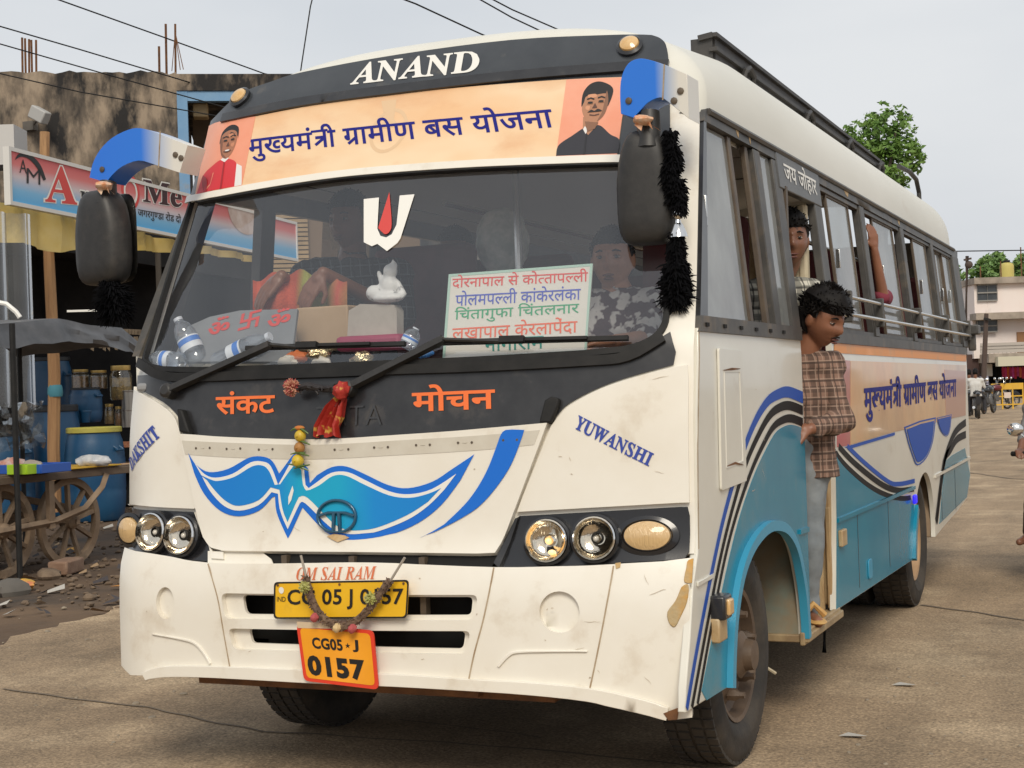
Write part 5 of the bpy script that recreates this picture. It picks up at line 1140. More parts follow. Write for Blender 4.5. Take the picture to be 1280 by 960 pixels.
drum(84, 158, 648, 533, dd_, LIDY, 'big blue plastic drum with a yellow lid behind the handcart', 0)
drum(40, 104, 648, 512, dd_+1.0, LIDK, 'blue plastic drum with a dark lid half hidden behind the wooden pole', 0)
drum(-28, 44, 652, 540, dd_+.3, LIDK, 'blue plastic drum at the left behind the crumpled clear plastic', 0)
drum(37, 92, 540, 447, dd_+2.2, LIDK, 'upper blue plastic drum with black lid behind the wooden pole')
drum(88, 128, 528, 485, dd_+1.6, LIDK, 'small blue plastic drum with black lid in front of the glass jars')
k = MB(); k.box(at_d(105, 556, dd_+2.4)-Vector((0, 0, .28)), (3.4, 1.1, .05), Matrix.Rotation(.4, 3, 'Z')); kb = k.obj('counter_top', mat('counter_wood', (.20, .13, .08), .8), None); 
k = MB()
c = at_d(105, 556, dd_+2.4)
for sx in (-1.4, 1.4): k.box((c.x+sx, c.y+sx*.4, (c.z-.3)/2), (.08, .08, c.z-.3))
k.box((c.x, c.y, (c.z-.3)*.5), (2.8, .5, c.z-.34), Matrix.Rotation(.4, 3, 'Z'))
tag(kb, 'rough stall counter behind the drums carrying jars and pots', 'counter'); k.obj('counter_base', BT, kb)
k = MB(); q = at_d(129, 556, dd_+1.9); k.box((q.x, q.y, q.z), (1.1, .5, .06)); o = k.obj('red_crate', mat('crate_red', (.34, .10, .05), .6, col2=(.45, .2, .1), ns=30)); tag(o, 'low red patterned tray under the steel pots', 'tray')
JG = glass('jar_glass', (.86, .83, .74), .08, .03, .10, (.5, .42, .3))
for i, (x0, x1, yb, yt, cc, lb) in enumerate(((90, 112, 486, 462, (.50, .30, .12), 'glass jar of orange snacks, leftmost of the jars on the counter'), (113, 135, 486, 463, (.36, .22, .10), 'glass jar of brown snacks between two other jars'), (138, 166, 500, 457, (.50, .36, .12), 'tallest glass jar with golden snacks beside the bus'), (131, 143, 530, 505, (.52, .40, .2), 'short jar of pale snacks below the tallest glass jar'), (144, 154, 532, 508, (.4, .22, .1), 'short jar of dark snacks next to the steel pots'))):
    dj = dd_+2.0; c = at_d((x0+x1)/2, yb, dj); r = (x1-x0)/2*dj/FPX; h = (yb-yt)*dj/FPX; g = empty('snack_jar', lb, 'jar', c, group='snack jars on the stall counter')
    k = MB(); k.lathe([(r*.9, 0), (r, .05*h), (r, .72*h), (r*.8, .83*h), (r*.8, .88*h)], n=20, caps=False); k.obj('jar_body', JG, g)
    k = MB(); k.lathe([(r*.84, .02*h), (r*.9, .08*h), (r*.9, .64*h), (.01, .66*h)], n=18); k.obj('contents', mat('snack_%d' % i, cc, .7, col2=tuple(x*.35 for x in cc), ns=22, bump=.6, bs=40), g)
    k = MB(); k.lathe([(r*.86, .86*h), (r*.88, .88*h), (r*.88, h), (.01, h*1.01)], n=20); k.obj('lid', mat('lid_gold', (.62, .44, .16), .35, metal=.6), g)
for i, (x, yb, yt, lb) in enumerate(((160, 512, 488, 'upper steel pot standing on another pot beside the bus'), (160, 534, 512, 'lower steel pot carrying another pot beside the bus'))):
    dj = dd_+1.95; c = at_d(x, yb, dj); r = 8*dj/FPX; h = (yb-yt)*dj/FPX; k = MB(); k.lathe([(r, 0), (r, h*.92), (r*1.08, h*.95), (r*1.08, h)], c, n=20); o = k.obj('steel_pot', mat('pot_steel', (.36, .34, .31), .35, metal=.9)); tag(o, lb, 'pot', 'steel pots on the stall counter')
c = at_d(107, 528, dd_+1.2); k = MB(); k.lathe([(.05, 0), (.075, .13), (.08, .13), (.078, .15)], c, n=16); tag(k.obj('blue_mug', DRM), 'small blue plastic tub in front of the black-lidded drum', 'tub')
# clear plastic sheets
POLY = glass('polythene', (.82, .83, .82), .04, .12, .09, (.55, .54, .52))
k = MB(); n_ = 16; a = at_d(-40, 262, 14.2); b = at_d(39, 268, 14.2)
for i in range(n_+1):
    p = a.lerp(b, i/n_); off = .03*sin(i*2.1)+.03*sin(i*5.3)
    for j in range(7): k.v.append(p + Vector((-.9, .4, 0))*off - Vector((0, 0, 1))*(j/6*(1.0+.85)) + Vector((.05*noise.noise((i, j, 0)), 0, 0)))
for i in range(n_):
    for j in range(6): q = i*7+j; k.f.append([q, q+7, q+8, q+1]); k.mi.append(0)
tag(k.obj('plastic_sheet', POLY), 'clear plastic sheet hanging in folds at the left under the yellow valance', 'plastic sheet')
k = MB(); a = at_d(-20, 508, 13.4); b = at_d(54, 500, 13.4); n_ = 18
for i in range(n_+1):
    p = a.lerp(b, i/n_)
    for j in range(9): k.v.append(p - Vector((0, 0, .42*j/8)) + Vector((.10*noise.noise((i*.5, j*.6, 3)), .16*noise.noise((i*.6, j*.6, 9)), .06*noise.noise((i*.7, j*.4, 5)))))
for i in range(n_):
    for j in range(8): q = i*9+j; k.f.append([q, q+9, q+10, q+1]); k.mi.append(0)
tag(k.obj('plastic_sheet', POLY), 'crumpled clear plastic bundled above the handcart', 'plastic sheet')

# ---------------------------------------------------------------- handcart
WOODC = mat('cart_wood', (.20, .135, .085), .85, col2=(.29, .21, .14), ns=4, dirt=(.07, .05, .035), ds=3, scale=(1, 1, 1), bump=.4, bs=30)
ct = empty('handcart', 'old four-wheeled wooden handcart with large spoked wheels beside the bus', 'cart', (-6.2, 5.1, 0))
def spoke_wheel(x, y, R=.36):
    g = empty('wheel', loc=(x, y, R)); g.parent = ct
    k = MB(); k.lathe([(R-.055, -.025), (R, -.025), (R, .025), (R-.055, .025), (R-.055, -.025)], axis=(1, 0, 0), n=36, caps=False); k.obj('rim', WOODC, g)
    for j in range(9):
        a = 2*pi*j/9+.2; k = MB(); k.bar((0, .04*cos(a), .04*sin(a)), (0, (R-.04)*cos(a), (R-.04)*sin(a)), .03, .035, (1, 0, 0)); k.obj('spoke', WOODC, g)
    k = MB(); k.lathe([(.03, -.08), (.06, -.05), (.06, .05), (.03, .08)], axis=(1, 0, 0), n=14); k.obj('hub', WOODC, g)
ox, oy = -6.2, 5.1
for x in (-5.80, -6.62):
    for y in (4.72, 5.50): spoke_wheel(x-ox, y-oy)
zt_ = on_y(70, 592, 5.1).z
k = MB(); k.box((-.02, -.2, zt_-.03), (1.05, 2.9, .06)); 
for j in range(-4, 5): k.box((-.02+j*.115, -.2, zt_+.004), (.105, 2.92, .02))
k.obj('deck', mat('deck_wood', (.10, .07, .05), .85, col2=(.17, .12, .08), ns=3, scale=(6, .6, 1), bump=.3), ct, bevel=.006)
k = MB(); p = on_x(155, 600, -5.72); k.tube([(.46, 1.0, zt_-.01), (.46, 1.35, zt_-.015), (.44, p.y-oy+.05, zt_-.01)], [.035, .03, .035], 8); k.obj('handle', mat('handle_wood', (.40, .24, .13), .7), ct)
for sx in (.52, -.52):
    k = MB(); k.tube([(sx, -1.6, .30), (sx, -.6, .36), (sx, .1, .39), (sx, .45, .46), (sx, .68, .62), (sx, .74, zt_-.05)], [.03]*6, 4); k.obj('side_beam', WOODC, ct)
    for y in (-.9, .05, ): 
        k = MB(); k.bar((sx, y, .34), (sx, y, zt_-.06), .06, .04, (1, 0, 0)); k.obj('strut', WOODC, ct)
for y in (-.38, .40): k = MB(); k.bar((-.5, y, .36), (.5, y, .36), .04, .04); k.obj('axle', WOODC, ct)
k = MB(); k.bar((0, -1.4, .42), (0, .6, .42), .06, .05); k.bar((.2, -.5, zt_-.08), (.2, .9, .40), .05, .05); k.obj('underframe', WOODC, ct)
# things on the cart
TZ = zt_+.016
def tray(px0, px1, y, m_, lb, w_=.34, h=.07):
    a = on_y(px0, 588, y); b = on_y(px1, 588, y); c = (a+b)/2; L = abs(b.x-a.x); k = MB(); R = Matrix.Identity(3)
    k.box((c.x, y, TZ+.008), (L, w_, .014)); 
    for s_ in (-1, 1): k.box((c.x, y+s_*w_/2, TZ+h/2), (L, .012, h)); k.box((c.x+s_*L/2, y, TZ+h/2), (.012, w_, h))
    o = k.obj('tray', m_, bevel=.004); tag(o, lb, 'tray'); return c, L
c, L = tray(-14, 70, 5.0, mat('tray_blue', (.02, .09, .40), .4), 'blue plastic tray on the handcart holding paper packets')
tray(16, 40, 4.78, mat('tray_lime', (.34, .55, .02), .45), 'small lime green plastic tray on the handcart', .12, .075)
k = MB(); k.box((-5.95, 5.72, TZ+.004), (.55, .62, .008)); tag(k.obj('yellow_sheet', mat('sheet_yellow', (.60, .36, .03), .6)), 'flat yellow sheet spread on the end of the handcart', 'sheet')
k = MB(); q = on_y(117, 583, 5.75); k.ell((q.x, q.y, TZ+.05), (.17, .07, .05), 20, 12, fn=lambda e: e*(1+.35*noise.noise(e*22))); tag(k.obj('plastic_bag', mat('bag_pale', (.45, .47, .50), .3, col2=(.62, .62, .62), ns=20)), 'crumpled clear bag lying on the yellow sheet', 'bag')
for px, y, r_, m_, lb in ((14, 5.0, .09, mat('packet_white', (.6, .57, .52), .6, col2=(.5, .2, .15), ns=14), 'crumpled white and red paper packet in the blue tray'), (42, 5.02, .06, mat('packet_tan', (.4, .34, .28), .6), 'small tan packet in the blue tray')):
    q = on_y(px, 580, y); k = MB(); k.ell((q.x, y, TZ+.055), (r_*1.3, r_, r_*.7), 14, 10, fn=lambda e: e*(1+.4*noise.noise(e*25))); tag(k.obj('packet', m_), lb, 'packet')
# black tarpaulin over the cart
TARP = mat('tarpaulin', (.055, .057, .062), .42, col2=(.10, .10, .105), ns=4, bump=.6, bs=5)
tp = empty('tarpaulin_canopy', 'sagging grey-black tarpaulin canopy over the handcart', 'canopy', (-6.3, 5.0, 0))
k = MB(); nx, ny = 26, 40
def tz(x, y): return 1.99+.03*sin(y*3.1)+.02*noise.noise((x*3, y*3, 1))
for j in range(ny+1):
    for i in range(nx+1):
        x = -.95+1.75*i/nx; y = -2.4+4.0*j/ny; z = tz(x, y) - .05*abs(x)
        if i > nx-5: z -= (i-(nx-5))/5*(.17+.05*noise.noise((y*3, 0, 2))); x = -.95+1.75*(nx-5)/nx+.10*(i-(nx-5))/5+.06*noise.noise((y*4, i, 6))
        if j > ny-3: z -= .05*(j-ny+3)
        k.v.append(Vector((x, y+.03*noise.noise((i, j, 0)), z)))
for j in range(ny):
    for i in range(nx): a = j*(nx+1)+i; k.f.append([a, a+1, a+nx+2, a+nx+1]); k.mi.append(0)
k.obj('sheet', TARP, tp)
k = MB(); q = on_y(18, 500, 4.65); k.tube([(q.x+6.3, -.35, .0), (q.x+6.3, -.35, 1.93)], .022, 8); k.obj('post', RUBBER, tp)
k = MB(); k.tube([(-.8, 1.45, 0), (-.8, 1.45, 1.95)], .022, 8); k.obj('post', RUBBER, tp)
k = MB(); k.tube([(-.8, -2.3, 0), (-.8, -2.3, 1.95)], .022, 8); k.obj('post', RUBBER, tp)
k = MB(); k.tube([at_d(-12, 376, 12.2)-tp.location, at_d(8, 380, 12.2)-tp.location, at_d(20, 390, 12.2)-tp.location, at_d(25, 397, 12.2)-tp.location], .02, 7); k.obj('bent_pipe', STICKW, tp)
o = MB(); 
for i in range(17):
    a = at_d(110+i*5, 428+1.5*sin(i*2), 15.8); o.add([a+Vector((-.03, 0, .05)), a+Vector((.03, 0, .05)), a+Vector((.02, 0, -.06-.05*rnd.random())), a+Vector((-.02, 0, -.06))], [(0, 1, 2, 3)])
for i in range(20):
    a = at_d(112+i*4, 416+i*.2, 16.2); o.box(a+Vector((0, .3, .03)), (.06, .9, .05))
tag(o.obj('thatch_eave', mat('thatch', (.10, .075, .05), .9, col2=(.2, .15, .1), ns=10)), 'ragged brown thatch eave over the glass jars', 'roof eave')
# white box thing at far left edge
k = MB(); c = at_d(4, 185, 19); k.box(c, (.45, .5, .5), Matrix.Rotation(.4, 3, 'Z')); 
o = k.obj('roof_tank', mat('tank_white', (.55, .53, .5), .5)); tag(o, 'white metal box at the left end above the shop sign', 'box')

# rubble, litter
def chunk(k, c, r, seed, flat=.6):
    k.ell(c, (r, r*.9, r*flat), 8, 6, Matrix.Rotation(seed*1.7, 3, 'Z'), lambda e: e*(1+.5*noise.noise(e/r*1.1+Vector((seed, seed*2, 0)))))
k = MB(); R_ = random.Random(3)
for i in range(900):
    t = R_.random(); px = R_.uniform(-70, 190); py = 612+150*R_.random()**1.6
    p = on_z(px, py)
    if py > 735 and R_.random() < .5: continue
    chunk(k, p+Vector((0, 0, .0)), R_.choice((.008, .012, .016, .022, .030)), i, .55)
tag(k.obj('rubble', mat('rubble_stone', (.10, .068, .045), .95, col2=(.21, .15, .10), ns=8, bump=.4), smooth=True), 'loose rubble and stones under and behind the handcart', 'rubble', kind='stuff')
k = MB()
for i in range(420):
    px = R_.uniform(-60, 1330); py = R_.uniform(770, 1000) if px < 850 else R_.uniform(560, 1000)
    p = on_z(px, py)
    if abs(p.x) < 1.2 and 0 < p.y < 7: continue
    chunk(k, p, R_.choice((.004, .005, .007, .009)), i, .6)
for px, py in ((170, 880), (230, 868), (190, 897), (210, 795), (120, 745), (80, 760), (60, 790), (110, 800)): chunk(k, on_z(px, py), .018, px, .5)
tag(k.obj('gravel', mat('gravel_stone', (.20, .16, .12), .95, col2=(.32, .27, .2), ns=30)), 'scattered grit and small stones on the road', 'gravel', kind='stuff')
k = MB()
for i in range(70):
    px = R_.uniform(-60, 200); py = R_.uniform(640, 770); p = on_z(px, py); a = R_.random()*6; s_ = R_.uniform(.02, .06); e = Vector((cos(a), sin(a), .2))*s_; f_ = Vector((-sin(a), cos(a), .15))*s_*.6; z_ = Vector((0, 0, .015))
    k.cur = i % 3; k.add([p+z_-e-f_, p+z_+e-f_, p+z_*2+e+f_, p+z_-e+f_], [(0, 1, 2, 3)])
k.cur = 0
tag(k.obj('litter', [mat('litter_white', (.5, .47, .42), .7), mat('litter_tan', (.35, .24, .14), .8), mat('litter_dark', (.06, .05, .05), .7)], fix=False), 'torn paper and plastic litter strewn by the handcart', 'litter', kind='stuff')
for px, py, r_, m_, lb in ((28, 737, .11, mat('wrapper_yellow', (.75, .50, .06), .4, col2=(.6, .2, .1), ns=9), 'crushed yellow wrapper on the ground at the left'), (90, 690, .06, MATS['wrapper_yellow'], 'small yellow wrapper under the handcart wheel')):
    k = MB(); p = on_z(px, py); k.ell(p+Vector((0, 0, r_*.3)), (r_, r_*.7, r_*.4), 12, 8, fn=lambda e: e*(1+.5*noise.noise(e*18))); tag(k.obj('wrapper', m_), lb, 'wrapper')
k = MB(); p = on_z(83, 716); k.box(p+Vector((0, 0, .05)), (.16, .34, .11), Matrix.Rotation(.3, 3, 'Z')); tag(k.obj('brick', mat('brick_old', (.22, .13, .085), .9, col2=(.30, .2, .14), ns=9, bump=.4), bevel=.015), 'broken brick wedged under the handcart wheel', 'brick')
for px, py, r_, lb in ((62, 722, .11, 'grey stone between the wrapper and the brick'), (10, 742, .14, 'flat dark stone at the left edge of the ground'), (112, 748, .05, 'pale pebble in the dirt near the bus corner')):
    k = MB(); chunk(k, on_z(px, py)+Vector((0, 0, r_*.15)), r_, px, .5); tag(k.obj('stone', MATS['rubble_stone'] if px > 20 else CONC), lb, 'stone')
for px, py, lb in ((152, 735, 'orange dry leaf on the dirt beside the bumper'),):
    p = on_z(px, py); k = MB(); k.add([p+Vector(v) for v in ((-.09, -.02, .012), (0, -.05, .02), (.1, 0, .012), (0, .045, .025))], [(0, 1, 2, 3)]); tag(k.obj('leaf', mat('leaf_orange', (.5, .22, .05), .7), fix=False), lb, 'leaf')
for px, py in ((1130, 858), (1066, 922)):
    p = on_z(px, py); k = MB(); k.add([p+Vector(v) for v in ((-.05, -.01, .006), (.03, -.02, .012), (.05, .015, .006), (-.02, .02, .014))], [(0, 1, 2, 3)]); tag(k.obj('paper_scrap', MATS['litter_white'], fix=False), 'small white paper scrap on the road %s' % ('beside the loose strap' if px > 1100 else 'near the front wheel'), 'paper scrap')

# overhead wires
def wire(pts, lb, r=.012, sag=0.):
    P = [at_d(*p) for p in pts]; q = []
    for i in range(len(P)-1):
        for j in range(8): q.append(P[i].lerp(P[i+1], j/8))
    k = MB(); k.tube(q+[P[-1]], r, 5); tag(k.obj('overhead_wire', RUBBER), lb, 'wire', 'overhead wires')
wire([(-60, -62, 20), (60, -5, 22), (200, 45, 24), (330, 92, 26), (480, 125, 29)], 'thin wire crossing above the rebar on the stained building')
wire([(-60, 8, 20), (0, 33, 21), (100, 62, 22), (200, 92, 23), (320, 128, 25)], 'thin wire running just above the roof edge of the stained building', .011)
wire([(-60, 38, 20), (0, 55, 20.5), (140, 95, 21.5), (320, 145, 22.5)], 'thin wire crossing the stained wall below its roof edge', .010)
wire([(-60, 78, 20), (0, 92, 20.5), (100, 115, 21), (300, 150, 22)], 'lowest thin wire crossing the stained wall', .009)
wire([(440, -25, 26), (520, 5, 27), (600, 42, 28.5), (700, 85, 30)], 'wire in the sky above the painted bus name', .016)
wire([(560, -30, 26), (640, 12, 27), (700, 38, 28), (800, 80, 30)], 'upper wire of the close pair above the bus roof', .014)
wire([(548, -30, 26), (640, 22, 27), (700, 50, 28), (800, 98, 30)], 'lower wire of the close pair above the bus roof', .014)
wire([(395, -20, 30), (388, 8, 30), (377, 80, 30), (370, 130, 30)], 'single upright wire in the sky behind the bus roof', .014)
wire([(1120, 316, 70), (1200, 314, 75), (1340, 312, 82)], 'faint wire above the pink building', .03)
# ================================================================ right background
PINK = mat('pink_plaster', (.78, .68, .63), .85, col2=(.80, .74, .70), ns=.5, dirt=(.22, .19, .17), ds=.35, dlo=.55, dhi=.72, scale=(1, 1, .6))
DB = 86.; q0 = at_d(1217, 497, DB); q1 = at_d(1330, 494, DB); uxp = (q1-q0); uxp.z = 0; uxp.normalize(); bkp = Vector((-uxp.y, uxp.x, 0))
pb = empty('pink_building', 'pale pink three-storey building with shops at the end of the road', 'building', (q0.x, q0.y, 0))
def pu(px, py): p = at_plane(px, py, q0, bkp); return (p-q0).dot(uxp), p.z
def pbx(k, a, b, z0, z1, d0, d1):
    vs = [uxp*s_ + bkp*d + Vector((0, 0, z)) for z in (z0, z1) for s_, d in ((a, d0), (b, d0), (b, d1), (a, d1))]
    k.add(vs, [(0, 3, 2, 1), (4, 5, 6, 7), (0, 1, 5, 4), (1, 2, 6, 5), (2, 3, 7, 6), (3, 0, 4, 7)])
def prect(k, x0, y0, x1, y1, d0, d1): a, zt1 = pu(x0, y0); b, zb1 = pu(x1, y1); pbx(k, a, b, max(zb1, 0), zt1, d0, d1)
k = MB(); prect(k, 1217, 350, 1340, 393, 0, 9); prect(k, 1217, 396, 1340, 444, .2, 9); prect(k, 1228, 450, 1340, 500, 2.5, 9); k.obj('wall', PINK, pb)
k = MB(); prect(k, 1215, 348, 1342, 351.5, -.4, 9.2); prect(k, 1214, 392.5, 1342, 396.5, -.9, .3); prect(k, 1226, 443, 1342, 450, -1.4, 3); k.obj('slab', mat('slab_stained', (.40, .34, .28), .9, col2=(.2, .17, .14), ns=.9), pb)
k = MB(); prect(k, 1234, 447, 1342, 455, -1.9, -1.42); k.obj('shop_fascia', mat('fascia_cream', (.55, .52, .40), .7), pb)
WD = mat('dark_window', (.03, .035, .04), .25, col2=(.07, .08, .09), ns=1.2)
for r in ((1221, 356, 1246, 376), (1221, 400, 1246, 415)):
    k = MB(); prect(k, *r, -.06, .25); w_ = k.obj('window', WD, pb)
    k = MB(); x0, y0, x1, y1 = r
    for x in (x0, (x0+x1)/2, x1): prect(k, x-.5, y0, x+.5, y1, -.12, -.061)
    for y in (y0, y0*.5+y1*.5, y1): prect(k, x0, y-.4, x1, y+.4, -.15, -.121)
    k.obj('bars', mat('bars_grey', (.25, .24, .22), .6), w_)
k = MB(); prect(k, 1272, 415, 1284, 443, .1, .3); k.obj('door', mat('door_brown', (.28, .14, .06), .6), pb)
k = MB(); prect(k, 1254, 456, 1340, 499, 1.2, 2.4); prect(k, 1236, 470, 1250, 478, 1.6, 2.4); k.obj('shop_opening', DEEP, pb)
k = MB(); prect(k, 1235, 455, 1245, 470, .6, .9); k.obj('shop_board', mat('board_white', (.6, .58, .52), .7), pb)
k = MB(); prect(k, 1208, 443, 1228, 473, .5, 2); k.obj('side_screen', mat('screen_brown', (.07, .04, .035), .8), pb)
k = MB(); prect(k, 1228, 470, 1233, 497, -.5, 2); k.obj('blue_pillar', mat('pillar_lilac', (.40, .40, .52), .8), pb)
k = MB()
for i in range(22): a, z1 = pu(1217+i*5.2, 430); _, z0 = pu(1217, 443); pbx(k, a, a+.05, z0, z1, -1.3, -1.26)
for y in (430.5, 434, 438): prect(k, 1216, y-.35, 1342, y+.35, -1.34, -1.31)
k.obj('balcony_railing', mat('rail_pale', (.42, .38, .34), .6), pb)
for i in range(5): a, z = pu(1232+i*26, 344); k = MB(); pbx(k, a, a+.06, z-.3, z+1.6*rnd.random()+.4, 1, 1.05); k.obj('rebar', RUST, pb)
# water tank
c = at_d(1259, 349, DB+3); k = MB(); r = 9*DB/FPX; k.lathe([(r*.98, 0), (r, .1), (r*.97, .3), (r, .45), (r*.97, .6), (r, .75), (r*.9, .9), (r*.3, 1.0), (.01, 1.0)], c, n=24)
o = k.obj('water_tank', mat('tank_yellow', (.56, .47, .14), .6)); tag(o, 'yellow plastic water tank on the flat roof of the pink building', 'water tank')
k = MB(); k.lathe([(.2, 1.0), (.2, 1.12), (.01, 1.13)], c, n=14); k.obj('lid', RUBBER, o)
# clothes for sale
CLC = [(.55, .03, .10), (.62, .04, .18), (.60, .10, .03), (.50, .03, .12), (.60, .06, .30), (.58, .03, .06), (.5, .05, .2), (.6, .12, .05), (.45, .03, .08)]
LBC = ['crimson', 'deep pink', 'orange-red', 'dark magenta', 'bright magenta', 'scarlet', 'violet pink', 'orange', 'wine red']
for i in range(9):
    a, z1 = pu(1255.5+i*3.1, 458+.5*(i % 2)); _, z0 = pu(1255, 471+1.5*(i % 3)); k = MB()
    k.prism([(a-.06, z0), (a+.06, z0), (a+.07, z1-.12), (a+.03, z1), (a-.03, z1), (a-.07, z1-.12)], .25, .31, 1)
    o = mesh_obj('hanging_garment', [uxp*v.x + bkp*v.y + Vector((q0.x, q0.y, v.z)) for v in k.v], k.f, mat('garment_%d' % i, CLC[i], .8, col2=tuple(x*.6 for x in CLC[i]), ns=4)); tag(o, '%s garment hanging in the shop of the pink building, number %d of the row' % (LBC[i], i+1) if False else '%s garment hanging in the row at the shop front' % LBC[i], 'garment', 'garments hanging at the shop')
# leaning pole
k = MB(); P = [at_d(x, y, 70) for x, y in ((1228.5, 498), (1230.5, 450), (1233, 392))]; P[0].z = -.1; k.tube(P, [.13, .12, .10], 8); o = k.obj('utility_pole', mat('pole_dark', (.08, .055, .045), .8)); tag(o, 'leaning dark utility pole in front of the pink building', 'pole')
k = MB(); k.bar(at_d(1230, 398, 69.8), at_d(1238, 400, 69.8), .12, .1); k.obj('cross_arm', RUBBER, o)
k = MB(); P = [at_d(1209, 320, 60), at_d(1207, 420, 60), at_d(1206, 500, 60)]; P[-1].z = -.1; k.tube(P[::-1], .07, 7); k.bar(at_d(1205, 325, 60), at_d(1214, 323, 60), .1, .08); k.ell(at_d(1211, 331, 60), .16, 8, 6); tag(k.obj('utility_pole', MATS['pole_dark']), 'thin utility pole just behind the rear corner of the bus', 'pole')
# police barricade
YB = mat('barricade_yellow', (.72, .42, .03), .5, col2=(.6, .36, .05), ns=3)
c = at_d(1260, 510, 58); bc = empty('barricade', 'yellow road barricade with a white panel in front of the shop', 'barricade', (c.x, c.y, 0)); u_ = CR.copy(); u_.z = 0; u_.normalize()
def at_b(a, z): return u_*a + Vector((0, 0, z))
hb = 28*58/FPX
k = MB(); k.bar(at_b(-.62, .88), at_b(.62, .88), .05, .24); k.obj('top_board', YB, bc)
k = MB()
for a in (-.6, -.2, .2, .6): k.bar(at_b(a, 0), at_b(a, .98), .05, .05, (1, 0, 0))
for z in (.18, .5): k.bar(at_b(-.6, z), at_b(.6, z), .045, .045)
for a in (-.6, .6): k.add([at_b(a, .03)+Vector((-.03, -.3, 0)), at_b(a, .03)+Vector((.03, -.3, 0)), at_b(a, .03)+Vector((.03, .3, 0)), at_b(a, .03)+Vector((-.03, .3, 0))], [(0, 1, 2, 3)])
k.obj('frame', YB, bc)
k = MB(); k.bar(at_b(-.13, .54)-Vector((0, .03, 0)), at_b(.13, .54)-Vector((0, .03, 0)), .02, .22); k.obj('panel', mat('panel_pale', (.66, .55, .48), .6), bc)

# ---------------------------------------------------------------- motorcycles
MBLK = mat('bike_black', (.015, .015, .017), .3, coat=.4); MENG = mat('bike_engine', (.16, .155, .15), .45, metal=.7); MRED = mat('bike_maroon', (.12, .012, .02), .3, coat=.5)
def motorbike(loc, rz, label, body=MBLK, grp='motorcycles parked by the road'):
    """faces local -y"""
    g = empty('motorcycle', label, 'motorcycle', loc, rz, grp)
    for y in (-.64, .62):
        w_ = empty('wheel', loc=(0, y, .30)); w_.parent = g
        k = MB(); n = 28; k.lathe([(.235, -.035), (.275, -.045), (.30, 0), (.275, .045), (.235, .035), (.235, -.035)], axis=(1, 0, 0), n=n, caps=False); k.obj('tyre', TYRE, w_)
        k = MB(); k.lathe([(.225, -.025), (.24, -.03), (.24, .03), (.225, .025), (.225, -.025)], axis=(1, 0, 0), n=n, caps=False); k.lathe([(.05, -.06), (.05, .06)], axis=(1, 0, 0), n=12)
        for j in range(6): a = 2*pi*j/6; k.bar((0, .04*cos(a), .04*sin(a)), (0, .23*cos(a), .23*sin(a)), .02, .025, (1, 0, 0))
        k.obj('rim', MENG, w_)
    k = MB(); k.tube([(0, -.40, .86), (0, -.25, .62), (0, .0, .36), (0, .3, .38), (0, .62, .30)], .024, 7); k.tube([(0, -.38, .80), (0, .1, .72), (0, .55, .72), (0, .78, .74)], .022, 7); k.obj('frame', MBLK, g)
    for s_ in (-.07, .07): k = MB(); k.tube([(s_, -.64, .30), (s_, -.40, .90)], [.026, .02], 7); k.obj('fork', MENG, g)
    k = MB(); k.ell((0, -.16, .84), (.14, .26, .13), 18, 12); k.obj('fuel_tank', body, g)
    k = MB(); k.ell((0, .34, .80), (.13, .42, .06), 18, 10); k.obj('seat', RUBBER, g)
    k = MB(); k.ell((0, .72, .76), (.07, .22, .07), 12, 8); k.box((0, .95, .58), (.16, .03, .22)); k.obj('tail', body, g)
    k = MB(); k.box((0, -.02, .45), (.22, .30, .26)); k.lathe([(.09, 0), (.09, .2)], (0, -.14, .52), (0, -.5, .8), 14); k.obj('engine', MENG, g, bevel=.03)
    k = MB(); k.tube([(.12, -.1, .32), (.13, .3, .30), (.14, .85, .36)], [.025, .03, .045], 8); k.obj('exhaust', CHROME, g)
    k = MB()
    for a in range(8): t0 = .4+a*.3; t1 = t0+.3; k.bar((0, -.64-.33*cos(t0), .30+.33*sin(t0)), (0, -.64-.33*cos(t1), .30+.33*sin(t1)), .09, .012, (1, 0, 0)) if a < 7 else None
    k.obj('mudguard', body, g)
    k = MB(); k.tube([(-.36, -.26, 1.0), (-.2, -.38, 1.0), (0, -.42, .96), (.2, -.38, 1.0), (.36, -.26, 1.0)], .014, 7); k.obj('handlebar', MENG, g)
    for s_ in (-1, 1):
        k = MB(); k.tube([(s_*.36, -.26, 1.0), (s_*.26, -.33, 1.0)], .02, 8); k.obj('grip', RUBBER, g)
        k = MB(); k.tube([(s_*.24, -.35, 1.0), (s_*.26, -.37, 1.12), (s_*.30, -.36, 1.17)], .007, 6); mm_ = k.obj('mirror', CHROME, g)
        k = MB(); k.ell((s_*.33, -.36, 1.19), (.062, .03, .052), 16, 10); k.obj('mirror_shell', CHROME, mm_)
    k = MB(); k.lathe([(.03, -.10), (.075, -.06), (.085, 0), (.08, .01)], (0, -.52, .90), (0, -1, 0), 18); hl = k.obj('headlight', body, g)
    k = MB(); k.lathe([(.078, .008), (.05, .03), (.001, .036)], (0, -.52, .90), (0, -1, 0), 16, caps=False); k.obj('lens', LENS, hl)
    return g
def back_dir(px, py): p = on_z(px, py); return (p.x, p.y, 0)
for i, (px, py, rz, lb, bd_) in enumerate(((1222, 523, 3.3, 'motorcycle with two white-shirted riders seen from behind near the bus', MBLK), (1236, 517, 3.0, 'black motorcycle parked beside the two riders', MBLK), (1243, 512, 2.4, 'maroon motorcycle parked at an angle beside the utility pole', MRED), (1250, 509, 2.2, 'black motorcycle parked next to the barricade', MBLK), (1230, 508, 3.6, 'motorcycle half hidden behind the two riders', MRED))):
    motorbike(back_dir(px, py), rz, lb, bd_)

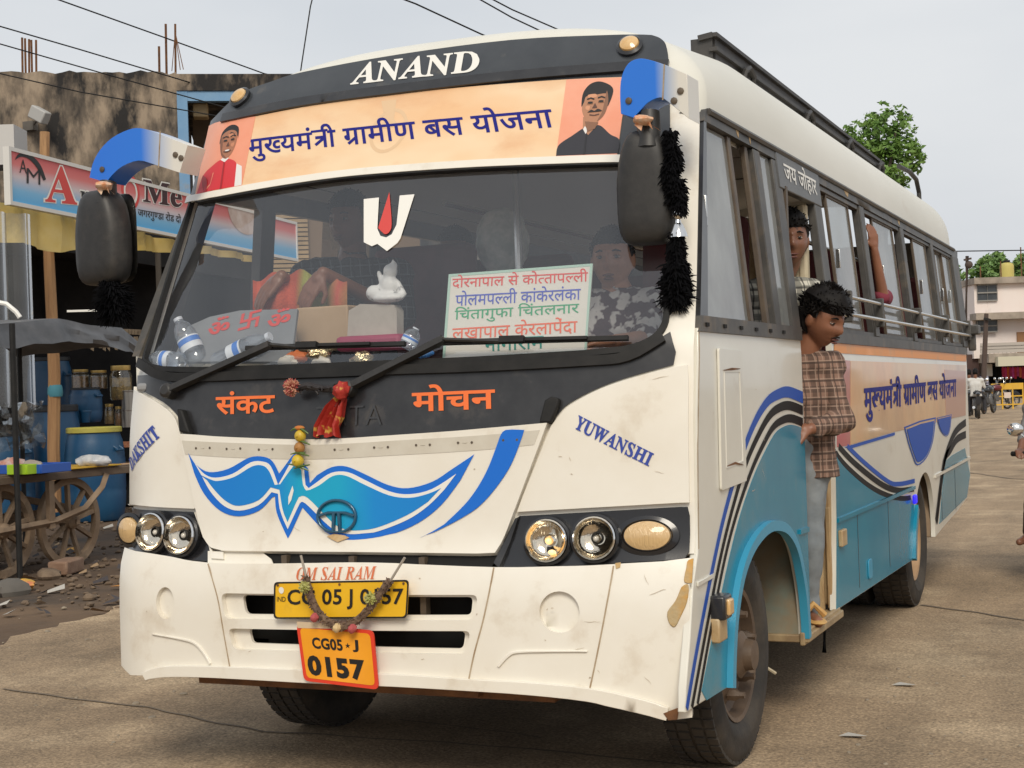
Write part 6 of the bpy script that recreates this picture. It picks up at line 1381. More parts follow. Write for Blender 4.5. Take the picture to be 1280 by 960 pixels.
# ---------------------------------------------------------------- trees
BARK = mat('bark', (.10, .075, .055), .9, col2=(.05, .04, .03), ns=6, bump=.4)
def leafmat(name, a, b):
    m_ = mat(name, a, .55, col2=b, ns=.8, nd=6, lo=.4, hi=.6); return m_
LF1 = leafmat('leaf_green', (.10, .20, .035), (.18, .30, .06)); LF2 = leafmat('leaf_far', (.12, .22, .06), (.18, .29, .08))
def tree(loc, H, crown, label, lm, nleaf=4200, ls=.13, seed=1, grp='trees behind the buildings'):
    """crown: list of (offset xyz, radii) lobes"""
    g = empty('tree', label, 'tree', loc, group=grp); R_ = random.Random(seed)
    k = MB(); k.tube([(0, 0, -.2), (.05, .02, H*.3), (-.06, .05, H*.6), (0, 0, H*.75)], [.22*H/8, .17*H/8, .13*H/8, .08*H/8], 9)
    k.obj('trunk', BARK, g)
    k = MB()
    for (c, r) in crown: c = Vector(c); k.tube([Vector((0, 0, H*.55)), Vector((c.x*.5, c.y*.5, lerp(H*.6, c.z, .6))), c], [.07*H/8, .045*H/8, .012*H/8], 6)
    k.obj('limb', BARK, g)
    k = MB(); tot = sum(r[0]*r[1]*r[2] for c, r in crown)
    for c, r in crown:
        c = Vector(c); n_ = int(nleaf*(r[0]*r[1]*r[2])/tot); cl = [(Vector((R_.gauss(0, .55), R_.gauss(0, .55), R_.gauss(0, .55))), R_.uniform(.16, .38)) for _ in range(26)]
        for i in range(n_):
            cc, cr_2 = R_.choice(cl); d = cc + Vector((R_.gauss(0, 1), R_.gauss(0, 1), R_.gauss(0, .7)))*cr_2*.7
            if d.length > 1.15: d *= 1.15/d.length
            p = c+Vector((d.x*r[0], d.y*r[1], d.z*r[2])); s_ = ls*R_.uniform(.6, 1.3); a = Vector((R_.gauss(0, 1), R_.gauss(0, 1), R_.gauss(0, .6))).normalized(); b = a.orthogonal().normalized(); b = (b*cos(R_.random()*3)+a.cross(b)*sin(R_.random()*3)).normalized()
            k.add([p-a*s_, p+b*s_*.45, p+a*s_, p-b*s_*.45], [(0, 1, 2, 3)])
    k.obj('crown', lm, g, smooth=False, fix=False); return g
def gtree(px, py_mid, dd, wpx, hpx, label, lm, seed, nleaf=4200, ls=.13, lobes=None):
    c = at_d(px, py_mid, dd); s_ = dd/FPX; W_ = wpx*s_/2; H_ = hpx*s_/2; R_ = random.Random(seed)
    lob = []
    for (a, b, r) in (lobes or [(0, 0, .75), (-.55, -.1, .5), (.5, .05, .5), (.1, .55, .5), (-.2, -.5, .5), (.4, -.5, .45)]): lob.append(((a*W_, R_.uniform(-.4, .4)*W_, c.z+b*H_), (r*W_, r*W_, r*H_)))
    return tree((c.x, c.y, 0), c.z+H_*.3, lob, label, lm, nleaf, ls, seed)
gtree(1096, 192, 42, 108, 118, 'leafy green tree rising behind the roof rack of the bus', LF1, 5, 6000, .085, [(-.05, .1, .55), (-.6, .35, .36), (.05, .72, .34), (.45, .5, .36), (.6, -.1, .40), (-.2, -.45, .5), (.35, -.6, .45), (.55, .85, .16)])
gtree(1222, 375, 108, 60, 90, 'far green tree at the left of the pink building', LF2, 8, 4200, .22)
gtree(1240, 335, 112, 44, 40, 'far green treetop above the roof of the pink building', LF2, 9, 3000, .2)
gtree(1288, 336, 112, 60, 46, 'far green treetop behind the yellow water tank', LF2, 11, 3000, .2)
gtree(1180, 365, 120, 60, 80, 'far green tree hidden behind the rear of the bus', LF2, 13, 2500, .24)
# ================================================================ people
SKIN = mat('skin_brown', (.27, .115, .062), .45, col2=(.22, .09, .05), ns=9, bump=.05, bs=90)
SKIN2 = mat('skin_dark', (.22, .098, .056), .45, col2=(.18, .078, .045), ns=9)
LIPM = mat('lip', (.13, .045, .035), .5); HAIR = mat('hair_black', (.006, .005, .005), .6, col2=(.011, .009, .008), ns=40, spec=.18)
EYEW = mat('eye_white', (.34, .29, .26), .4); IRIS = mat('iris', (.012, .007, .005), .2)
def remeshed(mb, name, m_, parent, vox, smooth=3, noise_amp=0., nscale=9.):
    me = bpy.data.meshes.new('tmp'); me.from_pydata([tuple(v) for v in mb.v], [], [tuple(f) for f in mb.f]); o = bpy.data.objects.new('tmp', me); COL.objects.link(o)
    b = bmesh.new(); b.from_mesh(me); bmesh.ops.recalc_face_normals(b, faces=b.faces); b.to_mesh(me); b.free()
    r = o.modifiers.new('r', 'REMESH'); r.mode = 'VOXEL'; r.voxel_size = vox; r.adaptivity = 0
    if smooth: s_ = o.modifiers.new('s', 'SMOOTH'); s_.factor = .5; s_.iterations = smooth
    dg = bpy.context.evaluated_depsgraph_get(); new = bpy.data.meshes.new_from_object(o.evaluated_get(dg)); bpy.data.objects.remove(o); bpy.data.meshes.remove(me)
    if noise_amp:
        ns_ = [v.normal.copy() for v in new.vertices]
        for v, n in zip(new.vertices, ns_):
            c = v.co; f_ = noise.noise(Vector((c.x*nscale*1.4, c.y*nscale*1.4, c.z*nscale*.55)))+.5*noise.noise(c*nscale*2.3); v.co = c + n*noise_amp*f_
    new.materials.clear(); new.materials.append(m_); new.shade_smooth(); new.name = name
    ob = bpy.data.objects.new(name, new); link(ob, parent); return ob
def Rz(a): return Matrix.Rotation(a, 3, 'Z')
def head_frame(yaw, pitch, roll=0.): return Rz(yaw) @ Matrix.Rotation(pitch, 3, 'X') @ Matrix.Rotation(roll, 3, 'Y')
def g_(e, c, s): return math.exp(-sum(((e[i]-c[i])/s[i])**2 for i in range(3)))
def head_shape(e):
    """e: point of an ellipsoid (.076,.095,.115); face towards -y"""
    x, y, z = e; t = max(0, -z/.115)
    x *= 1-.34*t**1.6; y = y*(1-.22*t**1.5) - .012*t
    if y > 0: y *= 1-.25*t
    if y < -.02: x *= 1 - .10*max(0, (-y-.04)/.06)
    p = Vector((x, y, z))
    d = -.023*g_(p, (0, -.092, -.018), (.017, .03, .020)) - .013*g_(p, (0, -.092, .012), (.012, .03, .026))       # nose, bridge
    d -= .007*g_(p, (0, -.09, .033), (.05, .03, .010))                                                        # brow
    for s_ in (-1, 1):
        d += .013*g_(p, (s_*.031, -.085, .012), (.018, .03, .013)); d -= .006*g_(p, (s_*.045, -.075, -.018), (.02, .03, .018))
    d -= .010*g_(p, (0, -.082, -.055), (.026, .03, .007)) + .010*g_(p, (0, -.08, -.069), (.022, .03, .007)) - .006*g_(p, (0, -.08, -.062), (.028, .03, .003)); d -= .008*g_(p, (0, -.07, -.098), (.022, .03, .014))
    return Vector((x, y+d, z))
def add_head(mb, c, R, s=1.):
    mb.ell(c, (.076*s, .095*s, .115*s), 40, 34, R, lambda e: head_shape(e/s)*s)
    for q in (-1, 1): mb.ell(Vector(c)+R @ Vector((q*.074*s, .012*s, -.004*s)), (.011*s, .022*s, .032*s), 10, 8, R @ Rz(q*.35))
def face_bits(c, R, par, s=1., moustache=False):
    c = Vector(c)
    for q in (-1, 1):
        k = MB(); k.ell(c+R @ (Vector((q*.031, -.0755, .011))*s), (.0125*s, .010*s, .0058*s), 14, 10, R); e = k.obj('eye', EYEW, par)
        k = MB(); k.ell(c+R @ (Vector((q*.031, -.0835, .0105))*s), (.0062*s, .0035*s, .0062*s), 12, 8, R); k.obj('iris', IRIS, e)
        k = MB(); k.tube([c+R @ (Vector((q*a, b, z))*s) for a, b, z in ((.014, -.0905, .031), (.030, -.088, .036), (.048, -.077, .030))], [.003*s, .0042*s, .002*s], 6); k.obj('eyebrow', HAIR, par)
        k = MB(); k.tube([c+R @ (Vector((q*a, b, z))*s) for a, b, z in ((.017, -.084, .014), (.031, -.0865, .0195), (.045, -.078, .014))], .0017*s, 5); k.obj('eyelid', SKIN2, par)
    k = MB(); k.ell(c+R @ (Vector((0, -.094, -.0555))*s), (.023*s, .008*s, .0048*s), 14, 8, R); k.ell(c+R @ (Vector((0, -.092, -.0685))*s), (.020*s, .009*s, .0058*s), 14, 8, R); k.obj('lips', LIPM, par)
    if moustache: k = MB(); k.tube([c+R @ (Vector((a, b, z))*s) for a, b, z in ((-.026, -.088, -.050), (-.012, -.100, -.044), (0, -.102, -.042), (.012, -.100, -.044), (.026, -.088, -.050))], [.001, .0035, .003, .0035, .001], 6); k.obj('moustache', HAIR, par)
def add_hair(c, R, par, s=1., big=.014, n=190, seed=1, fringe=.0, m_=None):
    k = MB(); c = Vector(c); R_ = random.Random(seed)
    def fn(e):
        p = e/s; q = head_shape(p); low = -.005+.05*max(0, -p.y/.09) if p.y < .02 else -.075
        if p.y < -.02: low = .052-fringe
        z = q.z
        if z < low: return (q*.90)*s
        dirn = q.normalized(); fz = max(0., min(1., (z-low)/.03)); return (q*(.965+.035*fz) + dirn*fz*(big*(.75+.5*noise.noise(p*38+Vector((seed, 0, 0)))) + (big*.9 if q.z > .06 else 0)))*s
    k.ell(c, (.076*s, .095*s, .115*s), 36, 30, R, fn)
    for i in range(int(n*3)):
        a = R_.uniform(0, 2*pi); t = R_.uniform(.02, 1.5); d = Vector((sin(t)*cos(a), sin(t)*sin(a), cos(t)))
        if d.y < -.25 and d.z < .50: continue
        if d.y < .1 and d.z < .25: continue
        b = Vector((d.x*.076, d.y*.095, d.z*.115))+d*big*.55; sw = Vector((noise.noise(d*3+Vector((seed, 0, 0))), noise.noise(d*3+Vector((0, seed, 5)))-.15, .15))
        L_ = R_.uniform(.4, 1.)*(big*1.9 if d.z > .3 else big*.8); tip = b + (d*.6+sw*1.3+Vector((R_.gauss(0, .25), R_.gauss(0, .25), R_.gauss(0, .25)))).normalized()*L_
        if d.y < -.15 and d.z < .85: tip = tip + Vector((0, -.006, -.012-fringe*.6))
        k.tube([c+R @ (b*s), c+R @ (b.lerp(tip, .6)*s+Vector((0, 0, .002))), c+R @ (tip*s)], [.0055*s, .0042*s, .0006*s], 4, caps=False)
    return k.obj('hair', m_ or HAIR, par)
def add_hand(mb, w_, d, palm_n, s=1., curl=.6, thumb=1):
    """w_: wrist, d: direction of the fingers, palm_n: the way the palm faces, thumb: +1/-1 side"""
    w_ = Vector(w_); d = Vector(d).normalized(); n = Vector(palm_n); n = (n-d*n.dot(d)).normalized(); sd = d.cross(n)*thumb
    mb.cone(w_, w_+d*.03*s, .021*s, .024*s, 10)
    for o_ in (-.028, -.010, .010, .027): mb.cone(w_+d*.02*s+sd*o_*.6*s, w_+d*.085*s+sd*o_*s, .016*s, .0125*s, 8)
    for o_, L in ((.029, .066), (.010, .078), (-.010, .072), (-.028, .056)):
        p = w_+d*.088*s+sd*o_*s; a = 0; dd = d.copy(); seg = L*s/3*1.12
        for q, r in ((0, .0092), (1, .0083), (2, .0072)):
            a = curl*(.35+.35*q); dd = (d*cos(a*1.2)+n*sin(a*1.2)).normalized(); e = p+dd*seg; mb.cone(p, e, r*s, r*.9*s, 8); p = e
    p = w_+d*.03*s+sd*.026*s; e = p+(d*.65+sd*.6+n*.35).normalized()*.045*s; mb.cone(p, e, .013*s, .010*s, 8); mb.cone(e, e+(d*.85+sd*.1+n*.5*curl).normalized()*.034*s, .0098*s, .0078*s, 8)
def plaid(name, base, c1, c2, sx=9., sz=9.):
    if name in MATS: return MATS[name]
    m = mat(name, base, .9, bump=.25, bs=45); t = m.node_tree; N = t.nodes.new; L = t.links.new; b = t.nodes['Principled BSDF']
    co = N('ShaderNodeTexCoord'); sp_ = N('ShaderNodeSeparateXYZ'); L(co.outputs['Object'], sp_.inputs[0])
    ad = N('ShaderNodeMath'); ad.operation = 'MULTIPLY_ADD'; ad.inputs[1].default_value = .8; L(sp_.outputs['Y'], ad.inputs[0]); L(sp_.outputs['X'], ad.inputs[2])
    prev = None
    def stripe(src, freq, w0, ph):
        a = N('ShaderNodeMath'); a.operation = 'MULTIPLY_ADD'; a.inputs[1].default_value = freq; a.inputs[2].default_value = ph; L(src, a.inputs[0]); f = N('ShaderNodeMath'); f.operation = 'FRACT'; L(a.outputs[0], f.inputs[0])
        c = N('ShaderNodeMath'); c.operation = 'LESS_THAN'; c.inputs[1].default_value = w0; L(f.outputs[0], c.inputs[0]); return c.outputs[0]
    cur = None
    for src, fr, w0, ph, col, amt in ((ad.outputs[0], sx, .38, .1, c1, .6), (sp_.outputs['Z'], sz, .36, .3, c1, .6), (ad.outputs[0], sx*2, .14, .55, c2, .7), (sp_.outputs['Z'], sz*2, .14, .2, c2, .7), (ad.outputs[0], sx, .10, .62, c1, .8), (sp_.outputs['Z'], sz, .12, .72, c1, .8)):
        mx_ = N('ShaderNodeMix'); mx_.data_type = 'RGBA'; mx_.inputs[7].default_value = (*col, 1); mu = N('ShaderNodeMath'); mu.operation = 'MULTIPLY'; mu.inputs[1].default_value = amt; L(stripe(src, fr, w0, ph), mu.inputs[0]); L(mu.outputs[0], mx_.inputs[0])
        if cur is None: mx_.inputs[6].default_value = (*base, 1)
        else: L(cur, mx_.inputs[6])
        cur = mx_.outputs[2]
    L(cur, b.inputs['Base Color']); return m

def torso(k, pel, che, shl, shr, neck, wa=.13, wc=.15, dp=.095, ex=0.):
    """pelvis, chest, shoulder points: a tapering trunk"""
    pel, che, shl, shr, neck = map(Vector, (pel, che, shl, shr, neck)); ac = (shr-shl); ac.z *= .3; ac.normalize(); up = (che-pel).normalized()
    mid = pel.lerp(che, .5)
    for a, b, ra, rb, wa_, wb_ in ((pel, mid, dp+ex, dp*.95+ex, wa*.62, wa*.50), (mid, che, dp*.95+ex, dp*1.08+ex, wa*.50, wc*.55)):
        for q in (-1, -.35, .35, 1): k.cone(a+ac*q*wa_, b+ac*q*wb_, ra, rb, 14)
    for q in (-1, -.4, .4, 1): k.cone(che+ac*q*wc*.55, (shl if q < 0 else shr).lerp(neck, .35 if abs(q) > .5 else .7)+Vector((0, 0, -.03)), dp*1.05+ex, .058+ex, 12)
    k.cone(shl, shr, .062+ex, .062+ex, 12); k.cone(che, neck-Vector((0, 0, .02)), dp*.9+ex, .060+ex*.6, 12)
def person(label, J, skin=SKIN, shirt=None, trousers=None, yaw=0., pitch=0., roll=0., s=1., hair=dict(), hands=(), moustache=False, vox=.0055, sleeve=1., cat='person', group=None, wear='shirt', bald=False, slim=(.13, .15, .095), neckdrop=.115):
    """J: joints in metres. body is one continuous mesh; clothes, hair and eyes are its children"""
    root = empty('person', label, cat, J.get('base', (J['pel'][0], J['pel'][1], J['pel'][2]-.5)), group=group); O = root.location
    V_ = {k_: Vector(v)-O for k_, v in J.items()}
    R = head_frame(yaw, pitch, roll); hc = V_['head']; nb = hc + R @ Vector((0, .022, -.085))*s
    b = MB(); add_head(b, hc, R, s); b.cone(nb, V_['neck'], .052*s, .058*s, 14)
    torso(b, V_['pel'], V_['che'], V_['shl'], V_['shr'], V_['neck'], *slim)
    for q in 'lr':
        if 'el'+q in V_:
            b.cone(V_['sh'+q], V_['el'+q], .046*s, .037*s, 12); b.cone(V_['el'+q], V_['wr'+q], .037*s, .024*s, 12)
        if 'kn'+q in V_:
            hp = V_.get('hi'+q, V_['pel']); b.cone(hp, V_['kn'+q], .078*s, .052*s, 12); b.cone(V_['kn'+q], V_['an'+q], .052*s, .034*s, 12)
            if 'to'+q in V_: b.cone(V_['an'+q]-Vector((0, 0, .03)), V_['to'+q], .036*s, .026*s, 10)
    for h in hands: add_hand(b, V_['wr'+h[0]], h[1], h[2], s*h[5] if len(h) > 5 else s, h[3], h[4])
    remeshed(b, 'body', skin, root, vox, 2)
    if shirt:
        k = MB(); torso(k, V_['pel']-(V_['che']-V_['pel']).normalized()*.15, V_['che'], V_['shl'], V_['shr'], V_['neck']-Vector((0, 0, .012)), *slim, ex=.013)
        for q in 'lr':
            if 'el'+q in V_:
                k.cone(V_['sh'+q], V_['el'+q], .062*s, .052*s, 12)
                if sleeve > 0: k.cone(V_['el'+q], V_['el'+q].lerp(V_['wr'+q], sleeve), .052*s, .041*s, 12)
        so_ = remeshed(k, wear, shirt, root, max(.007, vox*1.4), 2, .012, 13)
        b_ = bmesh.new(); b_.from_mesh(so_.data); up_ = (V_['che']-V_['pel']).normalized(); bmesh.ops.bisect_plane(b_, geom=b_.verts[:]+b_.edges[:]+b_.faces[:], plane_co=V_['pel']-up_*.115, plane_no=-up_, clear_outer=True); b_.to_mesh(so_.data); b_.free()
        so_.data.shade_smooth(); sd_ = so_.modifiers.new('th', 'SOLIDIFY'); sd_.thickness = .004
        k = MB(); n_ = V_['neck']
        for q in (-1, 1):
            fw = R_body(V_); k.add([n_+fw['b']*.05+fw['u']*.05, n_+fw['s']*q*.06+fw['u']*.035, n_-fw['b']*.075+fw['s']*q*.045-fw['u']*.035, n_-fw['b']*.07+fw['s']*q*.012-fw['u']*.055, n_-fw['b']*.03+fw['s']*q*.045+fw['u']*.01], [(0, 1, 4), (1, 2, 3, 4)])
        co_ = k.obj('collar', shirt, so_, fix=False); md = co_.modifiers.new('th', 'SOLIDIFY'); md.thickness = .006
    if trousers:
        k = MB()
        for q in 'lr':
            if 'kn'+q in V_:
                hp = V_.get('hi'+q, V_['pel']); k.cone(V_['pel'], hp, .11*s, .10*s, 12); k.cone(hp, V_['kn'+q], .090*s, .060*s, 12); k.cone(V_['kn'+q], V_['kn'+q].lerp(V_['an'+q], .96), .060*s, .050*s, 12)
        remeshed(k, 'trousers', trousers, root, max(.008, vox*1.4), 2, .011, 9)
    face_bits(hc, R, root, s, moustache)
    if not bald: add_hair(hc, R, root, s, **hair)
    return root, V_, R
def R_body(V_):
    s_ = (V_['shl']-V_['shr']).normalized(); u = (V_['neck']-V_['pel']).normalized(); b = s_.cross(u).normalized(); return {'s': s_, 'u': u, 'b': b}   # b points to the back when l is the person's left

# 1 --- young man standing on the step of the open door
y1 = 1.74
P = lambda px, py, y=y1: on_y(px, py, y)
J = dict(head=P(1028, 399, y1-.03), neck=P(1006, 444), shl=P(1034, 460, y1+.02), shr=P(966, 456, y1-.02), che=P(998, 495), pel=P(1000, 560), ell=P(1052, 527, y1-.04), wrl=P(1014, 536, y1-.20), elr=P(955, 530), wrr=P(975, 545, y1-.05),
         hil=P(1009, 590), hir=P(982, 590, y1+.02), knl=P(1012, 680, y1-.03), knr=P(988, 680, y1+.05), anl=P(1009, 762, y1+.02), anr=P(988, 762, y1+.14), tol=P(1022, 778, y1-.10), tor=P(998, 776, y1+.05))
J['base'] = (J['anl'].x, J['anl'].y, .335)
PL = plaid('plaid_shirt', (.245, .145, .105), (.060, .038, .030), (.36, .25, .19), 14, 14)
JEANS = mat('worn_jeans', (.17, .195, .215), .9, col2=(.27, .29, .30), ns=3.5, dirt=(.20, .15, .10), ds=6, dlo=.55, dhi=.8, bump=.35, bs=30)
man, Vm, Rm = person('young man in a brown plaid shirt standing on the step of the open bus door', J, SKIN, PL, JEANS, yaw=radians(64), pitch=radians(24), s=.95, hair=dict(big=.022, n=520, seed=4, fringe=.012), hands=[('l', (-.85, -.45, -.1), (.2, .6, -.5), .7, 1)], moustache=True, sleeve=.80, vox=.005, slim=(.095, .11, .082))
k = MB()
for q in 'lr':
    a = Vm['an'+q]; t = Vm['to'+q]; d = (t-a); d.z = 0; L = d.length; d.normalize(); z = -man.location.z+.335+.012
    g0 = -man.location.z+.335; R3 = Matrix.Rotation(math.atan2(-d.x, d.y), 3, 'Z'); cc = Vector((lerp(a.x, t.x, .5), lerp(a.y, t.y, .5), .012))
    k.ell(cc, (.046, .125, .013), 20, 8, R3)
    k.tube([Vector((t.x, t.y, .03))-d*.05+d.cross(Vector((0, 0, 1)))*.045, Vector((t.x, t.y, .075))-d*.05, Vector((t.x, t.y, .03))-d*.05-d.cross(Vector((0, 0, 1)))*.045], .014, 6)
    k.tube([Vector((a.x, a.y, .03))+d.cross(Vector((0, 0, 1)))*.04, Vector((a.x, a.y, .075))-d*.055, Vector((a.x, a.y, .03))-d.cross(Vector((0, 0, 1)))*.04], .012, 6)
k.obj('sandals', mat('sandal_tan', (.62, .38, .13), .6, col2=(.5, .28, .09), ns=9), man)
# 2 --- man looking out of the doorway behind him
y2 = 2.0
P = lambda px, py, y=y2: on_y(px, py, y)
J = dict(head=P(1004, 300), neck=P(1001, 352), shl=P(1040, 366, y2-.02), shr=P(955, 372, y2-.06), che=P(998, 405), pel=P(992, 490), ell=P(1040, 430, y2-.03), wrl=P(1015, 470, y2-.12), elr=P(950, 440), wrr=P(960, 500))
J['head'].x -= .06; 
for q in ('neck', 'shl', 'shr', 'che', 'pel', 'ell', 'wrl', 'elr', 'wrr'): J[q].x -= .10
J['base'] = (J['pel'].x, y2, .8)
for q, dx in (('l', .08), ('r', -.08)): J['hi'+q] = J['pel']+Vector((dx, 0, -.03)); J['kn'+q] = J['pel']+Vector((dx, -.02, -.36)); J['an'+q] = Vector((J['pel'].x+dx, y2, .72))
person('man in a black and white checked shirt looking out above the plaid-shirted man', J, SKIN2, plaid('check_shirt', (.60, .57, .48), (.03, .03, .03), (.2, .2, .17), 13, 13), mat('trousers_dark', (.03, .03, .035), .9), yaw=radians(22), pitch=radians(4), hair=dict(big=.015, n=200, seed=9, fringe=.006), hands=[('l', (-.5, -.5, -.5), (0, .5, -.5), .5, 1)], sleeve=.4)
# 3 --- boy at the front seat behind the windscreen
y3 = .98
P = lambda px, py, y=y3: on_y(px, py, y)
BOYS = mat('printed_shirt', (.58, .55, .52), .85, col2=(.07, .035, .04), ns=17, nd=2, lo=.47, hi=.53)
J = dict(head=P(766, 326), neck=P(776, 372), shl=P(812, 383, y3-.02), shr=P(742, 385, y3+.02), che=P(778, 415), pel=P(776, 480, y3+.1), ell=P(806, 425, y3-.14), wrl=P(770, 426, y3-.36), elr=P(735, 440), wrr=P(750, 450, y3-.25), hil=P(800, 482, y3+.05), hir=P(752, 482, y3+.05))
J['base'] = (J['pel'].x, y3+.1, 1.0)
for q in 'lr': J['kn'+q] = J['hi'+q]+Vector((0, -.28, .0)); J['an'+q] = J['hi'+q]+Vector((0, -.3, -.30))
person('boy in a maroon and white printed shirt sitting behind the windscreen', J, mat('skin_light', (.50, .24, .14), .45, col2=(.36, .16, .09), ns=9), BOYS, mat('trousers_dark', (.03, .03, .035), .9), yaw=radians(8), pitch=radians(2), s=.98, hair=dict(big=.010, n=120, seed=12), hands=[('l', (-.75, -.6, -.1), (0, -.1, -1), .4, -1)], sleeve=.05)
# 4 --- driver
y4 = 1.12
P = lambda px, py, y=y4: on_y(px, py, y)
J = dict(head=P(437, 278), neck=P(440, 325), shl=P(497, 345, y4+.03), shr=P(385, 345), che=P(442, 372), pel=P(446, 440, y4+.16), ell=P(505, 395, y4-.08), wrl=P(404, 341, .60), elr=P(372, 368, y4-.16), wrr=P(352, 345, .62), hil=P(470, 450, y4+.1), hir=P(415, 450, y4+.1))
J['base'] = (J['pel'].x, y4+.16, 1.0)
for q in 'lr': J['kn'+q] = J['hi'+q]+Vector((0, -.30, .0)); J['an'+q] = J['hi'+q]+Vector((0, -.36, -.34))
person('bus driver in a dark checked shirt with his hands on the striped towel', J, SKIN2, plaid('driver_shirt', (.035, .04, .045), (.012, .012, .014), (.14, .16, .17), 11, 11), mat('trousers_dark', (.03, .03, .035), .9), yaw=radians(-4), pitch=radians(3), hair=dict(big=.012, n=120, seed=21), hands=[('r', (-.55, -.25, -.6), (.2, .8, -.4), .5, -1), ('l', (-.5, -.25, -.75), (0, .9, -.3), .4, 1)], sleeve=.2)
# 5 --- woman with a pale headscarf
y5 = 1.75
P = lambda px, py, y=y5: on_y(px, py, y)
def seated(label, head, skin, shirt, yw, seed, y, scarf=None, hairk=None, zoff=0.):
    h = Vector(head); J = dict(head=h, neck=h+Vector((0, .02, -.17)), shl=h+Vector((.17, .02, -.23)), shr=h+Vector((-.17, .02, -.23)), che=h+Vector((0, .03, -.36)), pel=h+Vector((0, .08, -.66)), ell=h+Vector((.22, -.03, -.48)), wrl=h+Vector((.12, -.24, -.56)), elr=h+Vector((-.22, -.03, -.48)), wrr=h+Vector((-.12, -.24, -.56)), hil=h+Vector((.1, .05, -.68)), hir=h+Vector((-.1, .05, -.68)))
    J['base'] = (h.x, h.y+.08, h.z-.85)
    for q in 'lr': J['kn'+q] = J['hi'+q]+Vector((0, -.36, .0)); J['an'+q] = J['hi'+q]+Vector((0, -.38, -.36))
    r, V_, R = person(label, J, skin, shirt, mat('trousers_dark', (.03, .03, .035), .9), yaw=yw, hair=hairk or dict(big=.012, n=80, seed=seed), hands=[('l', (-.3, -.7, 0), (0, 0, -1), .4, 1), ('r', (.3, -.7, 0), (0, 0, -1), .4, -1)], sleeve=.3, vox=.008, bald=scarf is not None)
    if scarf:
        k = MB(); k.ell(V_['head']+Vector((0, .0, .0)), (.116, .136, .150), 26, 20, R, lambda e: e*(1+.08*noise.noise(e*22)))
        k.cone(V_['neck'], V_['neck']+Vector((0, -.02, -.10)), .10, .17, 14); k.obj('headscarf', scarf, r)
    return r
seated('woman wrapped in a pale green and white headscarf inside the bus', P(628, 303), SKIN2, mat('cloth_red', (.35, .03, .05), .9, col2=(.25, .02, .03), ns=8), radians(10), 31, y5, scarf=mat('scarf_pale', (.90, .93, .90), .9, col2=(.55, .64, .60), ns=14, nd=3))
seated('passenger with black hair sitting between the driver and the headscarf woman', on_y(570, 318, 2.1), SKIN2, mat('cloth_black', (.02, .02, .025), .9), 0, 33, 2.1)
# 6 --- passenger with an arm up at the second rear window
y6 = 3.52; h = Vector((.72, y6, 1.80))
J = dict(head=h, neck=h+Vector((.0, .0, -.17)), shl=h+Vector((.16, .0, -.22)), shr=h+Vector((-.17, 0, -.22)), che=h+Vector((0, .02, -.36)), pel=h+Vector((0, .05, -.68)), elr=h+Vector((-.22, 0, -.48)), wrr=h+Vector((-.1, -.22, -.55)), ell=on_x(1104, 372, 1.07), wrl=on_x(1093, 312, 1.045))
J['shl'] = on_x(1098, 352, .90)+Vector((0, .1, -.1)); J['base'] = (h.x, h.y, .8)
person('passenger resting a bare raised forearm against the open rear window', J, SKIN, mat('cloth_wine', (.20, .03, .05), .9), None, yaw=radians(20), hair=dict(big=.012, n=80, seed=41), hands=[('l', (-.05, -.1, 1), (-.6, .5, 0), .5, 1, .95)], sleeve=0., vox=.006, s=.86)
# 7 --- passenger in blue behind the front side window
h = Vector((.66, 1.62, 1.72))
rr = seated('passenger in a bright blue shirt sitting beside the front side window', h, SKIN2, mat('cloth_blue', (.03, .12, .45), .85, col2=(.04, .2, .35), ns=4), radians(20), 43, 1.6)
# far riders
for i, (px, py, lb, cl) in enumerate(((1221, 523, 'far rider in a white shirt on the right of the two on the motorcycle', (.62, .61, .58)), (1213, 520, 'far rider in a pale shirt on the left nearest the bus', (.55, .54, .52)))):
    b_ = on_z(px, py); h = Vector((b_.x, b_.y, 1.42))
    J = dict(head=h, neck=h+Vector((0, 0, -.17)), shl=h+Vector((.18, 0, -.24)), shr=h+Vector((-.18, 0, -.24)), che=h+Vector((0, 0, -.36)), pel=h+Vector((0, 0, -.62)), ell=h+Vector((.24, .12, -.46)), wrl=h+Vector((.2, .32, -.46)), elr=h+Vector((-.24, .12, -.46)), wrr=h+Vector((-.2, .32, -.46)), hil=h+Vector((.1, .02, -.64)), hir=h+Vector((-.1, .02, -.64)), knl=h+Vector((.2, .35, -.80)), knr=h+Vector((-.2, .35, -.80)), anl=h+Vector((.22, .22, -1.2)), anr=h+Vector((-.22, .22, -1.2)))
    J['base'] = (h.x, h.y, .0)
    person(lb, J, SKIN2, mat('far_shirt_%d' % i, cl, .9), mat('trousers_dark', (.03, .03, .035), .9), yaw=radians(185), hair=dict(big=.012, n=20, seed=5), hands=[('l', (0, 1, 0), (0, 0, -1), .8, 1), ('r', (0, 1, 0), (0, 0, -1), .8, -1)], sleeve=.3, vox=.016, group='riders at the far right')
motorbike((on_z(1213, 520).x, on_z(1213, 520).y+.1, 0), 3.2, 'motorcycle under the pale-shirted rider nearest the bus', MBLK)
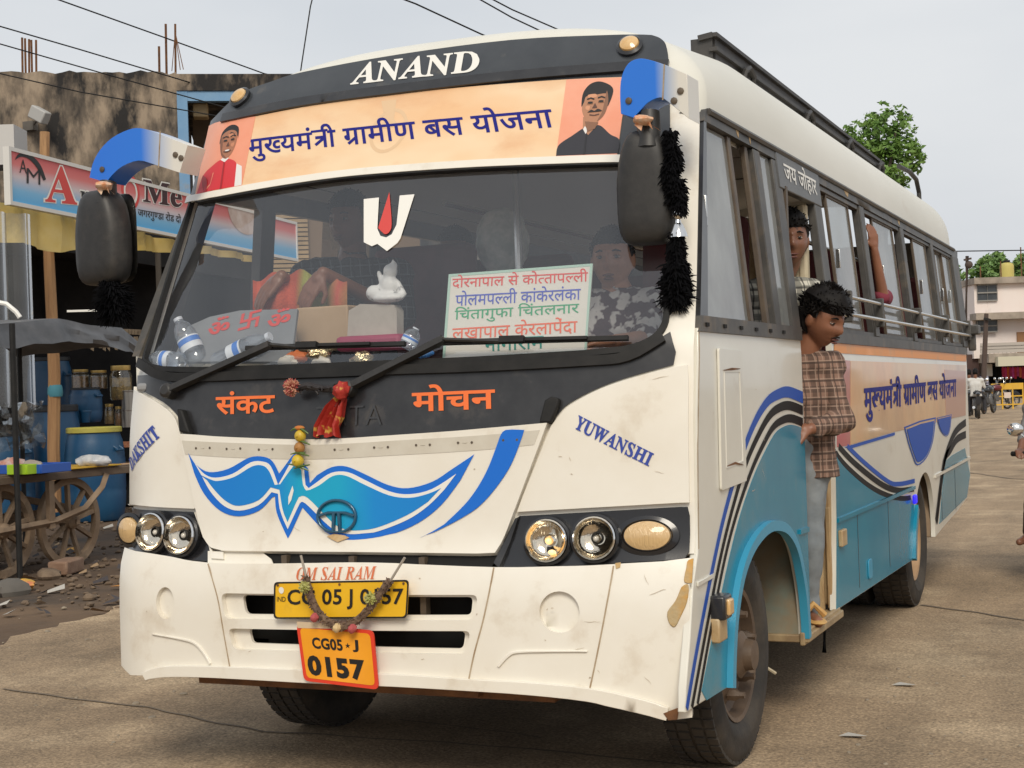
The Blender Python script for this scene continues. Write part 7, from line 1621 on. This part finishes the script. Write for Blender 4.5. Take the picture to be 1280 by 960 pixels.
# rider and motorcycle at the right edge of the picture
mc = at_d(1269, 537, 9.2); BS = .8; rz = radians(5); off = Rz(rz) @ Vector((-.33*BS, -.36*BS, 0))
ml = (mc.x-off.x, mc.y-off.y, mc.z-1.19); ml = (ml[0], ml[1], 0)
nb = motorbike(ml, rz, 'motorcycle with a round chrome mirror entering at the right edge', MRED, None)
nb.scale = (BS, BS, BS)
L2W = lambda v: Vector(ml)+Rz(rz) @ (Vector(v)*BS)
J = {k_: L2W(v) for k_, v in dict(head=(0, .16, 1.56), neck=(0, .2, 1.39), shl=(.18, .2, 1.33), shr=(-.18, .2, 1.33), che=(0, .22, 1.18), pel=(0, .3, .92), ell=(.26, .02, 1.12), wrl=(.30, -.20, 1.02), elr=(-.26, .02, 1.12), wrr=(-.30, -.20, 1.02), hil=(.1, .26, .90), hir=(-.1, .26, .90), knl=(.2, -.12, .78), knr=(-.2, -.12, .78), anl=(.2, .06, .36), anr=(-.26, .06, .36), tol=(.21, -.1, .30), tor=(-.33, -.1, .30)).items()}
J['base'] = (ml[0], ml[1], 0); fwd = Rz(rz) @ Vector((0, -1, 0))
person('rider on the motorcycle at the right edge of the picture', J, SKIN2, mat('cloth_grey', (.2, .2, .2), .9), mat('trousers_brown', (.09, .05, .035), .9), yaw=rz, hair=dict(big=.012, n=80, seed=51), hands=[('l', fwd, (0, 0, -1), .9, -1), ('r', fwd, (0, 0, -1), .9, 1)], sleeve=.3, vox=.008, s=.88)
# ================================================================ things hung on, tied to and lying in the bus
FUZZ = mat('tassel_black', (.005, .005, .006), .9, spec=.08)
def fuzzy(k, c, r, h, n, R_, ln=.02):
    """tuft: hundreds of short yarn ends round an axis"""
    for i in range(int(n*2.6)):
        a = R_.uniform(0, 2*pi); z = R_.uniform(-h/2, h/2); rr = r*(.35+.3*R_.random()); b = Vector(c)+Vector((cos(a)*rr, sin(a)*rr, z)); d = Vector((cos(a), sin(a), R_.uniform(-1.1, .5))).normalized()*R_.uniform(.25, 1)*r*.75
        k.tube([b, b+d*.6+Vector((0, 0, -.002)), b+d+Vector((0, 0, -ln*.4))], [.0034, .0030, .0008], 3, caps=False)
    k.ell(c, (r*.6, r*.6, h*.55), 10, 8)
R_ = random.Random(11)
yT = .20
def T(px, py, y=yT): return on_y(px, py, y)
k = MB(); m_ = R_
for px, py, r in ((838, 178, .024), (842, 198, .030), (838, 218, .033), (845, 238, .034), (849, 254, .026)): fuzzy(k, T(px, py), r, .07, 110, R_)
for px, py, r in ((846, 302, .026), (846, 322, .032), (845, 343, .046), (845, 362, .054), (846, 374, .040)): fuzzy(k, T(px, py), r, .07, 130, R_)
t_ = empty('mirror_tassel', 'long black woollen tassel with a silver bell beside the door-side mirror', 'tassel', T(840, 165), group='black tassels on the mirrors')
o = k.obj('yarn', FUZZ, t_); o.location = -t_.location
k = MB(); c = T(847, 268); k.ell(c, .018, 14, 10); k.lathe([(.008, -.014), (.011, -.026), (.016, -.032), (.027, -.058), (.030, -.07), (.02, -.072)], c, n=16); o = k.obj('silver_bell', CHROME, t_, ang=25); o.location = -t_.location
k = MB(); k.tube([T(838, 160), T(842, 200), T(846, 262), T(846, 372)], .004, 5); o = k.obj('cord', FUZZ, t_); o.location = -t_.location
k = MB()
for px, py, r in ((137, 357, .040), (141, 368, .062), (143, 380, .070), (144, 389, .060)): fuzzy(k, on_y(px, py, .28), r, .06, 170, R_)
k.tube([on_y(133, 232, .28), on_y(136, 360, .28)], .004, 5)
tag(k.obj('mirror_tassel', FUZZ), 'black woollen pompom tassel hanging under the mirror on the stall side', 'tassel', 'black tassels on the mirrors')
CLOTH = mat('ribbon_orange', (.62, .20, .05), .8, col2=(.7, .55, .4), ns=30)
for px, py, y, lb in ((805, 150, .18, 'orange and white ribbon tied round the door-side mirror stem'), (131, 232, .24, 'faded orange ribbon tied round the stall-side mirror stem')):
    k = MB(); c = on_y(px, py, y); k.ell(c, (.032, .03, .016), 12, 8, fn=lambda e: e*(1+.4*noise.noise(e*60)))
    for a in (-.5, .3, 1.2): k.add([c, c+Vector((.06*sin(a), -.01, -.015+.03*cos(a*3))), c+Vector((.05*sin(a+.4), -.015, -.035))], [(0, 1, 2)])
    o = k.obj('ribbon', CLOTH, fix=False); tag(o, lb, 'ribbon')
# garland across the plates
GT = mat('withered_garland', (.10, .06, .045), .9, col2=(.20, .13, .08), ns=40, bump=.6, bs=120)
gl = empty('garland', 'withered flower garland draped over the yellow number plate', 'garland', on_y(428, 780, -.16))
def gpt(px, py): return on_y(px, py, -.150)-gl.location
k = MB(); pts = crv((383, 722), (388, 745), (398, 765), (412, 778), (428, 783), (448, 774), (465, 756), (478, 738), (488, 726), n=6); prev = None
k.tube([gpt(*p) for p in pts], [.012+.005*noise.noise((i*.9, 0, 0)) for i in range(len(pts))], 8)
for i in range(260):
    p = pts[R_.randrange(len(pts))]; c = gpt(*p); d = Vector((R_.gauss(0, 1), -abs(R_.gauss(0, 1)), R_.gauss(0, 1))).normalized()*.018; k.cone(c, c+d, .005, .0015, 5)
k.obj('strand', GT, gl)
k = MB(); k.tube([gpt(376, 694), gpt(383, 722)], .004, 6); k.tube([gpt(488, 726), gpt(506, 697)], .004, 6); k.obj('string', mat('string_grey', (.35, .31, .26), .8), gl)
for px, py, m_ in ((384, 733, 'y'), (466, 747, 'y'), (396, 771, 'r'), (443, 785, 'r'), (424, 784, 't')):
    k = MB(); c = gpt(px, py)+Vector((0, -.012, 0)); mm_ = {'y': mat('flower_olive', (.33, .33, .07), .8, col2=(.5, .48, .2), ns=60), 'r': mat('flower_pink', (.45, .09, .09), .8), 't': mat('flower_cream', (.65, .48, .25), .8)}[m_]
    k.ell(c, .014, 12, 8, fn=lambda e: e*(1+.4*noise.noise(e*150))); 
    if m_ == 'y':
        for j in range(50): d = Vector((R_.gauss(0, 1), -abs(R_.gauss(0, 1)), R_.gauss(0, 1))).normalized(); k.cone(c+d*.008, c+d*.021, .004, .0015, 5)
    k.obj('flower', mm_, gl)
# lemon and chilli charm on the bonnet
lc = empty('lemon_charm', 'string of small lemons and green chillies hanging on the bonnet edge', 'charm', FS.q(*FS.un(386, 545), .05))
def lp_(px, py, o_=.055): return FS.q(*FS.un(px, py), o_)-lc.location
LEM = mat('lemon', (.62, .46, .03), .45, col2=(.55, .36, .03), ns=12, bump=.15, bs=150); LEMO = mat('lemon_dry', (.42, .20, .05), .6, col2=(.3, .14, .04), ns=14); CHI = mat('chilli_green', (.06, .12, .02), .4, col2=(.10, .15, .03), ns=9)
for px, py, r, mm_ in ((387, 546, .019, LEM), (386, 560, .018, LEMO), (384, 576, .020, LEM)):
    k = MB(); k.ell(lp_(px, py), (r, r, r*1.05), 18, 12); k.lathe([(.004, 0), (.001, .006)], lp_(px, py)+Vector((0, -r*.97, 0)), (0, -1, 0), 8); k.obj('lemon', mm_, lc)
k = MB(); k.ell(lp_(386, 537), (.019, .012, .008), 12, 8); k.obj('marigold', mat('marigold', (.55, .16, .03), .8, col2=(.4, .2, .05), ns=50), lc)
for a, b in (((376, 541), (386, 538)), ((386, 537), (398, 543)), ((386, 552), (400, 556)), ((376, 568), (394, 566)), ((384, 567), (399, 570)), ((372, 580), (392, 584)), ((380, 586), (400, 581)), ((386, 584), (398, 588))):
    k = MB(); A = lp_(*a, .06); B = lp_(*b, .06); k.tube([A, A.lerp(B, .5)+Vector((0, -.004, .003)), B], [.0015, .0042, .0022], 6); k.obj('chilli', CHI, lc)
# red cloth tied on the wiper
CHUN = mat('red_gold_cloth', (.38, .025, .015), .6, col2=(.62, .36, .06), ns=26, nd=2, lo=.56, hi=.64, bump=.4, bs=40)
k = MB(); L_ = [((437, 492), 6), ((434, 500), 9), ((428, 510), 14), ((424, 522), 19), ((422, 534), 22), ((422, 546), 25)]
for i, ((px, py), wpx) in enumerate(L_):
    for j in range(17):
        u = (j/16-.5); q = FS.un(px+u*wpx*1.4-(4 if i > 3 else 0), py+2*sin(j)); k.v.append(FS.q(q[0], q[1], .042+.014*sin(j*1.5+i*.5)+.006*sin(j*3.1+i)))
for i in range(len(L_)-1):
    for j in range(16): a = i*17+j; k.f.append([a, a+1, a+18, a+17]); k.mi.append(0)
c = FS.q(*FS.un(438, 491), .055); k.ell(c, (.028, .025, .028), 14, 10, fn=lambda e: e*(1+.35*noise.noise(e*70)))
tag(k.obj('red_cloth', CHUN), 'red and gold cloth knotted on the wiper above the bonnet', 'cloth')
k = MB(); a = FS.q(*FS.un(377, 489), .045); b = FS.q(*FS.un(436, 489), .05); k.tube([a, a.lerp(b, .3)+Vector((0, 0, .012)), a.lerp(b, .65), b], [.008, .012, .010, .014], 8)
for i in range(24): q = a.lerp(b, R_.random()); d = Vector((R_.gauss(0, 1), -abs(R_.gauss(0, 1)), R_.gauss(0, 1))).normalized()*.02; k.cone(q, q+d, .006, .003, 5)
fl = k.obj('dark_garland', mat('dried_dark', (.025, .02, .02), .6)); tag(fl, 'dark dried garland strung along the wiper with one pale flower at its end', 'garland')
k = MB(); c = FS.q(*FS.un(376, 487), .05)
for j in range(110): d = Vector((R_.gauss(0, 1), -abs(R_.gauss(0, 1)), R_.gauss(0, 1))).normalized(); k.cone(c+d*.012, c+d*.030, .006, .002, 5)
k.obj('pale_flower', mat('flower_pale', (.55, .28, .18), .8, col2=(.35, .06, .06), ns=60, lo=.45, hi=.55), fl)

# ---------------------------------------------------------------- behind the windscreen
class Board(FlatS): pass
# route board leaning on the glass
A_ = FS.q(*FS.un(556, 448), -.035); B_ = FS.q(*FS.un(733, 439), -.035); C_ = FS.q(*FS.un(562, 343), -.035)
RB = FlatS(A_, B_-A_, C_-A_); RB.vx = (C_-A_).normalized(); RB.out = RB.ux.cross(RB.vx).normalized()
class Obl(FlatS):
    def un(s, px, py):
        P_ = at_plane(px, py, s.o, s.out)-s.o; a = s.ux.dot(s.vx); p, q = P_.dot(s.ux), P_.dot(s.vx); v = (q-a*p)/(1-a*a); return (p-a*v, v)
RB.__class__ = Obl
rb = panel('route_board', RB, [RB.un(*p) for p in ((553, 451), (733, 440), (741, 329.5), (561, 343))], mat('board_white', (.80, .80, .75), .5), None, off=0, thick=.006, step=1)
tag(rb, 'white route board with coloured hand painted place names behind the windscreen', 'route board')
rows_ = [('दोरनापाल से कोत~तापल~ली', (565, 361), (735, 353), (566, 344), REDINK), ('पोलमपल~ली कांकेरलंका', (569, 383), (726, 375), (570, 364), BLUEINK), ('िचंतागुफा िचंतलनार', (568, 404.5), (724, 396), (569, 384), GREENINK), ('लखापाल केरलापेंदा', (565, 426), (722, 417), (566, 405), REDOR), ('नागाराम', (606, 440), (680, 436), (606, 424), mat('ink_teal', (.02, .22, .18), .5))]
for s_, bl, br, tl, mm_ in rows_: letters('route_lettering', RB, s_, RB.un(*bl), RB.un(*br), RB.un(*tl), mm_, rb, off=.0012, bold=.006, layer=.0003)
panel('board_edge', RB, [[RB.un(*p) for p in ((553, 451), (733, 440), (741, 329.5), (561, 343))], [RB.un(*p) for p in ((556.5, 448), (730.5, 437.5), (737.5, 333), (564, 346))]], mat('edge_green', (.35, .5, .42), .5), rb, off=.0012, thick=.0005, step=1)
# grey slanted sheet with painted symbols
DC = Obl(on_y(228, 448, .26), (1, 0, 0), (0, .8, .6)); DC.vx = Vector((0, .62, .78)).normalized(); DC.out = DC.ux.cross(DC.vx).normalized(); DC.out = DC.out if DC.out.y < 0 else -DC.out
o = panel('slanted_sheet', DC, [DC.un(*p) for p in ((215, 452), (235, 408), (262, 396), (300, 388), (372, 386), (366, 432), (360, 452))], mat('sheet_grey', (.17, .18, .19), .6, col2=(.22, .23, .24), ns=3), None, off=0, thick=.012, step=.2)
tag(o, 'grey slanted sheet behind the windscreen painted with three red holy signs', 'dash cover')
for s_, bl, br, tl in (('ॐ', (259, 420), (286, 415), (263, 399)), ('卐', (297, 415), (323, 408), (302, 393)), ('ॐ', (333, 410), (362, 405), (337, 389))): letters('painted_sign', DC, s_, DC.un(*bl), DC.un(*br), DC.un(*tl), REDINK, o, off=.002, bold=.03)
def box_at(name, px0, py0, px1, py1, y, dp, m_, lb, cat, tilt=0., bev=.006):
    a = on_y(px0, py0, y); b = on_y(px1, py1, y); k = MB(); k.box((a+b)/2+Vector((0, dp/2, 0)), (abs(b.x-a.x), dp, abs(a.z-b.z)), Matrix.Rotation(tilt, 3, 'Y')); o = k.obj(name, m_, bevel=bev); return tag(o, lb, cat)
box_at('carton', 369, 385, 436, 436, .48, .14, mat('carton_tan', (.46, .32, .19), .8, col2=(.40, .27, .15), ns=4), 'tan cardboard carton standing behind the windscreen', 'carton')
# striped towel over the wheel
TW = mat('towel', (.35, .08, .03), .9, bump=.4, bs=120)
lin_mat(TW, [(-.60, (.55, .10, .05)), (-.55, (.30, .30, .06)), (-.48, (.34, .34, .10)), (-.40, (.45, .08, .05)), (-.33, (.35, .36, .08)), (-.27, (.55, .09, .06)), (-.21, (.30, .30, .08)), (-.14, (.50, .12, .05))])
k = MB(); n_ = 24
for i in range(n_+1):
    px = 316+118*i/n_
    for j in range(8):
        py = lerp(350-10*sin(pi*i/n_)+4*sin(i*.9), 393, j/7); k.v.append(on_y(px, py, .66+.02*sin(i*.8)-.015*j*(1-j/9)))
for i in range(n_):
    for j in range(7): a = i*8+j; k.f.append([a, a+8, a+9, a+1]); k.mi.append(0)
tag(k.obj('striped_towel', TW), 'red, green and yellow striped towel draped over the steering wheel', 'towel')
# idol card on a stand
k = MB(); OBL = on_y(478, 375, .40)
def card(L, y, m_, name, par=None, th=.01): sf = FlatS((0, y, 0), (1, 0, 0), (0, 0, 1)); sf.out = Vector((0, -1, 0)); return panel(name, sf, [sf.un(*p) for p in L], m_, par, off=0, thick=th, step=.3)
idb = card([(436, 388), (450, 380), (492, 381), (496, 388), (496, 418), (434, 420)], .34, mat('stand_cream', (.46, .42, .36), .7, col2=(.38, .34, .29), ns=9), 'idol_stand', None, .05)
tag(idb, 'small cream dashboard shrine with a white figurine on top', 'shrine')
k = MB(); c = on_y(487, 358, .36); k.ell(c, (.034, .028, .042), 16, 12); k.ell(c+Vector((.005, 0, .052)), (.026, .024, .026), 14, 10); k.cone(c+Vector((-.06, 0, -.02)), c+Vector((-.01, 0, -.03)), .03, .03, 10); k.ell(c+Vector((.0, -.01, -.04)), (.06, .035, .018), 14, 8); k.cone(c+Vector((.02, 0, .07)), c+Vector((.015, 0, .09)), .014, .004, 8); k.cone(c+Vector((-.03, 0, .02)), c+Vector((-.04, 0, .05)), .012, .008, 8); k.cone(c+Vector((.03, 0, .01)), c+Vector((.055, 0, -.03)), .012, .010, 8)
remeshed(k, 'figurine', mat('marble_white', (.68, .68, .66), .5, col2=(.2, .2, .2), ns=30, lo=.6, hi=.7), idb, .006, 1)
box_at('red_book', 418, 421, 500, 436, .30, .12, mat('book_maroon', (.30, .02, .07), .6), 'maroon cloth bundle lying below the shrine on the dashboard', 'bundle', 0., .015)
# bottles
BOT = glass('pet_plastic', (.86, .89, .92), .10, .06, .12, (.6, .64, .68)); LBLW = mat('label_blue_white', (.70, .74, .78), .5); LBLB = mat('label_blue', (.05, .20, .62), .5)
def bottle(base_px, top_px, y, r, lb, dy=.0):
    a = on_y(*base_px, y); b = on_y(*top_px, y); b.y += dy; d = b-a; L = d.length; g = empty('water_bottle', lb, 'bottle', a, group='water bottles behind the windscreen'); ax = d.normalized()
    k = MB(); k.lathe([(r*.85, 0), (r, .05*L), (r, .2*L), (r*.95, .22*L), (r, .25*L), (r, .60*L), (r*.95, .63*L), (r, .66*L), (r*.75, .82*L), (r*.36, .92*L), (r*.36, .96*L)], (0, 0, 0), ax, 20, caps=False); k.obj('bottle_body', BOT, g)
    k = MB(); k.lathe([(r*1.02, .30*L), (r*1.02, .55*L)], (0, 0, 0), ax, 20, caps=False); k.obj('label', LBLW, g)
    k = MB(); k.lathe([(r*1.03, .42*L), (r*1.03, .52*L)], (0, 0, 0), ax, 20, caps=False); k.obj('label_band', LBLB, g)
    k = MB(); k.lathe([(r*.42, .94*L), (r*.42, L), (.001, L)], (0, 0, 0), ax, 14); k.obj('cap', mat('cap_white', (.6, .64, .7), .4), g)
bottle((250, 455), (222, 398), .27, .040, 'tallest empty water bottle leaning behind the windscreen corner')
bottle((228, 452), (184, 449), .20, .034, 'empty water bottle lying in the windscreen corner')
bottle((270, 455), (338, 420), .24, .038, 'empty water bottle lying aslant beside the leaning one')
bottle((507, 436), (517, 410), .20, .028, 'small clear bottle with a blue band below the forehead mark', .02)
# glittering trinkets along the dash edge
GOLD = mat('tinsel', (.62, .50, .30), .2, metal=.9, bump=.8, bs=60); 
for i, (px, py, r, m_, lb) in enumerate(((398, 441, .030, GOLD, 'crumpled gold tinsel left of the maroon bundle'), (372, 446, .026, mat('trinket_orange', (.6, .16, .05), .6), 'orange trinket on the dashboard edge'), (402, 451, .026, mat('trinket_white', (.62, .58, .5), .5), 'white trinket below the gold tinsel'), (452, 448, .028, GOLD, 'gold tinsel below the maroon bundle'), (360, 451, .024, MATS['trinket_white'], 'white crumpled paper beside the orange trinket'), (530, 441, .02, MATS['cloth_blue'], 'tiny blue bag beside the route board'))):
    k = MB(); c = on_y(px, py, .16+.02*(i % 2)); k.ell(c, (r*1.4, r, r*.8), 14, 10, fn=lambda e: e*(1+.5*noise.noise(e*60+Vector((i, 0, 0))))); tag(k.obj('trinket', m_), lb, 'trinket')
